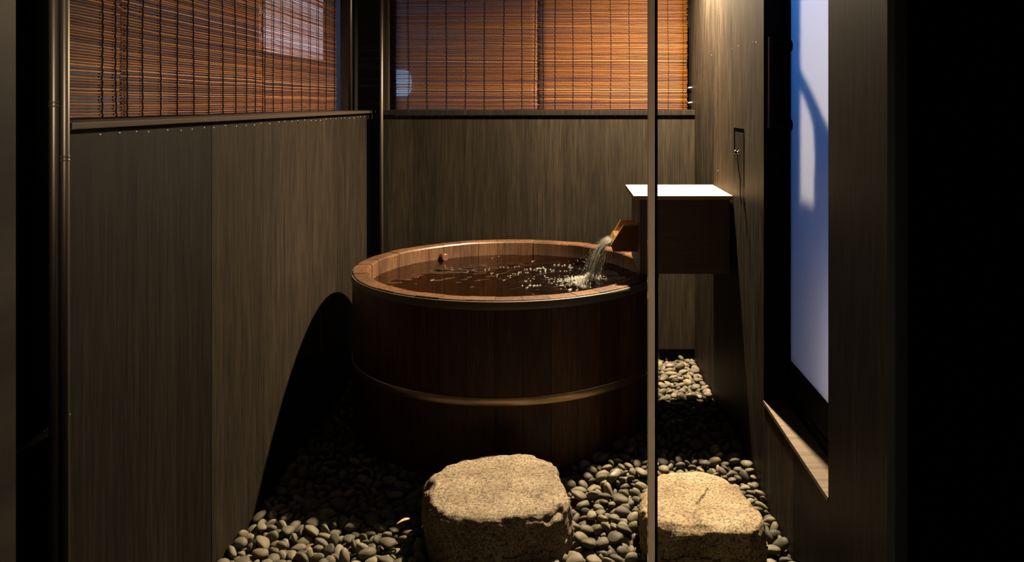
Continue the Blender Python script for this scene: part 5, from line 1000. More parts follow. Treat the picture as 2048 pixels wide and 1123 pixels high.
605,1954,-43,22,-95,-18,1,200,606,1919,-40,-76,32,-49,2,201,-970,1991,-63,64,55,-50,6,239,-927,1962,-71,-2,-43,-49,1,201,
-887,1998,-54,92,-38,-6,4,181,-817,1993,-67,82,42,-38,4,227,-764,2006,-48,20,96,-21,2,263,-745,2009,-74,8,-77,-51,3,172,-654,1974,-69,65,66,14,2,273,
-627,1978,-76,-81,-56,14,3,166,-574,2004,-78,1,-45,89,7,130,-496,1987,-66,84,10,-6,0,201,-435,2008,-71,-22,-2,38,1,244,-400,2013,-76,-14,11,-37,1,144,
-331,1986,-68,-78,-62,5,5,174,-298,1986,-32,85,31,39,1,244,-247,1971,-48,4,84,23,5,200,-209,1984,-53,-5,5,98,5,155,-179,1986,-39,75,-56,35,5,245,
-80,1978,-46,-14,5,-2,6,130,-58,1961,-31,67,25,-32,2,263,7,2005,-12,-9,88,45,1,219,42,2021,-21,77,59,9,5,263,111,1962,-21,-34,2,34,2,165,
158,1991,-47,-5,12,-86,4,130,221,1981,-35,-84,11,47,0,198,302,1964,-25,49,-79,-10,7,256,296,1993,-45,11,-30,-41,2,130,355,1985,-44,37,-28,-48,2,166,
442,1983,-39,-24,-80,50,4,191,495,2015,-44,12,98,-11,4,182,524,2021,-44,14,44,86,2,163,584,1977,-44,-24,-45,75,7,161,598,1977,-16,21,13,84,5,279,
-978,2043,-65,44,-31,48,3,261,-932,2042,-52,-1,-100,-2,4,252,-841,2082,-70,-78,-44,-44,2,158,-801,2019,-67,-77,20,-55,7,242,
-759,2037,-61,82,-21,-14,3,263,-739,2064,-53,-32,-34,57,2,216,-675,2050,-69,38,-8,-54,3,255,-625,2071,-74,-44,48,-50,3,163,
-557,2066,-75,-10,-6,15,5,206,-497,2014,-79,-7,-99,14,7,130,-468,2068,-75,12,-2,91,3,178,-394,2029,-53,2,21,-84,5,249,-322,2037,-67,-12,-2,51,0,180,
-301,2028,-39,-11,-28,-34,6,228,-274,2040,-36,21,-10,-49,0,187,-211,2031,-52,85,52,-7,4,169,-144,2048,-27,30,-94,-14,2,203,
-158,2012,-25,-26,-11,54,1,208,-2,2071,-26,-14,-51,67,7,167,19,2061,-44,11,35,89,6,164,82,2037,-45,-77,-62,12,6,150,123,2044,-41,14,3,-85,4,231,
176,2022,-41,53,-84,-7,7,243,216,2058,-39,47,-26,47,3,189,245,2048,-42,42,75,45,7,201,310,2073,-36,21,18,-79,0,242,383,2063,-37,68,44,-12,6,198,
422,2029,-22,20,96,-22,1,160,495,2048,-22,53,-83,-15,0,264,507,2045,-45,-84,-54,0,5,181,569,2041,-21,24,-90,-37,6,212,626,2014,-30,51,84,7,7,182,
-980,2107,-53,13,59,80,2,271,-916,2127,-77,-19,4,-14,3,149,-869,2119,-72,1,17,-93,7,240,-831,2060,-77,19,3,0,1,160,-784,2120,-74,94,-18,10,6,187,
-751,2105,-61,92,-19,23,5,196,-664,2101,-77,-39,90,-19,0,160,-596,2094,-78,-82,54,1,2,130,-564,2121,-51,6,-21,50,3,300,-493,2127,-73,-6,-36,39,3,177,
-451,2125,-77,-64,76,12,2,150,-396,2086,-68,44,-77,-38,1,218,-351,2063,-42,4,17,56,5,283,-294,2095,-45,-1,-36,18,3,206,-237,2086,-46,88,-11,-26,2,274,
-205,2105,-50,-8,97,-23,6,189,-148,2073,-43,-78,-61,12,0,234,-127,2134,-41,-37,40,84,3,164,-24,2103,-41,99,-1,-8,3,202,33,2086,-38,32,8,-62,0,225,
42,2120,-23,5,-10,91,6,247,94,2088,-45,57,7,12,7,134,177,2093,-42,59,76,26,3,194,230,2124,-35,67,-63,13,2,233,236,2076,-42,-66,-15,-10,6,156,
299,2117,-46,-7,2,98,2,138,372,2103,-17,-89,39,-22,1,264,397,2089,-44,-20,28,-83,1,143,499,2088,-9,18,53,79,3,256,538,2104,-33,76,-36,-53,4,236,
602,2065,-25,7,-64,-76,0,247,654,2101,-41,68,42,55,3,176,-1004,2179,-71,19,37,-47,4,188,-903,2154,-70,-19,-22,87,6,256,-870,2156,-72,-24,18,-34,2,227,
-842,2154,-50,9,-10,-97,5,263,-786,2168,-65,-32,24,-19,4,193,-701,2138,-53,5,-16,-53,4,222,-610,2127,-69,-36,-40,-84,1,220,
-610,2160,-73,-1,-26,-63,5,198,-566,2170,-78,93,32,3,1,142,-499,2161,-77,40,82,37,7,154,-439,2153,-73,-48,-29,29,3,189,-410,2156,-71,72,-57,-35,7,221,
-359,2165,-67,-87,-14,-18,7,197,-325,2138,-69,11,-13,-84,6,130,-286,2146,-61,70,1,19,5,163,-211,2167,-48,-10,-26,96,0,258,
-165,2165,-46,-7,50,-86,0,180,-90,2123,-39,-93,26,-13,4,256,-31,2164,-37,74,-33,40,0,179,-15,2129,-43,40,-85,33,2,165,19,2156,-23,75,16,26,7,215,
106,2136,-20,71,25,43,5,263,180,2150,-16,79,54,24,4,188,204,2147,-32,67,-23,-64,7,262,273,2168,-43,13,32,74,3,163,294,2160,-43,66,18,41,3,156,
390,2161,-45,-21,-96,16,0,163,438,2146,-41,44,-12,-68,2,165,501,2162,-42,14,3,-83,4,226,489,2129,-36,-54,-60,-56,7,213,581,2175,-22,39,-61,67,3,264,
611,2160,-42,-94,24,-9,6,201,-1005,2207,-72,-12,-47,63,4,190,-966,2227,-58,-78,-11,33,0,225,-894,2214,-51,13,-52,-85,3,300,
-796,2222,-45,79,-48,-38,1,282,-780,2193,-75,15,-9,30,7,186,-721,2182,-57,82,29,24,6,250,-649,2210,-57,-36,6,-77,0,204,-625,2221,-47,-42,2,-36,4,231,
-572,2232,-74,90,-18,1,2,200,-490,2183,-78,-71,69,-11,6,146,-433,2216,-69,-79,45,41,1,210,-402,2213,-73,-89,-41,6,2,205,-345,2223,-42,3,100,-4,6,230,
-312,2192,-61,-84,-3,-49,7,169,-239,2197,-55,94,-33,-7,6,167,-181,2187,-45,37,-71,-29,3,185,-135,2220,-46,-14,11,-95,3,146,
-116,2202,-41,51,54,62,6,178,-59,2227,-47,96,24,8,4,130,34,2217,-31,4,-58,12,0,205,84,2202,-46,1,-9,76,0,142,107,2202,-44,89,43,9,3,167,
173,2237,-21,25,-79,-53,6,186,250,2186,-45,-16,-36,82,0,144,266,2198,-31,-51,46,15,6,231,305,2192,-41,92,-36,-4,1,232,385,2222,-45,-43,87,-21,2,160,
431,2214,-41,-58,-37,32,6,158,465,2221,-31,-9,36,-63,4,211,511,2189,-25,67,-70,23,4,210,587,2194,-45,-85,14,-24,1,130,599,2211,-46,65,74,3,4,135,
-979,2242,-76,0,35,90,3,153,-958,2256,-65,35,-49,65,1,233,-894,2222,-79,-93,-33,1,0,130,-811,2255,-76,95,5,-27,6,137,-788,2245,-77,-34,12,-50,2,159,
-712,2260,-69,-5,-33,-73,2,265,-689,2250,-77,-4,12,-77,0,167,-635,2252,-53,8,-92,37,6,219,-565,2281,-78,-58,8,-29,7,130,-499,2245,-76,11,-3,-36,5,178,
-475,2229,-76,18,-42,-67,2,157,-399,2258,-73,2,17,98,7,187,-364,2253,-66,-95,23,16,2,234,-275,2256,-47,40,10,91,7,300,-289,2276,-65,-9,-98,15,7,130,
-218,2259,-45,-12,-16,-82,4,284,-159,2280,-46,18,-40,-48,3,147,-104,2255,-19,25,11,28,3,300,-76,2232,-32,-18,-6,-7,3,208,-7,2266,-21,-23,9,57,7,266,
57,2239,-18,74,36,-7,4,217,104,2256,-20,29,95,9,1,263,132,2268,-24,23,26,63,5,157,225,2267,-36,-36,-51,70,7,268,256,2268,-43,-74,66,-9,5,216,
367,2234,-46,19,24,64,6,130,371,2284,-37,-7,49,-86,5,271,450,2259,-23,-68,73,-8,1,226,457,2280,-40,43,18,-84,4,171,526,2283,-41,-96,-21,-2,0,237,
595,2270,-34,10,36,46,5,278,625,2278,-42,46,-41,-49,5,184,-972,2284,-69,-25,-20,-93,3,246,-939,2278,-76,-83,-50,7,4,167,
-863,2279,-74,49,-56,-11,0,154,-833,2284,-52,98,21,-5,7,300,-767,2283,-70,-92,-27,-23,3,227,-725,2297,-57,-95,-20,-20,0,242,
-664,2308,-75,2,11,-24,3,176,-613,2325,-51,30,60,73,2,228,-571,2333,-77,-83,-52,9,3,154,-511,2297,-73,-71,-34,0,2,198,-413,2322,-68,-18,59,78,3,212,
-410,2301,-77,-27,95,-11,7,145,-335,2317,-60,-52,12,-11,2,187,-90,2301,-41,46,-28,-12,1,185,-70,2326,-37,-45,-29,-1,7,255,6,2326,-44,-70,-71,0,5,185,
29,2317,-47,-8,-16,83,2,132,120,2327,-20,-18,-56,-81,0,261,198,2289,-31,-56,-3,16,3,140,233,2293,-46,-23,-97,6,5,149,601,2316,-42,-7,5,-92,0,215,
605,2336,-25,5,18,96,5,199,-991,2390,-46,-38,-92,-4,3,300,-954,2354,-77,-90,40,-8,6,163,-876,2320,-72,-81,-21,-39,1,171,-841,2357,-75,14,9,98,7,179,
-761,2368,-46,-92,13,-29,6,245,-738,2342,-63,-21,-33,-53,2,298,-692,2338,-52,45,-84,-29,4,260,-610,2339,-74,-19,2,-3,3,193,
-542,2353,-57,33,-14,-68,4,218,-519,2321,-74,9,-29,-94,5,203,-442,2379,-76,-97,18,-5,6,172,-402,2385,-73,17,-3,-34,1,196,84,2372,-44,-51,-47,50,2,152,
168,2358,-41,-53,84,7,2,214,646,2363,-41,15,51,82,2,207,-959,2427,-78,16,0,67,1,130,-963,2404,-65,-47,-15,65,4,180,-903,2378,-77,7,-99,-11,3,147,
-820,2427,-76,-33,3,-27,2,167,-796,2383,-55,29,57,-72,7,208,-591,2402,-74,40,-71,-40,0,181,-489,2387,-69,-6,52,-85,1,236,
-444,2407,-77,-63,-77,11,7,158,32,2408,-47,-37,-92,6,5,130,134,2395,-44,-30,-19,30,2,166,154,2425,-42,12,-13,-82,6,180,-996,2477,-76,4,-29,-95,7,164,
-920,2445,-71,-84,27,-47,6,178,-888,2474,-76,4,48,87,2,176,-797,2438,-73,6,30,90,0,216,-749,2469,-69,-56,7,-35,3,263,-691,2451,-77,-15,98,-9,4,154,
-657,2458,-75,99,6,-8,4,194,-601,2464,-75,-30,-27,29,3,177,-531,2460,-68,-47,-74,-48,0,172,-454,2447,-71,86,-46,-21,6,241,37,2474,-39,-90,40,0,6,254,
141,2456,-39,32,5,75,2,214,621,2440,-44,71,18,38,3,130,-981,2525,-75,90,16,-9,7,171,-884,2495,-78,-2,99,-13,6,130,-780,2497,-68,24,43,-61,3,207,
-727,2510,-76,4,-12,88,4,179,-655,2501,-70,68,-40,-57,4,160,-552,2499,-75,-66,74,-11,7,197,-510,2517,-74,7,10,72,5,220,116,2528,-34,33,77,8,0,192,
180,2507,-35,15,-41,89,7,256,635,2487,-42,71,69,12,0,177,-936,2582,-68,-81,40,-4,6,235,-913,2520,-75,-70,65,-8,2,158,-767,2568,-74,6,-34,57,2,174,
-638,2553,-77,59,-74,-20,0,160,-598,2535,-71,76,-54,5,7,211,-460,2585,-70,-97,-9,18,4,234,15,2562,-44,-33,-94,3,5,185,105,2557,-39,98,13,-10,2,203,
186,2566,-29,24,-13,91,4,268,650,2556,-27,79,30,51,5,259,-969,2627,-76,-5,19,-93,3,172,-871,2628,-74,9,-3,17,5,223,-842,2582,-75,15,9,37,1,191,
-773,2601,-75,-67,29,-44,2,181,-727,2643,-73,1,7,24,5,236,-668,2626,-78,-4,14,-82,6,130,-643,2637,-68,17,-54,-50,3,257,-551,2608,-69,84,-48,-24,2,268,
-524,2604,-68,73,-45,43,5,139,-419,2640,-71,-66,-37,10,5,221,33,2625,-31,51,-33,-77,5,231,245,2629,-28,74,-54,11,2,224,621,2642,-33,0,-79,52,0,157,
-1004,2632,-68,-47,-43,27,7,232,-915,2654,-75,-14,36,92,3,163,-861,2698,-68,25,-58,-6,3,156,-816,2657,-73,-22,94,5,2,193,
-757,2657,-75,-39,22,-48,7,183,-613,2663,-69,32,-11,47,3,243,-564,2699,-75,-7,-63,66,4,152,-502,2664,-76,100,-2,-1,5,201,-471,2642,-77,14,-1,59,4,159,
66,2672,-39,30,-6,-33,0,166,93,2650,-31,2,62,-4,6,178,194,2684,-32,14,-77,-60,5,149,263,2651,-29,34,43,66,3,226,570,2662,-34,2,29,95,7,153,
653,2666,-30,28,45,21,3,148,-1008,2703,-74,20,37,54,3,175,-908,2727,-73,-7,11,55,6,212,-881,2713,-75,10,9,-99,7,176,-792,2754,-71,-5,87,18,1,175,
-742,2715,-71,-34,-88,-25,7,216,-656,2693,-76,92,-5,0,0,165,-621,2741,-70,-43,49,50,2,168,-536,2695,-74,9,15,87,7,208,-518,2748,-74,-21,17,-39,0,211,
-445,2690,-75,32,-14,-62,6,163,-379,2696,-70,-6,19,-92,3,205,2,2731,-39,58,7,10,5,213,42,2739,-31,-47,-81,16,4,278,133,2719,-32,-63,-78,4,5,191,
229,2692,-28,-44,-18,68,4,147,278,2760,-25,46,-16,-27,5,130,303,2704,-25,8,-4,-68,2,250,420,2705,-31,-13,97,-20,3,130,617,2748,-25,-10,-99,5,5,198,
-1008,2770,-78,-95,-23,12,3,130,-773,2763,-76,-94,27,-8,2,177,-685,2799,-77,-9,-15,96,7,130,-588,2774,-72,-19,-58,57,7,205,
-506,2790,-73,-51,86,6,1,221,-442,2760,-77,99,-1,3,0,163,-429,2819,-70,-13,5,-5,1,234,-366,2745,-67,-63,76,-4,2,261,-281,2768,-62,-18,-4,12,2,168,
-236,2802,-56,-85,-49,7,2,145,-40,2753,-47,-9,-98,14,4,130,227,2785,-19,52,-66,-36,2,195,288,2738,-27,-18,7,-30,3,136,351,2747,-25,-18,14,-54,3,169,
463,2719,-31,-70,-71,2,5,130,596,2768,-26,99,-14,-2,5,130,651,2790,-20,82,-23,-12,7,151,-971,2814,-72,-9,-85,-52,2,215,-880,2819,-65,-4,-96,22,7,300,
-825,2852,-70,12,28,81,5,207,-660,2811,-75,-12,3,10,0,179,-614,2821,-73,22,-41,-74,2,186,-556,2827,-68,-15,-27,-20,3,214,-510,2822,-72,30,7,5,6,199,
-463,2842,-74,15,-9,-75,4,164,-404,2867,-69,12,27,80,0,175,-328,2855,-60,17,1,15,7,237,-302,2837,-58,48,-16,15,2,210,-273,2852,-57,-9,11,84,4,187,
-160,2823,-46,28,21,35,3,151,-141,2811,-44,-21,12,-92,3,177,-94,2816,-43,-11,-6,-86,6,181,-57,2802,-41,-38,2,35,7,203,16,2816,-43,-9,-9,90,0,130,
110,2815,-21,-22,-95,20,6,272,173,2832,-17,-26,25,-79,2,179,207,2806,-13,11,-45,-84,2,267,277,2797,-18,-50,-67,-51,0,130,315,2835,-16,94,-26,22,4,130,
392,2799,-14,12,28,81,0,261,408,2829,-8,34,-85,29,1,224,462,2808,-20,15,-90,-41,7,130,512,2822,-6,-30,-52,35,7,300,611,2806,-13,-72,34,4,7,195,
-912,2880,-73,2,12,-97,0,130,-829,2906,-65,-77,1,-10,2,196,-739,2904,-66,15,4,94,6,182,-649,2887,-68,-98,10,-2,7,193,-602,2895,-66,97,-3,-19,2,188,
-532,2893,-69,19,24,64,6,150,-464,2872,-69,-2,-95,27,6,180,-362,2906,-58,7,-81,-50,0,230,-323,2906,-58,36,-3,-9,0,206,-116,2913,-42,93,19,13,0,214,
-72,2907,-45,-11,-97,20,3,143,-37,2910,-40,42,17,34,3,207,18,2865,-36,-25,38,4,1,157,192,2874,0,26,-72,-57,6,142,273,2879,-2,-69,-28,60,7,200,
373,2892,-7,5,-99,16,6,174,431,2854,-6,-2,-41,32,6,195,454,2883,-1,-31,-18,-89,2,233,530,2877,-11,-83,48,-16,3,130,647,2896,-6,40,-81,43,1,150,
-974,2939,-63,13,2,-98,6,168,-807,2935,-62,76,65,2,5,242,-779,2923,-56,45,-69,53,0,235,-748,2929,-67,4,-98,18,0,145,-599,2966,-60,-6,5,81,2,182,
-528,2962,-62,-11,-6,-30,4,160,-497,2949,-62,93,-16,0,0,192,39,2936,-28,-21,84,-50,1,222,142,2960,-7,8,28,90,7,203,167,2971,-5,29,-95,13,1,149,
292,2915,-5,-37,92,-12,2,165,304,2944,-1,-16,5,-61,2,180,367,2923,-4,36,-63,-45,3,137,542,2937,-1,-16,10,-49,3,178,-998,2959,-51,59,-3,50,3,284,
-921,2989,-61,-9,-2,-55,0,130,-837,2988,-61,6,11,-46,6,130,-696,3015,-52,-60,75,24,4,199,-644,3032,-43,-50,-30,-81,4,228,285,2985,8,-21,25,8,7,236,
313,2997,2,95,-31,-8,3,137,453,2957,10,43,-49,-36,4,247,450,2994,3,74,40,33,2,165,651,2989,3,11,-22,-35,1,170,-1000,3052,-51,12,91,39,0,181,
-844,3015,-50,-47,-3,88,4,191,-791,3053,-52,56,82,-13,4,185,206,3035,5,1,-17,-60,7,176,221,3012,11,21,50,-64,5,182,343,3015,10,14,-9,29,7,276,
380,3003,6,53,-23,-31,7,194,429,3031,6,2,-47,-88,2,187,459,3027,10,-54,69,-48,6,212,546,3046,9,8,8,-73,3,208,576,3048,17,-49,-41,-77,7,260,
-922,3106,-45,65,23,41,5,204,-858,3110,-45,1,-45,76,0,199,-830,3108,-48,-1,6,-30,2,162,-754,3134,-40,-58,25,-53,5,235,254,3118,11,-31,93,18,1,272,
347,3087,4,-11,5,-72,5,155,452,3100,7,-12,-73,-66,6,161,469,3079,11,-41,65,-59,0,220,504,3101,4,-29,22,-73,2,150,-850,3130,-46,-16,-25,91,6,151,
-807,3126,-46,97,20,-8,0,186,300,3192,7,-53,54,-60,7,257,367,3115,12,-99,-9,9,1,291,475,3130,8,-90,-41,4,6,229,592,3113,16,-38,13,91,6,160,
645,3155,14,32,-57,68,1,241,-983,3214,-40,15,-5,56,6,231,-949,3200,-43,-44,-89,-6,6,188,-879,3204,-32,54,-26,60,1,227,330,3198,-1,-79,-58,6,0,152,
410,3228,0,-12,-5,53,4,229,472,3177,3,51,-15,-20,2,179,513,3198,0,17,98,11,0,177,-986,3241,-46,-5,-13,99,1,130,-913,3246,-37,-64,55,28,4,189,
405,3271,2,-12,62,-9,1,219,471,3236,-2,-51,-60,26,4,153,563,3225,6,-39,17,67,6,154,648,3217,4,-53,82,18,0,247,-992,3262,-44,29,32,89,3,148,
-949,3320,-45,-91,38,-6,7,163,391,3317,-13,-1,17,98,1,189,462,3299,-9,21,-3,-29,5,206,492,3282,-11,28,-9,-34,7,130,558,3288,-9,10,97,-10,4,157,
654,3300,-10,-64,74,-18,2,190,-950,3365,-43,-1,-86,-52,7,176,399,3351,-15,8,-97,23,2,217,433,3339,-9,-23,47,77,4,195,558,3314,-7,54,7,-79,2,167,
604,3361,-7,-35,-17,78,0,196,651,3329,-13,30,35,30,3,162,-928,3398,-41,19,-42,-78,2,228,-899,3382,-37,10,-39,-87,6,277,471,3419,-20,38,-41,13,3,203,
529,3375,-10,16,-49,56,0,250,622,3398,-26,89,-42,-5,1,130,-910,3480,-44,-38,-12,22,0,166,501,3454,-31,-17,-23,87,0,141,619,3449,-27,34,4,34,1,183,
-1011,3514,-46,35,31,63,2,130,402,3497,-31,-23,-49,40,6,147,528,3492,-30,-10,8,-88,5,234,-945,3588,-44,-97,-23,-13,4,182,477,3583,-36,-3,13,21,6,204,
510,3566,-33,84,2,10,2,255,594,3542,-35,10,-34,-94,3,167,653,3544,-30,46,-10,82,7,191,-947,3617,-45,-6,-99,16,6,161,454,3603,-39,-11,1,98,3,162,
557,3591,-40,11,13,77,7,156,651,3595,-34,65,-68,-5,2,218,-1006,3669,-47,36,-93,9,5,141,423,3664,-41,26,-17,-64,6,162,545,3663,-39,77,11,-62,7,130,
-959,3695,-43,-92,37,-6,7,210,-915,3666,-38,29,93,25,5,300,441,3702,-37,68,-10,10,7,230,561,3715,-41,-53,19,-54,2,185,-1003,3742,-45,27,-95,-15,4,169,
-914,3756,-44,33,94,-5,5,190,396,3767,-43,4,17,-98,7,175,416,3752,-43,31,14,34,6,161,490,3763,-45,-1,-10,34,4,150,611,3782,-33,61,1,-79,5,209,
-991,3828,-46,38,37,62,2,136,-873,3785,-39,23,-74,61,7,220,369,3828,-42,74,-58,-18,3,182,503,3811,-39,-2,65,-75,3,205,530,3786,-43,-40,63,-65,7,154,
654,3819,-45,60,78,18,6,150,-850,3833,-44,-11,-5,72,0,196,356,3870,-44,27,95,18,1,177,404,3866,-44,68,-73,-5,6,167,501,3855,-44,-3,-99,-10,3,157,
568,3851,-38,29,-87,4,4,201,-987,3900,-40,-29,-91,-28,4,221,-868,3857,-44,89,41,11,1,172,-857,3901,-45,-16,-93,-32,0,161,
332,3897,-41,-84,21,-22,6,175,483,3909,-37,93,-34,-8,3,270,523,3920,-42,-3,-92,-39,2,201,561,3907,-44,-26,-88,-39,7,156,630,3948,-45,-75,-3,-21,7,133,
-803,3930,-42,-93,-28,4,7,225,301,3966,-44,76,-52,-15,2,176,340,3951,-41,-94,-34,4,5,252,467,3970,-45,-74,67,3,1,161,601,3962,-32,-6,47,-34,7,274,
654,3950,-44,-10,-15,74,2,175,273,4018,-39,84,-31,-17,7,252,377,3994,-35,16,79,-57,7,250,545,4024,-39,-38,-32,59,6,213,570,4036,-46,15,-97,18,0,146,
270,4080,-38,18,-88,40,1,236,323,4056,-45,-24,97,-3,1,147,437,4085,-45,16,-8,-54,6,158,532,4079,-44,-67,72,-13,3,172,635,4086,-42,4,51,85,4,154,
202,4112,-41,-41,-31,50,7,223,287,4134,-43,14,-99,-8,5,209,323,4126,-40,-17,-96,-2,7,212,351,4108,-35,22,-62,69,0,244,415,4108,-35,-68,-31,4,7,298,
136,4143,-45,83,46,21,0,151,204,4153,-43,43,-90,-8,6,189,322,4191,-44,-8,-29,93,5,173,378,4226,-41,-84,-21,10,3,203,427,4168,-42,-8,10,72,1,211,
525,4164,-43,9,-24,-43,1,190,571,4234,-32,94,14,21,0,165,107,4284,-43,-93,31,-9,2,188,149,4255,-45,34,-92,-16,1,167,210,4265,-45,95,26,8,1,167,
270,4282,-40,67,-28,-10,5,234,305,4284,-38,-20,-25,-30,6,211,372,4276,-39,-30,-91,25,3,259,405,4283,-39,-8,32,-17,6,206,474,4285,-40,-80,18,-11,5,206,
515,4286,-34,-19,82,48,6,233,599,4251,-42,-8,10,-81,5,226,616,4286,-41,-3,35,-94,5,220,-984,1926,-48,-95,29,5,3,254,-907,1911,-71,-21,-76,-57,4,178,
-878,1954,-55,0,-15,-88,0,256,-833,1935,-78,-8,20,-77,1,130,-774,1919,-49,-8,7,18,6,254,-730,1959,-49,7,-93,0,3,216,-692,1941,-54,-5,67,-73,6,195,
-612,1929,-59,39,-59,-65,2,136,-581,1955,-60,-55,-41,-18,5,225,-489,1944,-60,44,36,49,6,211,-466,1952,-49,86,38,-34,1,200,
-437,1938,-71,24,39,-85,2,166,-380,1913,-67,-38,-19,-90,7,198,-328,1951,-57,-77,-47,-41,7,240,-247,1912,-50,76,-16,32,0,197,
-231,1935,-31,-18,-1,11,5,266,-151,1949,-42,-58,-61,25,1,190,-109,1959,-25,-36,-75,51,3,154,-46,1931,-23,-78,21,-30,7,205,-9,1921,-30,6,-10,87,2,248,
66,1923,-37,14,-25,72,6,248,105,1924,-20,-5,-29,84,7,280,195,1919,-20,-95,17,-11,3,232,214,1954,-20,-6,-97,20,4,212,252,1923,-10,29,95,8,2,299,
322,1941,-13,1,-78,5,4,234,359,1920,-17,44,-75,49,7,254,403,1935,-21,-73,67,-2,2,211,482,1913,-45,-11,5,-8,0,167,533,1941,-18,53,15,-29,4,190,
592,1933,-25,92,39,5,6,208,627,1925,-37,68,14,-70,5,168,-969,2016,-75,33,46,82,4,130,-936,1982,-51,-25,35,-89,3,255,-905,1962,-73,42,-12,-88,5,155,
-823,2008,-52,-18,-18,-92,1,130,-739,1985,-55,7,-28,-94,1,168,-697,1997,-65,-12,-13,-71,3,199,-668,2005,-56,78,52,26,5,251,
-614,1966,-56,-5,-12,98,7,222,-542,1993,-77,-67,-72,15,3,153,-527,1992,-62,54,84,-11,2,164,-463,1983,-77,1,13,-99,4,167,-408,1984,-55,-2,-6,-72,4,223,
-357,1976,-43,42,-6,23,1,270,-340,2002,-54,-34,-5,36,3,190,-266,1974,-32,63,68,-38,2,222,-209,1972,-31,75,-65,9,3,229,-188,2015,-34,26,81,51,3,182,
-92,1980,-25,-96,23,7,4,225,-39,1980,-28,72,-49,21,2,183,12,1944,-20,23,67,70,2,243,71,2009,-6,49,32,45,0,300,141,2023,-6,-12,2,-24,7,251,
167,1984,-20,14,71,-14,6,232,238,2027,-20,-1,-4,-91,1,263,282,1988,-9,39,73,-55,1,300,314,2013,-46,-95,-27,-1,0,145,377,1964,-46,4,-8,95,0,141,
444,2004,-22,-89,35,-27,3,227,492,1981,-42,20,-30,-60,5,196,517,2000,-45,-37,-42,52,3,130,560,1984,-21,-16,22,-7,2,246,652,1973,-9,-62,76,7,3,183,
-1008,2045,-74,30,-32,48,0,151,-869,2018,-46,28,19,69,4,200,-902,2076,-54,73,-67,-9,5,220,-788,2061,-52,-12,11,-17,4,163,
-727,2006,-58,13,96,-24,2,153,-704,2054,-51,59,23,69,2,248,-673,2041,-43,11,-18,11,6,211,-640,2043,-58,51,-68,51,7,246,-568,2042,-73,2,56,-63,7,160,
-518,2043,-42,-8,1,5,6,258,-454,2036,-77,-11,-6,74,0,165,-425,2073,-55,10,2,96,0,209,-350,2031,-69,12,-12,-79,1,197,-279,2005,-37,-88,19,-23,7,165,
-234,2029,-28,72,-65,8,5,218,-181,2051,-44,1,7,63,5,271,-127,2078,-30,4,-15,-55,1,140,-120,2044,-29,92,29,-24,0,140,-55,2066,-46,-14,-94,27,1,130,
-17,2048,-43,31,-46,-69,3,173,76,2047,-24,-27,-29,33,3,236,124,2020,-27,-96,27,7,5,195,152,2037,-25,-1,-21,97,6,198,230,2033,-44,44,58,63,5,157,
287,2072,-25,73,62,27,7,192,309,2053,-23,-78,41,12,4,184,392,2041,-27,-6,1,-19,0,169,417,2058,-20,4,-8,-12,4,189,473,2067,-6,-2,-27,96,0,206,
523,2033,-15,45,8,54,2,289,651,2016,-24,-24,-1,-95,3,164,644,2066,-23,63,75,-10,1,151,-1009,2103,-72,-73,29,-61,2,175,-944,2126,-50,-55,-8,12,2,166,
-877,2089,-63,94,23,6,0,165,-802,2099,-48,-49,85,-18,5,286,-767,2079,-51,-28,-93,11,6,188,-714,2097,-49,13,-12,-81,3,220,-650,2124,-63,1,-95,-6,3,263,
-601,2091,-50,-37,-39,36,0,300,-581,2075,-63,-12,-5,-77,6,181,-530,2103,-52,-91,31,-25,3,229,-471,2116,-70,-67,-52,-53,5,188,
-432,2106,-54,-96,7,-5,5,238,-378,2095,-45,13,-18,-71,3,229,-323,2099,-37,-29,-51,57,3,276,-276,2137,-39,-21,93,-29,1,159,
-215,2106,-28,-23,95,-19,1,214,-137,2110,-46,78,24,31,2,144,-114,2109,-21,-68,69,-24,1,264,-30,2117,-18,93,3,-3,0,241,4,2104,-28,99,12,-4,4,187,
26,2065,-28,-98,-9,16,7,146,106,2098,-29,-2,-4,-87,1,178,164,2109,-15,-1,5,100,3,289,227,2086,-16,40,47,65,6,226,300,2108,-19,-76,-21,-33,7,273,
318,2103,-42,73,5,22,5,188,392,2061,-10,82,54,10,2,216,444,2092,-37,-84,-18,50,7,197,465,2083,-21,8,-8,2,5,171,525,2067,-26,-80,59,-7,4,175,
558,2087,-24,-8,-58,50,5,191,625,2100,-20,-7,11,-93,5,218,-965,2138,-54,15,-11,-95,2,189,-937,2154,-60,34,-15,-28,3,239,
-884,2131,-48,29,-72,-58,0,239,-849,2182,-36,-21,96,-11,5,254,-767,2127,-55,11,-10,99,4,189,-724,2129,-36,27,88,3,7,294,-639,2150,-45,96,-8,-24,3,247,
-581,2163,-50,-83,-47,28,4,259,-534,2136,-77,98,16,-3,7,168,-521,2167,-61,-33,2,-79,4,209,-457,2141,-55,12,30,-32,1,176,
-392,2135,-46,-79,32,-44,3,238,-380,2150,-65,-30,-10,92,2,193,-306,2119,-57,-45,-44,25,6,218,-247,2148,-50,45,10,-7,6,231,
-187,2115,-32,14,-6,-58,6,147,-174,2143,-27,40,62,53,2,248,-104,2166,-20,-25,40,-71,2,299,-19,2152,-46,-57,81,-14,3,130,12,2167,-46,74,-64,-10,1,135,
60,2132,-42,61,-42,-67,2,139,130,2164,-21,19,50,81,6,165,146,2178,-32,72,-26,61,6,143,242,2178,-26,34,-38,50,3,199,321,2176,-19,1,-34,86,7,237,
317,2160,-41,70,-60,39,5,174,368,2143,-36,32,81,10,7,233,398,2168,-19,3,-7,46,6,290,473,2157,-29,66,-61,-44,5,217,563,2144,-27,-15,-20,-50,1,147,
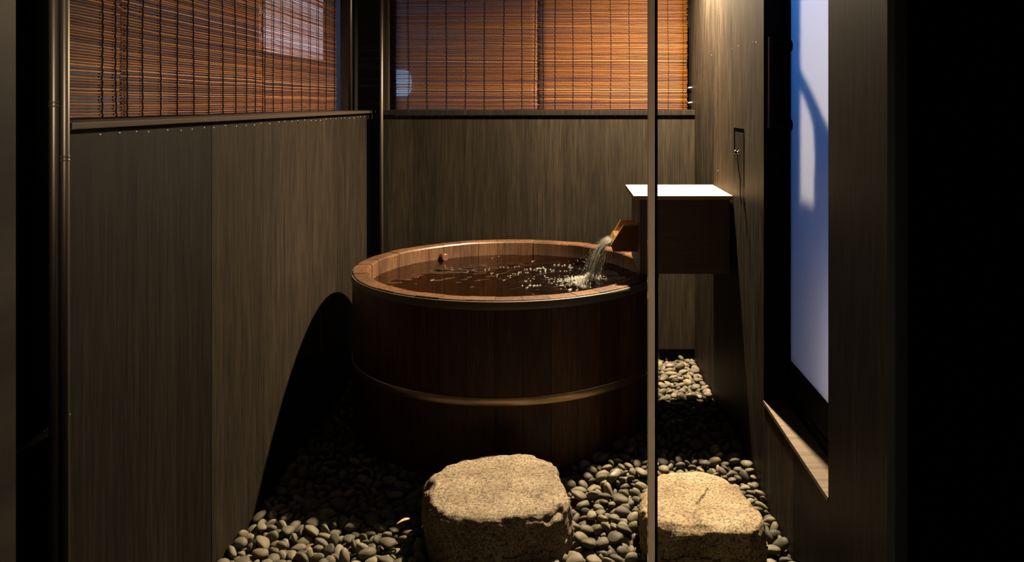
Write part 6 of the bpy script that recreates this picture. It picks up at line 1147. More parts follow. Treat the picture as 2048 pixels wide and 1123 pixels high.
593,2137,-41,23,-75,61,7,194,653,2180,-37,57,14,80,7,193,-991,2225,-73,62,7,-8,1,150,-931,2182,-62,25,-6,-89,1,142,-847,2212,-46,1,94,-35,0,207,
-831,2191,-55,-19,-8,48,4,191,-746,2217,-63,-8,51,-62,5,300,-717,2226,-43,-49,-79,-4,4,257,-683,2211,-50,7,11,-67,2,290,-614,2175,-54,13,15,14,3,197,
-562,2202,-55,1,-38,43,2,239,-494,2190,-58,77,42,25,5,218,-473,2205,-76,-12,-34,-92,1,153,-405,2197,-48,-89,-17,-2,0,300,
-345,2182,-42,83,-20,-24,0,278,-303,2217,-56,-47,13,88,2,203,-231,2193,-32,10,10,85,2,235,-185,2207,-33,11,-15,49,3,130,-140,2213,-22,63,77,5,1,258,
-91,2186,-43,81,-45,-15,0,183,-54,2202,-25,-5,27,-49,0,196,48,2196,-21,-96,-7,13,4,159,81,2197,-27,-34,-60,53,3,167,136,2235,-29,14,15,22,0,156,
133,2201,-42,28,47,71,0,178,226,2190,-44,3,-14,64,6,169,272,2240,-30,45,72,32,0,159,346,2196,-33,-10,22,96,0,221,365,2210,-41,-80,-34,-49,5,149,
402,2181,-44,10,-97,-14,5,157,442,2171,-19,-46,87,14,6,208,540,2205,-27,20,96,-19,1,166,576,2219,-45,-63,-77,-8,1,163,606,2203,-21,47,69,49,7,300,
-998,2255,-62,-78,-9,-9,2,190,-932,2253,-77,-43,-36,41,3,135,-904,2247,-70,19,-1,9,3,240,-844,2242,-50,-86,-19,-47,3,278,
-761,2236,-77,-15,-30,-94,1,146,-702,2270,-40,-1,-42,-88,4,288,-677,2259,-59,33,-93,12,7,214,-606,2241,-51,33,16,8,3,164,-571,2249,-50,-72,69,5,0,266,
-480,2241,-56,57,7,41,7,220,-455,2223,-77,-85,-50,14,1,152,-384,2237,-56,-25,57,71,5,211,-310,2243,-47,46,-85,-20,2,178,-268,2292,-37,-71,56,38,7,232,
-251,2295,-56,4,92,37,7,178,-198,2239,-52,-12,1,29,0,153,-159,2303,-47,-19,33,67,4,130,-67,2287,-33,9,-34,-90,0,130,-34,2249,-32,75,39,13,6,160,
33,2313,-20,86,-7,-50,6,236,45,2245,-44,4,17,-32,1,165,100,2300,-15,-7,-9,-58,1,201,153,2255,-22,-28,-18,94,7,162,240,2291,-23,-30,-13,-33,5,206,
271,2273,-23,7,10,-74,4,192,339,2279,-11,-77,-57,5,3,260,390,2220,-15,74,-23,-2,0,300,412,2284,-37,-83,-9,-38,3,199,490,2241,-42,-2,-96,-25,4,193,
518,2259,-26,-12,93,-30,0,235,561,2233,-19,-11,16,-71,4,297,639,2251,-27,-68,54,-33,0,205,-1004,2319,-69,51,59,-60,6,177,
-917,2294,-64,-20,73,-66,3,177,-871,2301,-55,4,22,-97,6,230,-894,2275,-52,-6,-43,89,0,224,-779,2334,-57,-41,83,-37,2,264,-754,2301,-41,52,84,2,1,273,
-659,2295,-53,17,-33,-84,2,227,-625,2289,-46,-23,72,-58,2,300,-574,2305,-76,-33,44,-74,2,174,-507,2284,-51,-4,59,-80,5,232,
-485,2315,-56,-45,88,-9,6,154,-411,2279,-64,-9,-1,85,7,162,-119,2309,-45,95,26,8,1,163,-65,2299,-44,-63,-68,-35,4,131,-1,2312,-24,1,11,-94,0,246,
60,2342,-29,25,-76,-59,3,190,159,2340,-24,-27,95,-8,4,182,206,2305,-46,97,21,1,5,157,256,2331,-46,17,1,77,6,130,550,2305,-44,-16,-27,91,7,170,
648,2293,-20,1,-47,39,0,270,-996,2346,-49,-77,63,-1,3,257,-924,2357,-76,8,-95,-29,4,156,-863,2340,-75,1,21,91,4,191,-844,2352,-48,-40,12,-6,7,279,
-791,2379,-79,-8,99,-10,0,130,-734,2391,-56,16,4,89,1,253,-645,2373,-78,-32,-17,23,2,130,-603,2379,-53,-36,69,-2,3,216,-588,2323,-71,-38,65,-11,2,140,
-514,2344,-65,63,55,-50,6,212,-460,2366,-58,-1,-36,-52,7,238,-377,2361,-68,51,-25,-51,1,178,132,2329,-46,0,-17,-64,6,130,183,2335,-37,-9,47,-88,2,174,
202,2321,-25,-48,51,-44,3,192,620,2352,-37,62,20,70,7,204,-981,2425,-77,6,3,-65,5,158,-930,2417,-60,67,-61,-35,3,197,-875,2388,-48,13,-15,15,4,289,
-743,2419,-74,-35,4,-2,6,177,-683,2381,-65,-67,-4,-73,0,130,-606,2415,-79,-36,92,-14,7,130,-444,2390,-55,-35,1,-42,4,220,
106,2422,-41,40,-63,-27,6,157,190,2419,-43,98,-13,1,0,178,640,2392,-35,84,-32,7,6,247,-806,2468,-76,-31,-43,38,3,151,-711,2466,-74,-17,44,88,5,171,
-622,2445,-69,69,-35,-4,1,216,-575,2478,-73,49,85,4,5,221,13,2420,-46,82,48,21,7,139,173,2445,-37,28,-85,-2,5,186,-976,2495,-70,-16,30,38,4,226,
-891,2522,-77,54,8,13,3,130,-831,2524,-74,43,-12,-18,6,178,-738,2489,-75,-44,-81,-30,2,130,-583,2510,-76,0,-50,85,2,161,
-532,2508,-72,-62,-28,70,5,151,120,2507,-42,5,-8,-98,2,172,211,2519,-36,-58,71,12,0,181,583,2505,-35,-15,80,49,6,181,-873,2588,-72,-88,19,-35,7,186,
-842,2555,-79,3,1,-38,0,137,-745,2552,-77,9,-4,0,5,164,42,2547,-43,7,-97,-13,5,154,156,2532,-29,74,67,1,0,179,617,2621,-34,63,2,30,6,164,
-978,2681,-70,80,-55,21,7,249,-566,2668,-72,4,-27,-69,0,223,46,2664,-38,-19,-70,30,3,160,147,2681,-33,20,23,94,1,174,282,2673,-33,9,28,85,5,157,
-649,2715,-71,-49,5,-86,3,183,-518,2716,-69,-25,38,77,4,202,-463,2745,-70,83,-45,20,5,219,-20,2751,-34,-71,20,-29,2,166,445,2711,-21,-18,-65,60,6,227,
558,2737,-24,79,42,-44,6,130,579,2739,-14,11,-22,30,0,152,642,2726,-23,-94,22,16,1,213,-985,2782,-72,-9,21,-6,4,201,-765,2787,-74,-96,20,9,0,201,
-709,2787,-75,4,14,-99,6,180,-343,2753,-71,14,10,59,7,137,-164,2796,-48,-26,-95,15,6,151,-25,2768,-46,10,-2,-6,5,141,99,2782,-29,69,-59,-23,2,199,
166,2775,-19,43,-4,-84,2,178,208,2773,-10,7,51,67,6,130,266,2745,-25,-38,-80,28,1,145,372,2765,-21,23,5,81,1,204,512,2784,-23,-78,-62,-8,6,130,
527,2773,-24,-53,83,-18,2,134,-809,2819,-70,29,-10,58,3,209,-658,2834,-63,-38,-60,-46,4,195,-308,2806,-56,-43,-51,69,5,212,
-224,2857,-51,62,44,52,0,163,-212,2802,-50,-73,68,12,2,200,-134,2837,-47,90,41,-3,4,140,-118,2794,-41,-42,-84,18,4,206,458,2821,-4,-87,-37,-1,3,151,
468,2838,-15,84,54,9,6,161,-1000,2874,-73,12,-98,-16,4,136,-925,2863,-62,84,20,46,2,220,-858,2882,-71,21,22,58,0,141,-819,2884,-71,49,-81,-23,7,130,
-795,2899,-67,78,-32,-12,2,188,-512,2897,-58,-40,10,-91,5,240,-466,2901,-58,-6,89,42,5,289,-443,2889,-71,89,40,11,1,130,-155,2904,-44,-95,-28,3,7,216,
-99,2896,-45,-14,-10,30,2,154,-62,2883,-43,-17,97,15,1,203,-13,2901,-41,57,-71,-41,7,172,43,2913,-30,73,32,3,3,160,98,2913,-19,-55,-23,-30,3,162,
-1006,2925,-58,-1,46,-25,2,202,-694,2939,-65,52,75,34,7,144,-602,2936,-56,67,-31,-57,5,228,-531,2929,-62,-81,53,-21,2,224,
168,2943,-6,-71,-63,10,1,158,327,2922,-2,12,-27,-89,4,192,385,2937,6,-29,-70,-50,7,203,601,2950,0,-3,-12,94,5,193,-683,2983,-56,-1,-25,55,4,200,
-653,2973,-60,60,73,28,7,175,58,2973,-24,-39,91,-9,7,264,171,3002,-3,15,5,86,1,130,476,2972,0,-24,53,-80,5,130,624,2971,3,-79,-30,16,5,182,
-771,3036,-55,84,54,-1,6,140,-693,3042,-54,6,11,-81,7,152,176,3053,5,57,39,57,0,188,271,3055,3,-16,-97,16,0,137,309,3026,6,2,-5,-93,0,208,
397,3017,7,-34,-31,-51,0,159,563,3009,3,14,98,-12,0,168,-907,3081,-51,-6,-11,98,0,164,-874,3089,-50,19,-7,46,7,155,-803,3100,-42,-37,49,-79,5,221,
-728,3106,-48,-9,-11,93,0,193,246,3079,11,19,-32,-25,3,212,367,3078,14,-88,4,34,2,217,530,3067,3,-8,-6,99,0,139,569,3087,5,8,-81,-54,0,134,
-880,3137,-44,32,65,67,5,180,-803,3148,-47,-62,7,-31,0,130,537,3144,4,-95,-27,3,7,178,597,3152,3,-73,-64,-19,4,154,-997,3175,-35,11,-88,-22,1,200,
-843,3203,-43,0,-99,-11,6,193,359,3195,8,79,-50,3,1,252,443,3183,2,-66,-72,14,3,180,589,3172,2,-1,-63,-73,6,130,-1008,3224,-45,9,8,56,5,159,
-940,3242,-41,13,-60,65,2,179,-832,3241,-39,-10,15,-63,7,265,513,3227,8,-52,-62,46,6,219,561,3247,6,-75,1,47,2,183,618,3237,0,45,51,68,3,212,
-1003,3314,-43,6,11,-47,6,179,362,3307,-9,-30,-70,-61,3,168,484,3324,-13,10,4,-94,3,179,574,3304,-9,-32,-75,-22,6,130,-1003,3341,-39,82,7,-21,3,183,
-924,3328,-42,31,-3,-25,6,198,396,3377,-17,-72,4,-48,7,182,-963,3389,-38,-22,-94,-12,2,221,-898,3425,-40,-18,-1,-60,3,228,
454,3449,-30,-50,84,-18,0,163,506,3418,-24,2,-100,-9,7,215,-941,3471,-45,7,-16,-96,1,161,427,3449,-29,37,-92,3,4,170,633,3434,-26,-56,-63,-28,1,130,
654,3439,-28,16,30,68,3,154,-982,3492,-41,11,45,87,2,227,467,3502,-32,16,16,45,4,209,496,3497,-35,-11,13,-92,2,143,544,3469,-32,53,-83,-15,1,147,
-1000,3559,-45,-24,-96,15,6,166,442,3558,-29,-6,66,75,5,269,533,3538,-26,19,-48,54,3,244,570,3526,-32,-13,-63,-67,4,146,-915,3601,-41,35,0,-26,3,208,
472,3623,-36,98,-19,-11,2,248,577,3597,-36,-59,-8,-49,3,166,653,3625,-35,51,-75,19,6,175,-990,3650,-43,14,-97,-18,1,204,482,3655,-43,9,-15,-85,7,130,
503,3639,-41,-12,4,96,1,163,655,3665,-44,59,79,16,1,130,-987,3688,-38,37,-18,89,1,196,-900,3731,-44,-55,-1,-12,2,166,433,3732,-34,69,-4,-31,0,234,
577,3689,-40,19,-87,43,1,173,-980,3738,-35,97,11,-19,6,184,-986,3802,-43,16,6,39,7,189,-956,3797,-45,-7,5,-98,0,179,435,3793,-33,79,-23,-47,5,204,
481,3830,-39,61,-72,32,7,213,629,3826,-43,-80,57,-14,2,187,-891,3893,-46,17,5,29,7,130,-879,3811,-38,-91,-10,22,2,222,398,3838,-35,42,-69,-58,6,190,
590,3882,-42,-4,23,15,6,174,-954,3900,-46,-8,-17,95,4,135,-870,3926,-43,99,-6,1,2,184,364,3897,-40,-11,31,-9,6,196,534,3899,-44,85,-5,-1,7,168,
312,3928,-42,45,-42,-37,2,188,453,3988,-33,-3,-31,-69,0,192,491,3963,-46,-42,89,-19,2,130,631,3969,-32,56,-19,79,6,228,300,3994,-38,-82,-19,52,1,192,
343,3998,-43,-2,28,22,7,153,218,4082,-43,42,75,45,7,186,248,4040,-44,14,10,45,6,163,430,4053,-46,-14,1,23,1,130,429,4069,-34,13,-3,-63,6,140,
553,4064,-40,39,-64,-62,5,210,182,4130,-43,-41,-65,49,0,166,229,4187,-42,-56,-47,27,2,199,229,4237,-46,2,-12,79,4,150,300,4172,-44,-28,18,-84,4,156,
400,4190,-46,99,12,-3,5,146,524,4192,-35,-23,-81,-31,2,206,656,4192,-43,52,35,63,6,156,136,4272,-46,2,-95,-31,0,130,260,4257,-37,38,-48,79,2,232,
309,4261,-46,11,-13,-92,4,147,334,4266,-34,-49,25,-75,1,247,436,4284,-36,-33,31,34,1,216,463,4231,-43,-7,-98,20,2,195,517,4259,-45,-14,-2,47,1,156,
624,4215,-46,-8,-21,89,2,137,-950,1932,-42,-8,7,-81,6,175,-920,1952,-42,20,-17,91,1,244,-899,1926,-55,94,-11,-16,6,149,-843,1940,-56,20,-2,90,1,232,
-798,1942,-45,2,96,-22,1,142,-701,1965,-52,41,-43,-4,5,193,-648,1935,-60,46,-23,-29,6,169,-626,1915,-73,-30,-16,-90,2,181,
-531,1966,-60,50,-7,41,2,145,-549,1954,-56,86,-39,-24,2,178,-442,1970,-42,-47,-64,54,6,300,-421,1916,-56,16,49,84,3,216,
-367,1925,-54,-25,-83,45,5,196,-298,1953,-38,-29,-1,81,4,155,-258,1928,-56,-67,-41,-54,7,130,-203,1943,-50,46,23,81,2,149,
-166,1915,-30,-7,-36,33,5,179,-95,1912,-32,-27,-86,-11,5,158,-24,1952,-19,-44,-11,58,1,205,41,1916,-24,19,79,53,6,193,72,1914,-11,-41,-7,-13,3,198,
65,1957,-18,29,-13,30,6,172,170,1944,-22,34,-56,-54,5,236,247,1944,-29,-79,-53,-25,0,155,323,1976,-23,-66,-63,39,5,140,344,1985,-15,-47,17,-16,1,234,
386,1965,-23,9,-62,66,4,225,412,1979,-22,-4,-9,84,3,213,456,1931,-16,50,-84,-20,6,300,534,1916,-29,-44,42,18,0,255,585,1911,-43,-30,-89,-20,1,142,
644,1915,-15,13,-58,81,3,235,-979,2012,-51,86,34,6,0,208,-921,2012,-61,-64,36,-47,0,162,-850,1992,-52,83,53,19,5,237,-809,1966,-46,82,51,19,2,209,
-778,1964,-48,19,-1,-91,4,213,-696,2026,-67,-33,62,70,4,186,-680,1969,-59,90,5,43,5,187,-631,1994,-53,56,6,-18,5,204,-559,1998,-62,84,50,16,2,211,
-518,1945,-55,21,-8,-12,4,167,-462,2010,-60,69,60,23,5,228,-388,2000,-39,-16,43,-3,5,244,-363,2016,-52,45,-15,47,4,190,-319,1990,-54,82,-33,-44,4,130,
-230,1982,-46,-3,66,-29,5,153,-193,2003,-9,51,79,33,1,300,-135,1945,-21,-19,-20,60,0,233,-152,1977,-27,83,46,14,2,181,-21,2035,-17,42,-78,47,7,213,
-9,1980,-17,67,-35,-16,4,217,27,1973,-7,-82,17,-45,3,300,114,1994,-11,9,99,1,4,300,151,2005,-30,78,36,40,5,190,248,1993,-47,77,-63,-6,5,130,
245,1985,-24,-3,26,65,5,246,312,2016,-21,-58,-80,-7,4,282,384,1985,-46,-3,-13,99,4,135,377,1994,-22,-41,-68,-60,3,233,484,2007,-22,43,-8,0,3,231,
522,1991,-22,10,-35,-89,2,269,545,1961,-20,-40,18,3,2,185,621,1997,-15,2,-18,-40,5,166,-1006,2018,-59,-56,-45,42,4,240,-935,2080,-44,-14,-8,-93,6,235,
-879,2056,-45,10,17,83,7,196,-822,2067,-58,98,-17,5,5,183,-790,2035,-54,14,67,65,7,140,-724,2034,-53,74,-62,-23,6,187,-627,2020,-51,-65,-30,10,3,195,
-613,2043,-67,53,-27,-76,6,196,-575,2033,-49,26,88,31,0,294,-496,2008,-63,-8,-99,4,2,154,-456,2049,-57,92,34,15,3,211,-391,2058,-59,-3,-38,83,3,130,
-365,2036,-57,-35,-24,-1,2,148,-331,2037,-43,52,56,42,4,217,-198,2082,-34,-1,15,-92,4,190,-217,2010,-36,64,-75,-3,4,169,-199,2056,-18,-1,-94,32,3,251,
-84,2049,-16,58,63,39,7,170,-25,2062,-17,12,61,-78,0,247,3,2046,-30,66,45,-57,2,168,46,2059,-6,98,11,10,4,297,99,2042,-33,-7,-21,49,4,147,
177,2079,-24,-98,17,-3,1,178,195,2027,-20,66,-65,-33,6,210,263,2059,-21,-86,46,-8,5,236,336,2071,-32,-21,-74,-52,7,130,355,2046,-20,94,29,9,4,186,
381,2024,-16,-17,93,18,6,198,454,2033,-4,-86,16,-2,6,280,560,2013,-11,-15,-71,69,5,263,604,2033,-16,-19,-20,-89,6,247,655,2067,-40,4,87,12,4,153,
-964,2078,-56,42,-82,-35,1,200,-944,2107,-54,-18,8,-94,3,130,-899,2107,-66,30,-25,-32,3,165,-844,2081,-44,28,-10,-92,4,240,
-766,2111,-35,-2,0,36,0,261,-743,2090,-37,33,-83,-43,5,207,-682,2085,-51,-2,-74,50,1,226,-641,2074,-48,2,-31,-88,6,243,-562,2089,-75,15,42,-86,3,130,
-555,2077,-44,-86,33,-7,3,300,-463,2089,-56,26,-19,-48,5,205,-496,2130,-48,57,58,46,2,191,-356,2127,-46,-10,6,98,3,202,-329,2131,-53,-5,6,-21,7,151,
-283,2077,-64,-8,20,-77,0,130,-166,2079,-24,-52,-29,30,7,202,-148,2101,-32,-54,-7,-30,3,154,-103,2070,-26,4,-13,-77,2,194,21,2088,-12,88,46,15,7,234,
12,2130,-32,-33,-85,-41,5,148,77,2080,-26,-22,22,-95,5,186,84,2108,-10,-93,27,-20,1,269,111,2065,-22,18,-4,-4,7,202,222,2132,-11,81,57,-13,4,212,
257,2101,-19,53,8,-19,3,241,337,2094,-21,-29,-78,-30,3,229,305,2154,-19,-58,-14,-32,3,186,404,2092,-22,28,-29,-54,0,212,430,2104,-10,71,69,5,7,267,
513,2107,-20,-73,30,-34,1,163,582,2089,-19,-75,-58,-30,6,186,642,2143,-15,6,-13,-78,4,300,-1005,2131,-43,-82,-51,-20,0,192,
-918,2118,-53,69,54,19,2,209,-864,2108,-38,75,38,28,6,300,-792,2134,-58,41,17,49,1,137,-759,2154,-52,30,-9,-18,2,199,-703,2167,-31,21,30,6,1,265,
-663,2107,-33,16,-2,-31,0,300,-627,2115,-45,9,17,-73,2,218,-554,2150,-70,75,-5,30,6,204,-493,2156,-57,28,-6,-42,7,175,-445,2171,-57,-57,-17,27,3,197,
-428,2137,-52,-22,11,-97,2,216,-369,2160,-45,-8,-88,47,7,211,-307,2148,-50,89,1,40,7,168,-246,2175,-42,4,44,24,1,153,-214,2145,-27,-39,92,-1,4,225,
-144,2124,-29,34,43,70,0,174,-50,2175,-12,1,41,-81,1,269,-19,2142,-29,-19,2,-35,5,154,3,2146,-43,19,58,72,7,160,66,2144,-14,0,-22,4,3,214,
123,2100,-44,89,25,18,2,172,154,2148,-22,-4,4,-60,5,159,225,2163,-21,-81,27,-22,3,165,276,2172,-17,41,17,20,6,255,333,2148,-27,-6,-2,-91,5,144,
358,2170,-43,-46,-57,-66,3,130,419,2141,-26,97,20,5,1,188,501,2150,-26,-19,93,29,5,130,535,2136,-17,33,-36,87,3,211,586,2120,-22,88,47,2,7,148,
601,2152,-21,-9,-19,3,3,197,-983,2191,-57,70,64,29,4,166,-945,2208,-45,46,-82,8,4,268,-878,2184,-53,-21,32,-79,7,197,-804,2177,-77,5,-62,77,0,130,
-764,2185,-48,-88,4,-16,1,287,-703,2201,-34,-20,-31,81,1,151,-661,2176,-50,93,21,-21,3,230,-597,2203,-53,-56,-56,-38,1,153,
-590,2221,-65,-72,38,-17,7,179,-517,2131,-61,16,-84,50,7,175,-463,2207,-48,74,-50,-35,6,300,-411,2164,-43,-8,96,-28,3,237,
-376,2181,-61,41,38,-5,2,165,-274,2189,-33,-62,-61,29,3,198,-248,2241,-33,-18,-95,27,5,152,-203,2227,-21,-7,39,-92,0,265,-164,2180,-26,1,4,-76,4,180,
-101,2214,-44,52,-29,-69,5,130,-43,2224,-30,-96,18,-22,1,151,-3,2165,-27,-62,-34,8,4,177,58,2171,-22,-1,10,-99,0,211,113,2193,-22,-24,8,3,6,191,
144,2215,-26,-57,-69,1,4,169,217,2198,-22,-41,-10,-2,7,211,287,2216,-18,-73,-68,0,4,199,320,2212,-26,3,81,-58,5,207,360,2163,-11,-20,-12,67,6,278,
440,2200,-26,-3,-21,97,2,161,481,2198,-20,-6,-2,46,4,216,515,2226,-24,-1,-30,-94,6,236,567,2189,-40,4,39,-39,2,164,643,2210,-20,52,-83,-17,5,235,
-1007,2285,-56,44,21,73,0,209,-929,2270,-60,-6,-97,-25,0,168,-873,2242,-58,-51,57,-36,5,173,-808,2257,-50,-13,-86,-2,4,237,
-773,2254,-56,-87,43,-17,6,245,-761,2228,-31,83,41,32,7,291,-662,2235,-54,19,-36,-15,5,181,-593,2275,-40,74,52,16,7,249,-503,2219,-50,16,18,95,1,170,
-502,2258,-52,15,-88,-38,4,225,-448,2248,-64,-60,-2,-78,0,241,-416,2247,-50,-2,-1,-84,3,263,-346,2293,-42,-22,40,-89,3,300,
-299,2303,-47,93,35,-8,1,156,-240,2277,-34,-10,81,-50,6,215,-183,2257,-26,60,63,44,4,245,-147,2252,-32,34,22,-43,5,296,-139,2310,-39,-30,54,74,2,130,
-56,2250,-13,-2,3,30,3,244,12,2219,-19,-10,-38,72,7,221,28,2260,-15,3,1,70,2,263,102,2220,-21,-85,-26,-23,0,256,212,2253,-12,34,68,56,5,262,
227,2228,-28,74,-65,14,6,172,286,2252,-44,-10,-7,-10,4,184,300,2249,-23,-32,94,0,0,198,368,2257,-21,48,-87,6,6,207,413,2258,-12,-61,-26,-46,0,300,
484,2269,-20,-4,-14,-54,6,230,546,2302,-23,-30,-41,65,7,179,614,2281,-15,-7,16,-56,4,244,621,2253,-46,15,85,50,0,130,-957,2311,-49,43,-5,-56,6,225,
-941,2343,-58,-38,70,-61,3,193,-932,2323,-61,19,-94,28,5,158,-802,2342,-34,85,51,12,4,284,-790,2287,-57,30,-93,-21,6,139,-718,2325,-25,-83,55,1,3,300,
-679,2310,-40,-43,83,-36,0,276,-590,2306,-61,-7,44,-86,2,150,-567,2292,-56,-80,-56,-16,6,202,-545,2272,-45,21,-79,38,2,253,
-433,2290,-46,56,-59,-16,2,300,-395,2298,-56,-19,-92,33,3,194,-337,2295,-70,-61,-78,11,7,150,-37,2282,-25,29,-25,83,4,242,
-37,2322,-9,-97,-20,-5,1,274,49,2289,-16,25,-79,-9,1,187,60,2320,-17,-12,-3,-19,1,152,139,2306,-19,96,-18,3,1,131,233,2317,-34,-66,41,14,0,220,
261,2326,-25,18,23,94,2,232,573,2317,-26,57,80,0,1,252,621,2302,-32,-10,7,-99,0,162,-965,2359,-56,-36,-2,-2,3,193,-947,2329,-77,-6,-30,19,7,130,
-886,2360,-77,-15,-54,75,3,130,-882,2350,-58,98,16,-6,4,206,-795,2359,-57,90,24,-12,0,187,-712,2365,-47,-78,-3,14,0,260,-647,2368,-59,6,-22,-95,6,191,
-602,2354,-63,-53,-22,-51,7,130,-573,2349,-59,-27,-95,-15,4,187,-514,2370,-56,-91,7,-12,0,241,-413,2365,-63,-17,-9,76,6,172,
70,2386,-41,62,60,-17,7,154,126,2344,-38,1,-12,-1,5,130,648,2345,-19,60,79,-2,1,214,-984,2417,-60,61,76,25,6,171,-914,2362,-54,-73,-52,25,1,233,
-811,2414,-57,-79,-42,34,4,178,-710,2401,-74,55,-70,27,6,130,-702,2397,-49,-17,-88,-19,1,233,-611,2417,-57,-11,-25,-96,3,210,
-546,2396,-57,-98,17,8,0,193,52,2403,-41,41,-67,-16,7,167,129,2419,-33,-57,-6,78,1,224,654,2417,-37,56,-5,-70,5,187,-826,2448,-74,1,48,11,3,131,
-892,2508,-67,32,-64,63,4,132,-710,2504,-64,-81,41,38,2,145,101,2512,-32,-37,-55,69,7,130,-720,2568,-68,-33,-33,12,2,130,
-651,2575,-76,25,-91,19,4,149,30,2592,-34,85,8,-48,6,196,-531,2623,-78,-45,6,-16,7,133,-445,2613,-78,-19,35,-84,0,130,5,2589,-36,-40,71,29,0,180,
598,2641,-32,-26,-47,69,1,162,-446,2635,-76,-9,29,72,2,144,39,2683,-42,-28,58,-76,7,130,156,2658,-24,8,-19,16,3,168,208,2666,-33,-67,33,-48,7,156,
-586,2711,-70,-73,3,68,1,180,-425,2689,-78,82,-57,-7,7,140,329,2695,-31,12,13,76,7,147,380,2716,-25,-44,-82,-37,3,189,594,2733,-26,39,-17,4,4,130,
-369,2779,-71,-16,-8,36,2,196,-306,2778,-64,73,-66,15,6,157,-187,2791,-40,8,45,73,5,178,-163,2768,-39,56,25,71,5,230,-173,2838,-47,-1,31,54,5,138,
-40,2768,-32,82,51,14,7,169,288,2779,-23,13,13,56,0,142,494,2774,-24,50,85,7,4,130,-787,2806,-77,-97,17,-9,0,130,-441,2850,-72,-11,-36,79,3,155,
-420,2852,-71,-77,61,0,2,169,-329,2826,-68,8,-9,-84,5,139,-237,2831,-48,11,48,85,6,236,-188,2818,-48,5,17,95,7,187,-149,2856,-39,22,95,-20,4,245,
485,2823,-9,67,-41,-62,1,180,-774,2878,-71,-75,-59,8,1,137,-642,2866,-65,8,-51,-85,7,147,-518,2869,-71,3,14,12,4,176,-449,2937,-61,-50,-34,-65,6,130,
-91,2876,-47,-3,12,-80,0,139,-32,2875,-42,-13,12,-75,2,209,115,2973,-12,7,-78,2,7,136,189,2962,-4,13,-5,-99,4,130,249,2935,-4,-8,-12,97,1,144,
351,2932,-4,-39,-50,40,5,130,-821,2981,-51,16,-11,-32,1,130,-662,3008,-52,-67,69,14,4,211,150,2988,-6,-7,11,51,6,159,468,2986,12,71,-21,55,1,170,
-759,3060,-48,8,30,91,4,223,-712,3041,-52,-21,-53,-45,3,133,510,3078,13,6,-9,84,6,145,571,3027,4,-77,14,-28,3,130,525,3091,11,29,70,55,4,172,
-955,3165,-42,18,-84,-15,6,142,-824,3162,-47,46,0,7,2,130,365,3149,15,-18,-45,-41,3,130,434,3155,6,32,72,13,1,142,-885,3253,-42,-46,57,38,1,130,
-887,3232,-43,0,18,-95,7,181,-862,3245,-39,-59,13,-59,4,195,-980,3288,-43,-72,-68,11,7,207,416,3325,-17,-12,2,-51,5,135,495,3303,-4,38,43,-72,3,183,
-967,3345,-38,11,-79,56,0,228,-905,3346,-44,59,57,50,2,164,375,3367,-21,51,-71,-38,5,138,514,3357,-13,15,-67,20,5,149,-931,3435,-42,-9,3,50,0,232,
385,3400,-27,-60,80,-9,5,130,435,3394,-24,-70,-64,-13,1,130,516,3397,-21,-4,-58,-80,4,152,-963,3446,-33,-53,23,-66,4,285,
449,3471,-29,-27,-15,-2,1,173,-957,3537,-41,-2,-45,89,7,214,468,3535,-35,57,-57,-22,1,137,513,3512,-23,23,2,41,3,167,-968,3568,-42,-94,15,-16,1,204,
-975,3600,-46,78,-60,-15,1,143,-938,3642,-45,47,-87,13,1,151,439,3678,-38,57,67,-38,2,156,555,3678,-39,50,7,79,5,146,645,3650,-42,-12,-33,83,1,130,
-924,3710,-41,68,-71,-16,1,231,578,3730,-41,87,-33,36,5,149,-893,3707,-34,32,-27,69,2,248,386,3710,-38,-50,69,-5,0,161,594,3769,-40,71,44,-47,0,142,
615,3757,-38,62,-44,20,2,164,-937,3819,-32,-39,13,61,5,276,390,3799,-34,-56,50,-62,7,291,-888,3871,-46,17,3,85,7,130,-879,3835,-46,-12,-98,17,0,149,
349,3824,-45,-50,-84,13,0,150,386,3881,-46,88,23,16,2,134,-975,3934,-39,-34,-32,30,5,224,-911,3898,-35,-66,-38,-39,2,220,-870,3883,-45,18,0,1,7,150,
340,3918,-44,-35,-91,21,7,176,409,3957,-46,41,-82,-34,0,139,287,3941,-41,65,69,30,1,194,351,3980,-44,14,-42,88,4,134,514,3970,-43,32,-75,-49,7,176,
218,4038,-42,30,17,27,2,193,416,4078,-46,64,76,11,6,130,160,4149,-44,-76,59,-19,3,170,380,4111,-41,53,-7,-59,0,157,133,4229,-45,-19,98,-3,5,173,
205,4183,-45,-71,-68,13,3,148,398,4211,-41,7,-80,-46,3,182,522,4230,-40,-11,39,67,2,179,112,4249,-40,-11,-24,-93,1,239,164,4214,-44,-38,-51,42,5,148,
189,4209,-38,46,-44,-5,0,211,291,4244,-46,-8,-9,93,0,158,324,4236,-44,10,-8,99,1,168,397,4256,-37,50,7,66,3,134,549,4246,-42,11,-21,97,5,210,
649,4284,-35,86,4,-45,6,211,623,4240,-37,57,-16,74,3,193,193,2825,4,79,-34,12,6,177,-337,2826,-46,-34,94,-1,3,265,64,2828,-19,23,45,32,6,300,
-116,2829,-27,22,-35,-53,5,241,-742,2831,-46,-45,83,-26,1,281,596,2833,6,6,23,66,7,222,127,2833,6,78,6,7,7,254,-926,2834,-47,29,-95,-6,1,291,
311,2835,20,8,-91,33,6,286,-704,2836,-54,-99,5,-14,7,155,-841,2838,-54,-67,-73,-10,4,200,-444,2839,-46,-91,-41,-3,3,300,93,2839,-7,70,46,5,6,176,
-398,2841,-54,11,99,2,6,230,-480,2841,-59,-64,-76,-10,6,212,-979,2841,-42,-9,-2,-46,3,300,420,2843,14,-24,-17,-8,0,225,455,2845,2,-52,-48,-27,2,174,
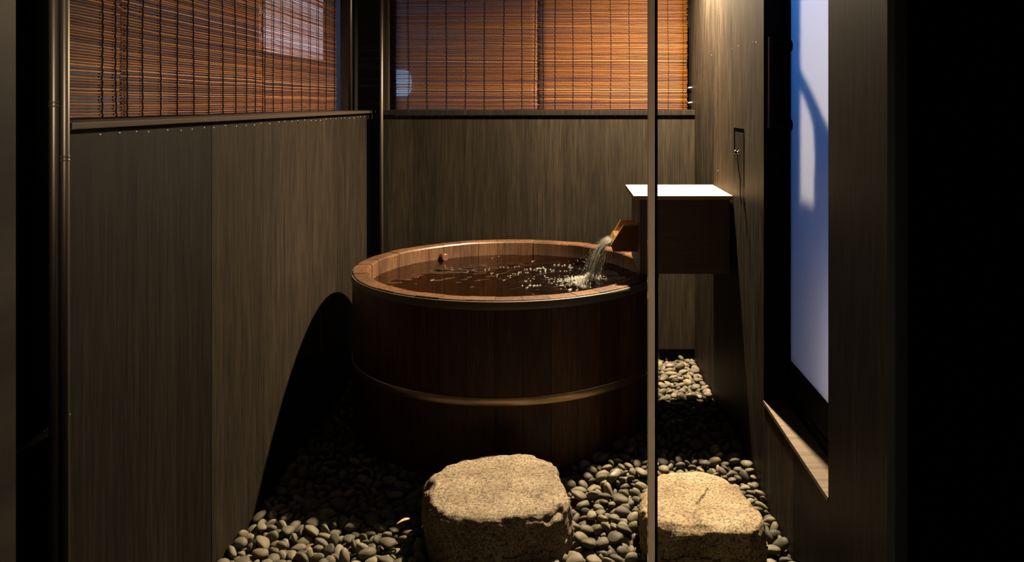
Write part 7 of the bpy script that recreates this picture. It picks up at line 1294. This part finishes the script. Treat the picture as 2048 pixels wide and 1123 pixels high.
-514,2846,-54,40,7,48,3,175,378,2847,7,29,21,93,1,207,-608,2848,-57,-80,-35,47,4,221,-785,2850,-55,-46,-74,2,5,192,623,2851,1,-16,-67,41,6,272,
653,2852,1,55,-81,-12,1,152,571,2852,9,-65,-21,-5,2,172,-45,2852,-25,82,-39,-9,0,197,180,2853,15,11,95,26,7,300,266,2854,18,-3,14,-37,4,239,
-690,2856,-51,44,33,82,0,216,-663,2859,-51,31,20,90,5,190,-559,2859,-51,12,-94,30,7,246,523,2863,4,81,37,9,4,148,321,2863,6,-61,-76,20,3,149,
81,2864,-1,-17,-96,-17,4,191,131,2864,-4,30,-73,-62,1,300,-952,2867,-51,-49,-77,0,4,216,-80,2870,-26,-20,96,-5,7,221,-854,2870,-55,-16,-93,-20,7,206,
549,2871,13,-86,41,23,7,195,589,2871,5,-12,-95,-27,2,192,211,2872,10,-29,8,85,1,130,-11,2875,-22,66,-70,23,1,230,-496,2876,-53,-66,-27,15,2,217,
347,2877,16,-5,-1,80,3,266,374,2877,5,1,-2,86,4,135,643,2877,13,93,-30,18,4,200,-824,2878,-50,30,-65,-59,7,219,297,2878,12,82,-47,34,4,207,
-989,2879,-53,-47,73,-37,2,170,24,2881,-17,-73,63,-24,6,175,477,2885,10,-64,-71,25,4,193,-338,2886,-40,-43,81,-26,1,300,-583,2886,-47,8,-59,73,3,232,
-1008,2889,-56,-70,51,-49,5,190,609,2890,10,11,95,30,7,180,-726,2891,-48,73,-64,9,1,206,257,2894,11,7,-2,-16,5,140,-872,2894,-54,-90,40,3,5,156,
567,2894,10,30,28,90,7,195,540,2895,8,-48,-62,23,6,182,91,2895,3,-13,-42,87,3,290,-847,2896,-54,28,-17,-29,3,165,-661,2896,-46,-49,86,-7,7,234,
199,2897,15,-40,-69,53,2,202,-928,2897,-45,35,2,71,6,204,-550,2898,-54,-11,8,-93,0,174,-775,2899,-50,16,41,90,2,162,147,2900,13,14,-26,-95,1,223,
-689,2901,-46,-53,-56,2,3,202,-67,2901,-18,-20,83,-52,2,282,449,2904,12,70,-3,-14,0,160,225,2905,16,90,-30,-21,7,212,371,2905,12,62,32,32,2,187,
277,2906,9,8,-27,-53,2,169,407,2907,18,-56,1,0,3,187,-959,2907,-44,-51,85,11,6,254,496,2908,25,-8,-7,-85,1,259,-810,2908,-44,20,-22,91,0,189,
-998,2908,-47,-3,-15,-99,6,132,310,2911,18,99,10,8,0,237,-621,2914,-38,-100,3,2,7,300,643,2916,20,-94,32,-1,1,238,-718,2918,-34,21,18,-12,6,229,
568,2920,15,18,10,-98,3,174,122,2921,2,-12,17,-74,5,194,256,2925,15,22,3,59,0,220,461,2927,19,-65,-29,27,7,156,-695,2927,-50,14,-24,-7,3,163,
-870,2928,-42,-69,-38,1,0,200,-835,2928,-46,-98,-18,-3,1,225,533,2928,23,-22,-37,90,7,265,604,2928,24,-10,94,-32,7,227,437,2929,11,78,40,-48,4,218,
164,2930,13,-58,38,-38,4,193,290,2931,14,-3,66,-73,3,175,-736,2932,-49,4,-99,-5,1,215,-910,2932,-51,-4,23,97,1,130,347,2934,19,10,8,-25,4,241,
-980,2934,-42,-7,-28,34,2,237,489,2937,18,-16,-94,-31,3,152,-764,2940,-36,-1,-16,-10,4,173,408,2943,21,-27,38,-71,0,252,-658,2944,-39,25,22,57,5,282,
-515,2946,-46,65,76,4,3,178,-901,2947,-34,-20,7,96,7,245,242,2948,12,31,-72,-32,3,144,-579,2948,-33,52,78,23,6,244,74,2949,0,24,-78,-52,2,300,
-796,2949,-35,24,9,70,6,231,187,2950,15,-8,-92,38,5,228,628,2953,13,-28,72,-48,2,165,-943,2955,-27,-64,-70,-5,1,282,550,2956,32,-2,-30,8,2,221,
-544,2957,-44,40,13,51,2,233,35,2958,-12,-32,15,-69,5,185,-815,2959,-48,-2,-24,-89,5,152,-694,2960,-38,33,45,67,4,215,604,2960,25,-27,94,18,0,245,
302,2962,27,-48,-84,-23,3,270,525,2965,14,34,11,93,3,230,353,2966,21,-74,-57,-14,3,197,430,2967,17,6,-25,31,5,156,214,2967,25,-7,1,-27,5,261,
-616,2969,-42,-39,-19,-14,0,228,571,2972,26,61,79,1,1,138,-768,2974,-31,-1,-8,-52,3,180,383,2974,23,75,44,36,5,240,-931,2975,-46,76,-62,-18,0,198,
141,2978,17,31,-95,7,5,300,-846,2979,-39,88,20,9,7,244,319,2983,18,-3,97,6,1,181,178,2984,12,-67,28,-42,0,187,494,2986,19,-59,-75,16,4,188,
-791,2986,-39,7,-15,-76,6,165,-964,2987,-31,-84,53,13,3,254,-745,2987,-38,98,-6,16,4,209,635,2988,22,-37,2,34,2,195,448,2988,20,-12,-21,35,2,153,
-704,2994,-40,-29,81,-51,6,174,-594,2995,-45,6,-67,3,7,255,547,2997,34,-4,-12,71,3,300,-1001,2998,-31,-86,-47,-14,3,247,-627,3000,-41,47,-66,46,3,300,
-918,3002,-39,25,-36,-3,3,194,365,3003,27,42,-90,-4,4,190,240,3003,35,14,-34,-70,6,268,290,3008,27,99,-5,-10,4,255,584,3012,31,-23,-29,-2,7,248,
648,3019,31,-87,14,48,0,242,435,3019,25,-31,13,-65,0,168,-963,3025,-30,23,-9,-7,4,252,556,3026,21,-84,44,17,3,158,-855,3029,-28,-13,-12,-73,4,259,
400,3032,18,-82,0,-8,2,151,324,3034,26,-17,-6,29,3,196,-775,3035,-25,-31,-92,22,5,300,-1008,3035,-34,64,57,29,4,182,-912,3036,-35,10,-20,-57,1,228,
601,3037,27,-67,66,29,2,196,203,3043,32,2,-69,-72,5,300,630,3045,34,39,-31,32,4,214,-732,3046,-29,99,-11,2,3,233,444,3048,21,-91,-10,17,0,192,
484,3050,32,48,-1,-7,3,300,522,3051,18,-72,35,-46,3,178,-818,3053,-29,-8,2,-54,3,222,278,3054,25,-71,9,-33,5,217,385,3057,26,-73,48,-31,1,206,
-992,3059,-31,-36,-84,38,7,184,-938,3067,-33,0,53,53,5,300,-709,3072,-33,61,-55,-37,5,178,-799,3073,-37,9,-19,-79,2,172,549,3078,25,54,-83,-3,4,200,
-758,3081,-29,33,-22,86,4,169,582,3082,28,-6,-28,-47,3,230,420,3082,40,-40,-13,48,3,295,-980,3083,-33,6,8,-11,5,246,-910,3083,-30,-54,-83,12,4,214,
648,3083,23,-52,15,-32,1,202,-851,3085,-30,-1,-22,-39,2,222,-879,3086,-27,-41,-5,85,1,206,458,3087,31,96,4,21,4,206,609,3093,25,-41,-13,-76,6,191,
330,3094,38,-94,-2,3,3,300,391,3097,30,42,17,59,2,247,222,3101,22,57,-41,49,2,223,490,3103,23,6,-28,-96,2,203,-941,3109,-17,29,-91,-21,7,295,
632,3109,27,-61,60,29,4,180,451,3116,30,-9,-73,-67,7,224,576,3117,37,-14,-4,-16,6,245,-827,3118,-23,4,47,88,2,275,-891,3119,-25,97,19,0,7,256,
407,3120,19,-28,-58,76,5,155,532,3120,18,46,12,-43,4,276,287,3120,26,-11,-93,-26,0,222,-1002,3128,-31,30,44,57,3,290,332,3129,30,-24,32,-91,3,227,
638,3131,25,-48,-56,56,2,130,500,3131,21,33,-25,-70,5,166,473,3136,35,-32,-90,27,4,236,-912,3139,-30,16,-50,-84,4,183,314,3142,20,37,-4,92,0,152,
-841,3148,-31,-20,7,25,4,184,582,3151,26,-1,-100,-2,2,258,533,3152,25,-46,-4,3,7,209,393,3156,28,12,-13,-78,6,210,345,3163,23,-41,-20,-59,0,261,
497,3165,32,-89,-16,-37,3,287,-867,3165,-29,2,12,-92,0,178,-978,3165,-26,27,-54,-61,3,170,-929,3169,-30,75,44,47,6,300,553,3173,20,5,94,29,1,163,
526,3181,21,-21,-34,35,1,211,-957,3185,-27,41,72,44,7,173,596,3190,23,-78,-2,55,1,173,655,3194,23,57,-17,-76,1,161,-988,3197,-20,-6,16,-9,7,215,
457,3198,25,-22,18,-88,4,300,498,3201,19,-74,46,-27,7,212,393,3203,19,-12,40,-91,7,225,627,3208,19,-8,-10,84,1,197,-813,3210,-32,0,-83,-28,0,251,
426,3211,20,11,32,-44,2,227,322,3214,20,73,-63,-12,0,289,540,3220,27,3,-3,82,0,297,-953,3220,-18,-19,3,-46,4,300,589,3222,25,11,-99,12,1,273,
353,3226,25,17,-10,71,3,240,437,3241,8,-74,24,-39,5,153,-1002,3241,-28,12,-18,-86,1,196,415,3244,28,-13,61,-76,7,300,632,3250,11,-2,5,83,7,144,
586,3261,10,95,-24,16,6,185,559,3271,9,46,-73,-48,4,152,428,3272,9,-59,-72,18,1,186,649,3274,12,13,-11,82,6,230,502,3278,13,22,-20,4,1,253,
611,3282,13,39,-87,30,3,171,457,3282,20,88,-44,1,6,300,378,3287,12,50,-69,-20,7,268,-962,3303,-30,-86,-42,17,4,180,-926,3305,-27,19,4,-89,5,255,
608,3316,4,-96,-8,16,3,169,467,3320,9,-17,-18,84,2,253,515,3320,5,-1,-15,-45,6,178,642,3332,18,29,17,51,1,300,-877,3341,-32,68,-56,-8,6,300,
584,3354,1,-26,11,-72,7,168,560,3363,2,46,82,22,5,201,496,3366,3,-34,-13,36,2,219,650,3367,-5,96,-9,-23,0,154,634,3387,-7,-41,-16,40,2,203,
552,3395,-3,-42,89,9,1,149,588,3397,2,-27,9,96,4,268,615,3401,-10,-10,-8,-95,6,135,517,3433,-6,17,-8,-26,2,215,574,3439,4,49,55,40,0,223,
545,3449,-4,9,-18,89,7,227,640,3452,-5,6,-48,84,6,225,599,3461,-5,-57,-81,7,3,261,497,3484,-17,90,40,15,7,192,551,3486,-18,34,-92,-15,5,192,
625,3493,-9,17,-23,-82,6,204,548,3513,-16,20,2,-1,5,200,656,3525,-15,5,30,66,5,130,623,3527,-15,11,13,-79,6,165,601,3532,-17,-3,-51,-80,6,130,
496,3547,-5,-57,82,-3,1,300,577,3552,-15,-91,38,5,5,229,608,3559,-9,75,-22,-56,1,250,642,3566,-14,6,-32,-94,0,196,436,3591,-19,-9,-67,67,3,285,
601,3595,-20,41,-32,-34,2,205,481,3600,-20,3,-3,86,4,173,557,3605,-20,59,76,-27,7,235,628,3608,-20,73,-46,-49,4,205,498,3627,-19,-58,4,-34,6,199,
529,3629,-26,5,-55,73,1,186,634,3639,-22,-3,-62,-75,0,216,559,3641,-13,-97,6,-21,6,254,499,3653,-28,15,-54,-82,0,161,-961,3661,-25,58,4,-18,3,266,
481,3666,-29,-15,98,14,1,146,643,3667,-27,12,-93,33,6,184,529,3682,-26,47,-15,81,4,260,624,3689,-23,17,27,75,2,162,581,3698,-20,-18,-38,-90,1,217,
642,3701,-13,28,-11,-25,5,208,521,3713,-19,-94,-17,-2,4,184,605,3714,-26,-95,26,1,0,166,495,3722,-25,-15,26,-86,7,227,565,3730,-24,5,-20,-91,4,200,
645,3739,-15,-24,-22,77,7,293,533,3745,-16,2,-57,-81,7,203,508,3762,-26,80,58,11,1,223,446,3763,-25,34,-57,-74,6,243,572,3768,-24,-12,47,-39,2,205,
412,3772,-26,-99,9,6,5,171,-965,3774,-31,25,56,78,1,176,482,3777,-26,-30,-12,45,3,182,545,3780,-23,63,40,45,4,226,645,3789,-14,16,-22,-90,0,256,
-1004,3791,-29,-10,99,4,4,156,522,3793,-24,72,-40,51,5,189,573,3804,-20,29,88,1,7,170,624,3804,-28,95,24,-13,1,130,592,3808,-27,-62,-6,-48,5,169,
-970,3811,-27,-96,-13,24,6,164,533,3818,-13,-26,-14,1,5,271,611,3824,-29,40,81,-39,5,186,645,3825,-26,-14,15,-74,0,199,458,3830,-23,11,84,49,2,187,
585,3835,-25,66,-66,-6,7,178,502,3835,-25,8,27,63,3,185,-981,3838,-14,-36,93,-8,0,300,349,3847,-30,-30,-19,-22,0,250,523,3850,-22,27,56,73,5,190,
481,3852,-28,15,-57,-76,1,171,-916,3856,-31,-5,-5,41,1,214,453,3863,-23,6,15,36,4,214,-947,3867,-26,90,-43,1,4,177,575,3872,-17,-82,41,-19,7,268,
649,3873,-24,-71,-65,21,6,228,608,3884,-29,46,-56,64,7,164,-994,3889,-14,18,-25,3,1,300,-963,3895,-29,26,-91,-27,5,161,626,3898,-13,11,-99,-5,6,198,
459,3899,-13,-23,-2,66,7,236,520,3899,-21,66,-49,8,3,226,383,3900,-28,-49,58,-34,7,160,-877,3906,-29,16,-7,-72,0,207,442,3928,-22,-51,64,-51,4,194,
549,3930,-21,83,-44,-2,7,187,616,3934,-31,-28,8,50,7,163,515,3938,-18,83,-47,27,4,278,644,3940,-26,-9,-98,15,1,183,580,3943,-15,79,-56,-10,6,200,
473,3944,-18,-86,-42,-18,4,233,454,3959,-32,-38,-37,5,7,164,370,3963,-29,-7,-25,-70,7,193,654,3966,-25,-74,-31,46,7,175,395,3967,-24,72,66,22,5,186,
484,3969,-31,7,-7,-62,6,159,423,3974,-29,-18,-50,83,3,210,271,3975,-24,-82,14,53,6,300,509,3981,-13,-12,-2,-13,6,300,614,3992,-17,-72,-66,7,4,180,
647,3995,-26,7,18,94,5,195,554,4000,-24,-95,-28,-10,6,170,429,4002,-22,45,62,63,6,206,350,4008,-24,75,64,18,4,179,522,4012,-27,-14,-18,93,0,220,
454,4015,-19,-86,-42,28,2,212,314,4016,-21,10,2,-52,0,247,600,4022,-29,32,-32,-54,1,130,633,4032,-15,-9,-100,1,1,295,479,4032,-26,16,57,80,7,159,
507,4040,-14,-8,-17,-15,2,250,579,4041,-23,-20,-5,35,4,283,414,4042,-20,-34,-60,28,6,201,256,4047,-18,10,-32,-92,5,297,439,4047,-19,-84,46,-21,7,193,
338,4048,-29,94,25,12,2,207,309,4060,-24,-45,-85,-12,3,207,614,4062,-26,-72,65,20,5,189,649,4068,-16,-51,-85,-9,6,203,453,4068,-17,-9,16,79,4,174,
532,4069,-22,-4,4,-97,0,223,570,4069,-6,78,21,16,1,300,493,4070,-30,11,22,96,4,236,338,4079,-22,46,-67,-55,4,219,522,4093,-8,-14,99,-9,6,236,
468,4096,-29,-67,66,-30,0,152,443,4096,-21,-30,60,-71,0,230,602,4100,-25,95,-13,2,7,185,313,4103,-21,37,-83,41,1,176,647,4105,-22,-10,20,-89,5,229,
569,4105,-23,77,49,39,2,245,498,4106,-27,5,28,-92,5,222,384,4108,-19,-1,-4,10,4,203,536,4108,-29,-87,-44,-4,1,218,287,4115,-17,-27,-33,26,1,269,
247,4119,-25,-4,-2,25,0,250,598,4123,-15,16,82,54,4,192,467,4127,-25,31,58,-68,4,300,508,4132,-23,91,7,24,6,141,358,4140,-28,-6,6,73,4,202,
429,4142,-28,12,-9,15,0,188,578,4143,-27,5,-8,56,1,190,644,4145,-19,46,-86,7,5,300,107,4147,-31,14,12,90,4,261,392,4148,-20,18,-97,0,1,250,
608,4149,-28,5,-24,-61,5,211,548,4149,-27,81,-26,-48,3,220,186,4150,-19,-2,3,66,1,286,460,4151,-20,-1,1,100,2,136,297,4153,-27,-99,8,6,3,188,
372,4171,-30,-99,8,1,6,175,246,4173,-21,-8,-1,-98,0,300,339,4173,-18,-76,-57,30,2,256,481,4178,-20,97,-6,18,4,236,437,4179,-25,-18,7,-30,0,193,
592,4181,-20,4,13,89,6,217,401,4184,-27,93,-25,-7,0,206,560,4185,-30,16,35,76,5,258,652,4187,-19,-37,57,-65,7,186,304,4191,-25,-93,35,8,0,229,
628,4209,-23,51,82,17,3,221,328,4212,-32,41,73,46,1,186,484,4215,-26,-21,-2,-91,2,209,596,4221,-13,-63,-59,41,6,255,350,4229,-27,23,-17,-31,0,234,
170,4246,-30,59,-13,61,4,258,457,4247,-26,50,84,3,1,195,523,4257,-21,55,-41,-59,5,217,205,4278,-21,98,-18,2,6,300,
]
peb = []
for i in range(0, len(PEB), 8):
    x, y, z, b, c, d, k, s = PEB[i:i+8]
    b, c, d = b/100, c/100, d/100
    peb.append((x/1000, y/1000, z/1000, Quaternion((math.sqrt(max(0, 1-b*b-c*c-d*d)), b, c, d)).normalized(), k, s/10000))
NEAR = 300        # the first NEAR of the list are the pebbles that show largest
protos = []
for k in range(8):
    me = bpy.data.meshes.new('pebble'); bm = pebble_mesh(k, 3)
    for f in bm.faces: f.smooth = True
    bm.to_mesh(me); bm.free(); me.materials.append(M['pebble']); protos.append(me)
p0 = bpy.data.objects.new('river_pebble', protos[0]); COL.objects.link(p0)
tag(p0, 'smooth grey river pebble among the loose ones nearest the glass', 'pebble', 'loose river pebbles near the stepping stones')
p0.rotation_mode = 'QUATERNION'
for i, (x, y, z, q, k, s) in enumerate(peb[:NEAR]):
    o = p0
    if i:
        o = p0.copy(); o.data = protos[k]; COL.objects.link(o)
    else: o.data = protos[k]
    o.location = (x, y, z); o.rotation_quaternion = q; o.scale = (s, s, s)
forms = []
for k in range(8):
    bm = pebble_mesh(k, 2); bm.verts.index_update()
    forms.append(([v.co.copy() for v in bm.verts], [[v.index for v in f.verts] for f in bm.faces])); bm.free()
V, FC = [], []
for (x, y, z, q, k, s) in peb[NEAR:]:
    vs, fs = forms[k]; o = len(V); R = q.to_matrix()*s; t = Vector((x, y, z))
    V += [tuple(R @ v+t) for v in vs]; FC += [[o+i for i in f] for f in fs]
me = bpy.data.meshes.new('pebble_bed'); me.from_pydata(V, [], FC); me.update()
for p in me.polygons: p.use_smooth = True
me.materials.append(M['pebble'])
o = bpy.data.objects.new('pebble_bed', me); COL.objects.link(o)
tag(o, 'bed of grey river pebbles round the foot of the tub', 'pebbles', kind='stuff')

# small litter on the gravel: a dry leaf and a pale pipe end
def gpt(px, py, z=.01):
    Y = (EYE-z)*F/(py-VY); return Vector(((px-VX)/F*Y, Y, z))
c = gpt(807, 1050, .008); b = B(); n = 8; L = []
for i in range(n+1):
    t = i/n; w = .008*math.sin(PI*t**.8)+.0004; ctr = c+Vector((-.022+.044*t, .01*t, .006*math.sin(t*3)+.010*t))
    L.append([b.verts.new(ctr+Vector((0, s*w, abs(s)*.004+dz))) for s, dz in ((-1,0),(0,0),(1,0),(1,.0008),(0,.0008),(-1,.0008))])
for a, d in zip(L, L[1:]):
    for i in range(6): b.faces.new((a[i], a[(i+1)%6], d[(i+1)%6], d[i]))
b.faces.new(L[0][::-1]); b.faces.new(L[-1])
tag(obj('dry_leaf', b, mat_plain('dry leaf', (.30,.17,.08), .7), None, True), 'small dry curled brown leaf on the pebbles left of the large stone', 'leaf')
c = gpt(1221, 942, .045); b = B(); a0 = c+Vector((.026, .040, -.022)); a1 = c+Vector((-.004, -.018, -.020)); dv = (a1-a0).normalized()
tube(b, [a0, a0.lerp(a1, .5), a1, a1-dv*.012], [.013, .013, .013, .010], 20)
pe = tag(obj('pipe_stub', b, mat_plain('pale pipe', (.10,.088,.062), .6)), 'short pale pipe stub poking out of the pebbles right of the tub', 'pipe')

# braided cord slung behind the left poles
b = B(); n = 40
ctl = [(-1.10,1.625,EYE-(905-VY)/F*1.62), (-1.045,1.61,EYE-(886-VY)/F*1.62), (-1.01,1.612,EYE-(862-VY)/F*1.62), (-.985,1.63,EYE-(830-VY)/F*1.62)]
def bez(t):
    a = [Vector(p) for p in ctl]; 
    while len(a) > 1: a = [u.lerp(v, t) for u, v in zip(a, a[1:])]
    return a[0]
for s in range(3):
    pts = []
    for i in range(n+1):
        t = i/n; p = bez(t); ph = t*42+s*2*PI/3; d = (bez(min(1, t+.01))-bez(max(0, t-.01))).normalized(); u = d.cross(Vector((0,1,0))).normalized(); w2 = d.cross(u)
        pts.append(p+u*.0038*math.cos(ph)+w2*.0038*math.sin(ph))
    tube(b, pts, .0030, 7)
tag(obj('braided_cord', b, M['rope']), 'thin braided cord slung low across the dark left poles', 'cord')

# ------------------------------------------------------------------ outside
sky = sc.world = bpy.data.worlds.new('dusk'); sky.use_nodes = True
bgn = sky.node_tree.nodes['Background']; bgn.inputs[0].default_value = (.30, .46, .80, 1); bgn.inputs[1].default_value = .36

bm = B(); box(bm, -2.3, -2.2, -1, 9, -.5, 5.5); struct('wall_outside_left', bm, M['outwall'])
bm = B(); box(bm, -4.2, 3.0, 8.0, 8.2, -.5, 5.5); struct('wall_outside_back', bm, M['outwall'])
# lit windows over the way
def lit(name, bm, col, s, label):
    t = thing(name, label, 'window'); fr = obj('lit_pane', bm, mat_emit(name, col, s), t); return t
def at(px, py, X=None, Y=None):
    if Y is None: Y = X*F/(px-VX)
    return Vector(((px-VX)/F*Y, Y, EYE-(py-VY)/F*Y))
XO = -2.19
ya, yc = XO*F/(522-VX), XO*F/(646-VX)
zb = EYE-(112-VY)/F*((ya+yc)/2)
lit('neighbour_window', box(B(), XO-.03, XO, ya, yc, zb, zb+1.2), (.86,.76,1.0), .75, 'pale lit window across the way, seen through the left corner blind')
YO = 7.96
p = at(770, 192, Y=YO); q = at(822, 140, Y=YO)
bb = B(); nn = 16
ring = [Vector((p.x, YO, p.z)), Vector((q.x-.05, YO, p.z))]+[Vector((q.x-.05+.05*math.sin(PI*i/nn), YO, (p.z+q.z)/2-(q.z-p.z)/2*math.cos(PI*i/nn))) for i in range(1, nn)]+[Vector((q.x-.05, YO, q.z)), Vector((p.x, YO, q.z))]
va = [bb.verts.new(v) for v in ring]; vb = [bb.verts.new(v+Vector((0, .05, 0))) for v in ring]
bb.faces.new(va); bb.faces.new(vb[::-1])
for i in range(len(ring)): bb.faces.new((va[i], va[(i+1)%len(ring)], vb[(i+1)%len(ring)], vb[i]))
lit('outdoor_light', bb, (.30,.62,1.0), .75, 'rounded bluish light outside the left end of the back blind')

# outside the frosted door: unseen fence, low wall and bent pipe, added to shadow the pane
LP = Vector((2.6, 2.2, 2.2))
def onto(px, py, X):
    """the point at depth X on the way from the lamp to where pixel px,py meets the pane"""
    g = at(px, py, X=XD+.012); return LP+(g-LP)*((LP.x-X)/(LP.x-g.x))
e = onto(1605, 200, 1.22)
bm = B(); box(bm, 1.20, 1.25, e.y, 3.6, -.3, 2.0); struct('caster_fence', bm, M['outdark'])
g = onto(1640, 430, 1.20)
bm = B(); box(bm, 1.17, 1.22, .8, e.y, -.3, g.z); struct('caster_low_wall', bm, M['outdark'])
b = B(); pts = [onto(px, py, 1.02) for px, py in ((1570,100),(1598,144),(1612,172),(1626,202),(1637,232),(1643,262),(1652,300),(1656,360),(1658,430),(1658,520),(1658,640))]
tube(b, pts, [.024,.024,.024,.026,.032,.048,.075,.095,.10,.10,.10], 20); struct('caster_pipe', b, M['outdark'])

# ------------------------------------------------------------------ light
def light(name, typ, loc, power, col, **kw):
    d = bpy.data.lights.new(name, typ); d.energy = power; d.color = col
    for k, v in kw.items(): setattr(d, k, v)
    o = bpy.data.objects.new(name, d); COL.objects.link(o); o.location = loc; return o
key = light('ceiling_spot', 'SPOT', (.575, 3.72, 2.20), 1840, (1.0, .79, .53), spot_size=math.radians(158), spot_blend=1.0, shadow_soft_size=.028)
key.rotation_euler = (Vector((-.12, -.12, -1))).to_track_quat('-Z', 'Y').to_euler()
ol = light('street_lamp', 'SPOT', tuple(LP), 140, (1.0, .84, .68), spot_size=math.radians(80), spot_blend=.3, shadow_soft_size=.07)
ol.rotation_euler = (Vector((XD, 2.4, 1.4))-LP).to_track_quat('-Z', 'Y').to_euler()
rl = light('room_lamp', 'AREA', (-.05, -.3, 1.98), 7, (1.0, .80, .58), size=.22, spread=math.radians(52))
rl.rotation_euler = (Vector((-1.15, 1.6, 1.75))-rl.location).to_track_quat('-Z', 'Y').to_euler()

dl = light('pane_blue_fill', 'AREA', (1.16, 2.80, 2.75), 22, (.03, .27, 1.0), size=.5)  # added blue fill for the frosted pane, stands in for dusk sky
dl.rotation_euler = (Vector((XD, 2.5, 1.3))-dl.location).to_track_quat('-Z', 'Y').to_euler()

light('pane_low_fill', 'AREA', (1.10, 1.95, .55), 2.2, (1.0, .86, .92), size=.2).rotation_euler = (0, math.radians(70), 0)  # added unseen fill that lifts the lower frosted pane

# ------------------------------------------------------------------ camera
cam = bpy.data.cameras.new('camera'); co = bpy.data.objects.new('camera', cam); COL.objects.link(co)
co.location = (0, 0, EYE); co.rotation_euler = (PI/2, 0, 0)
cam.sensor_width = 36; cam.lens = 36*F/2048; cam.clip_start = .02
cam.shift_x = (1024-VX)/2048; cam.shift_y = (VY-561.5)/2048
sc.camera = co
vs = sc.view_settings; vs.view_transform = 'Standard'; vs.look = 'None'; vs.exposure = 0; vs.gamma = 1; vs.use_curve_mapping = False
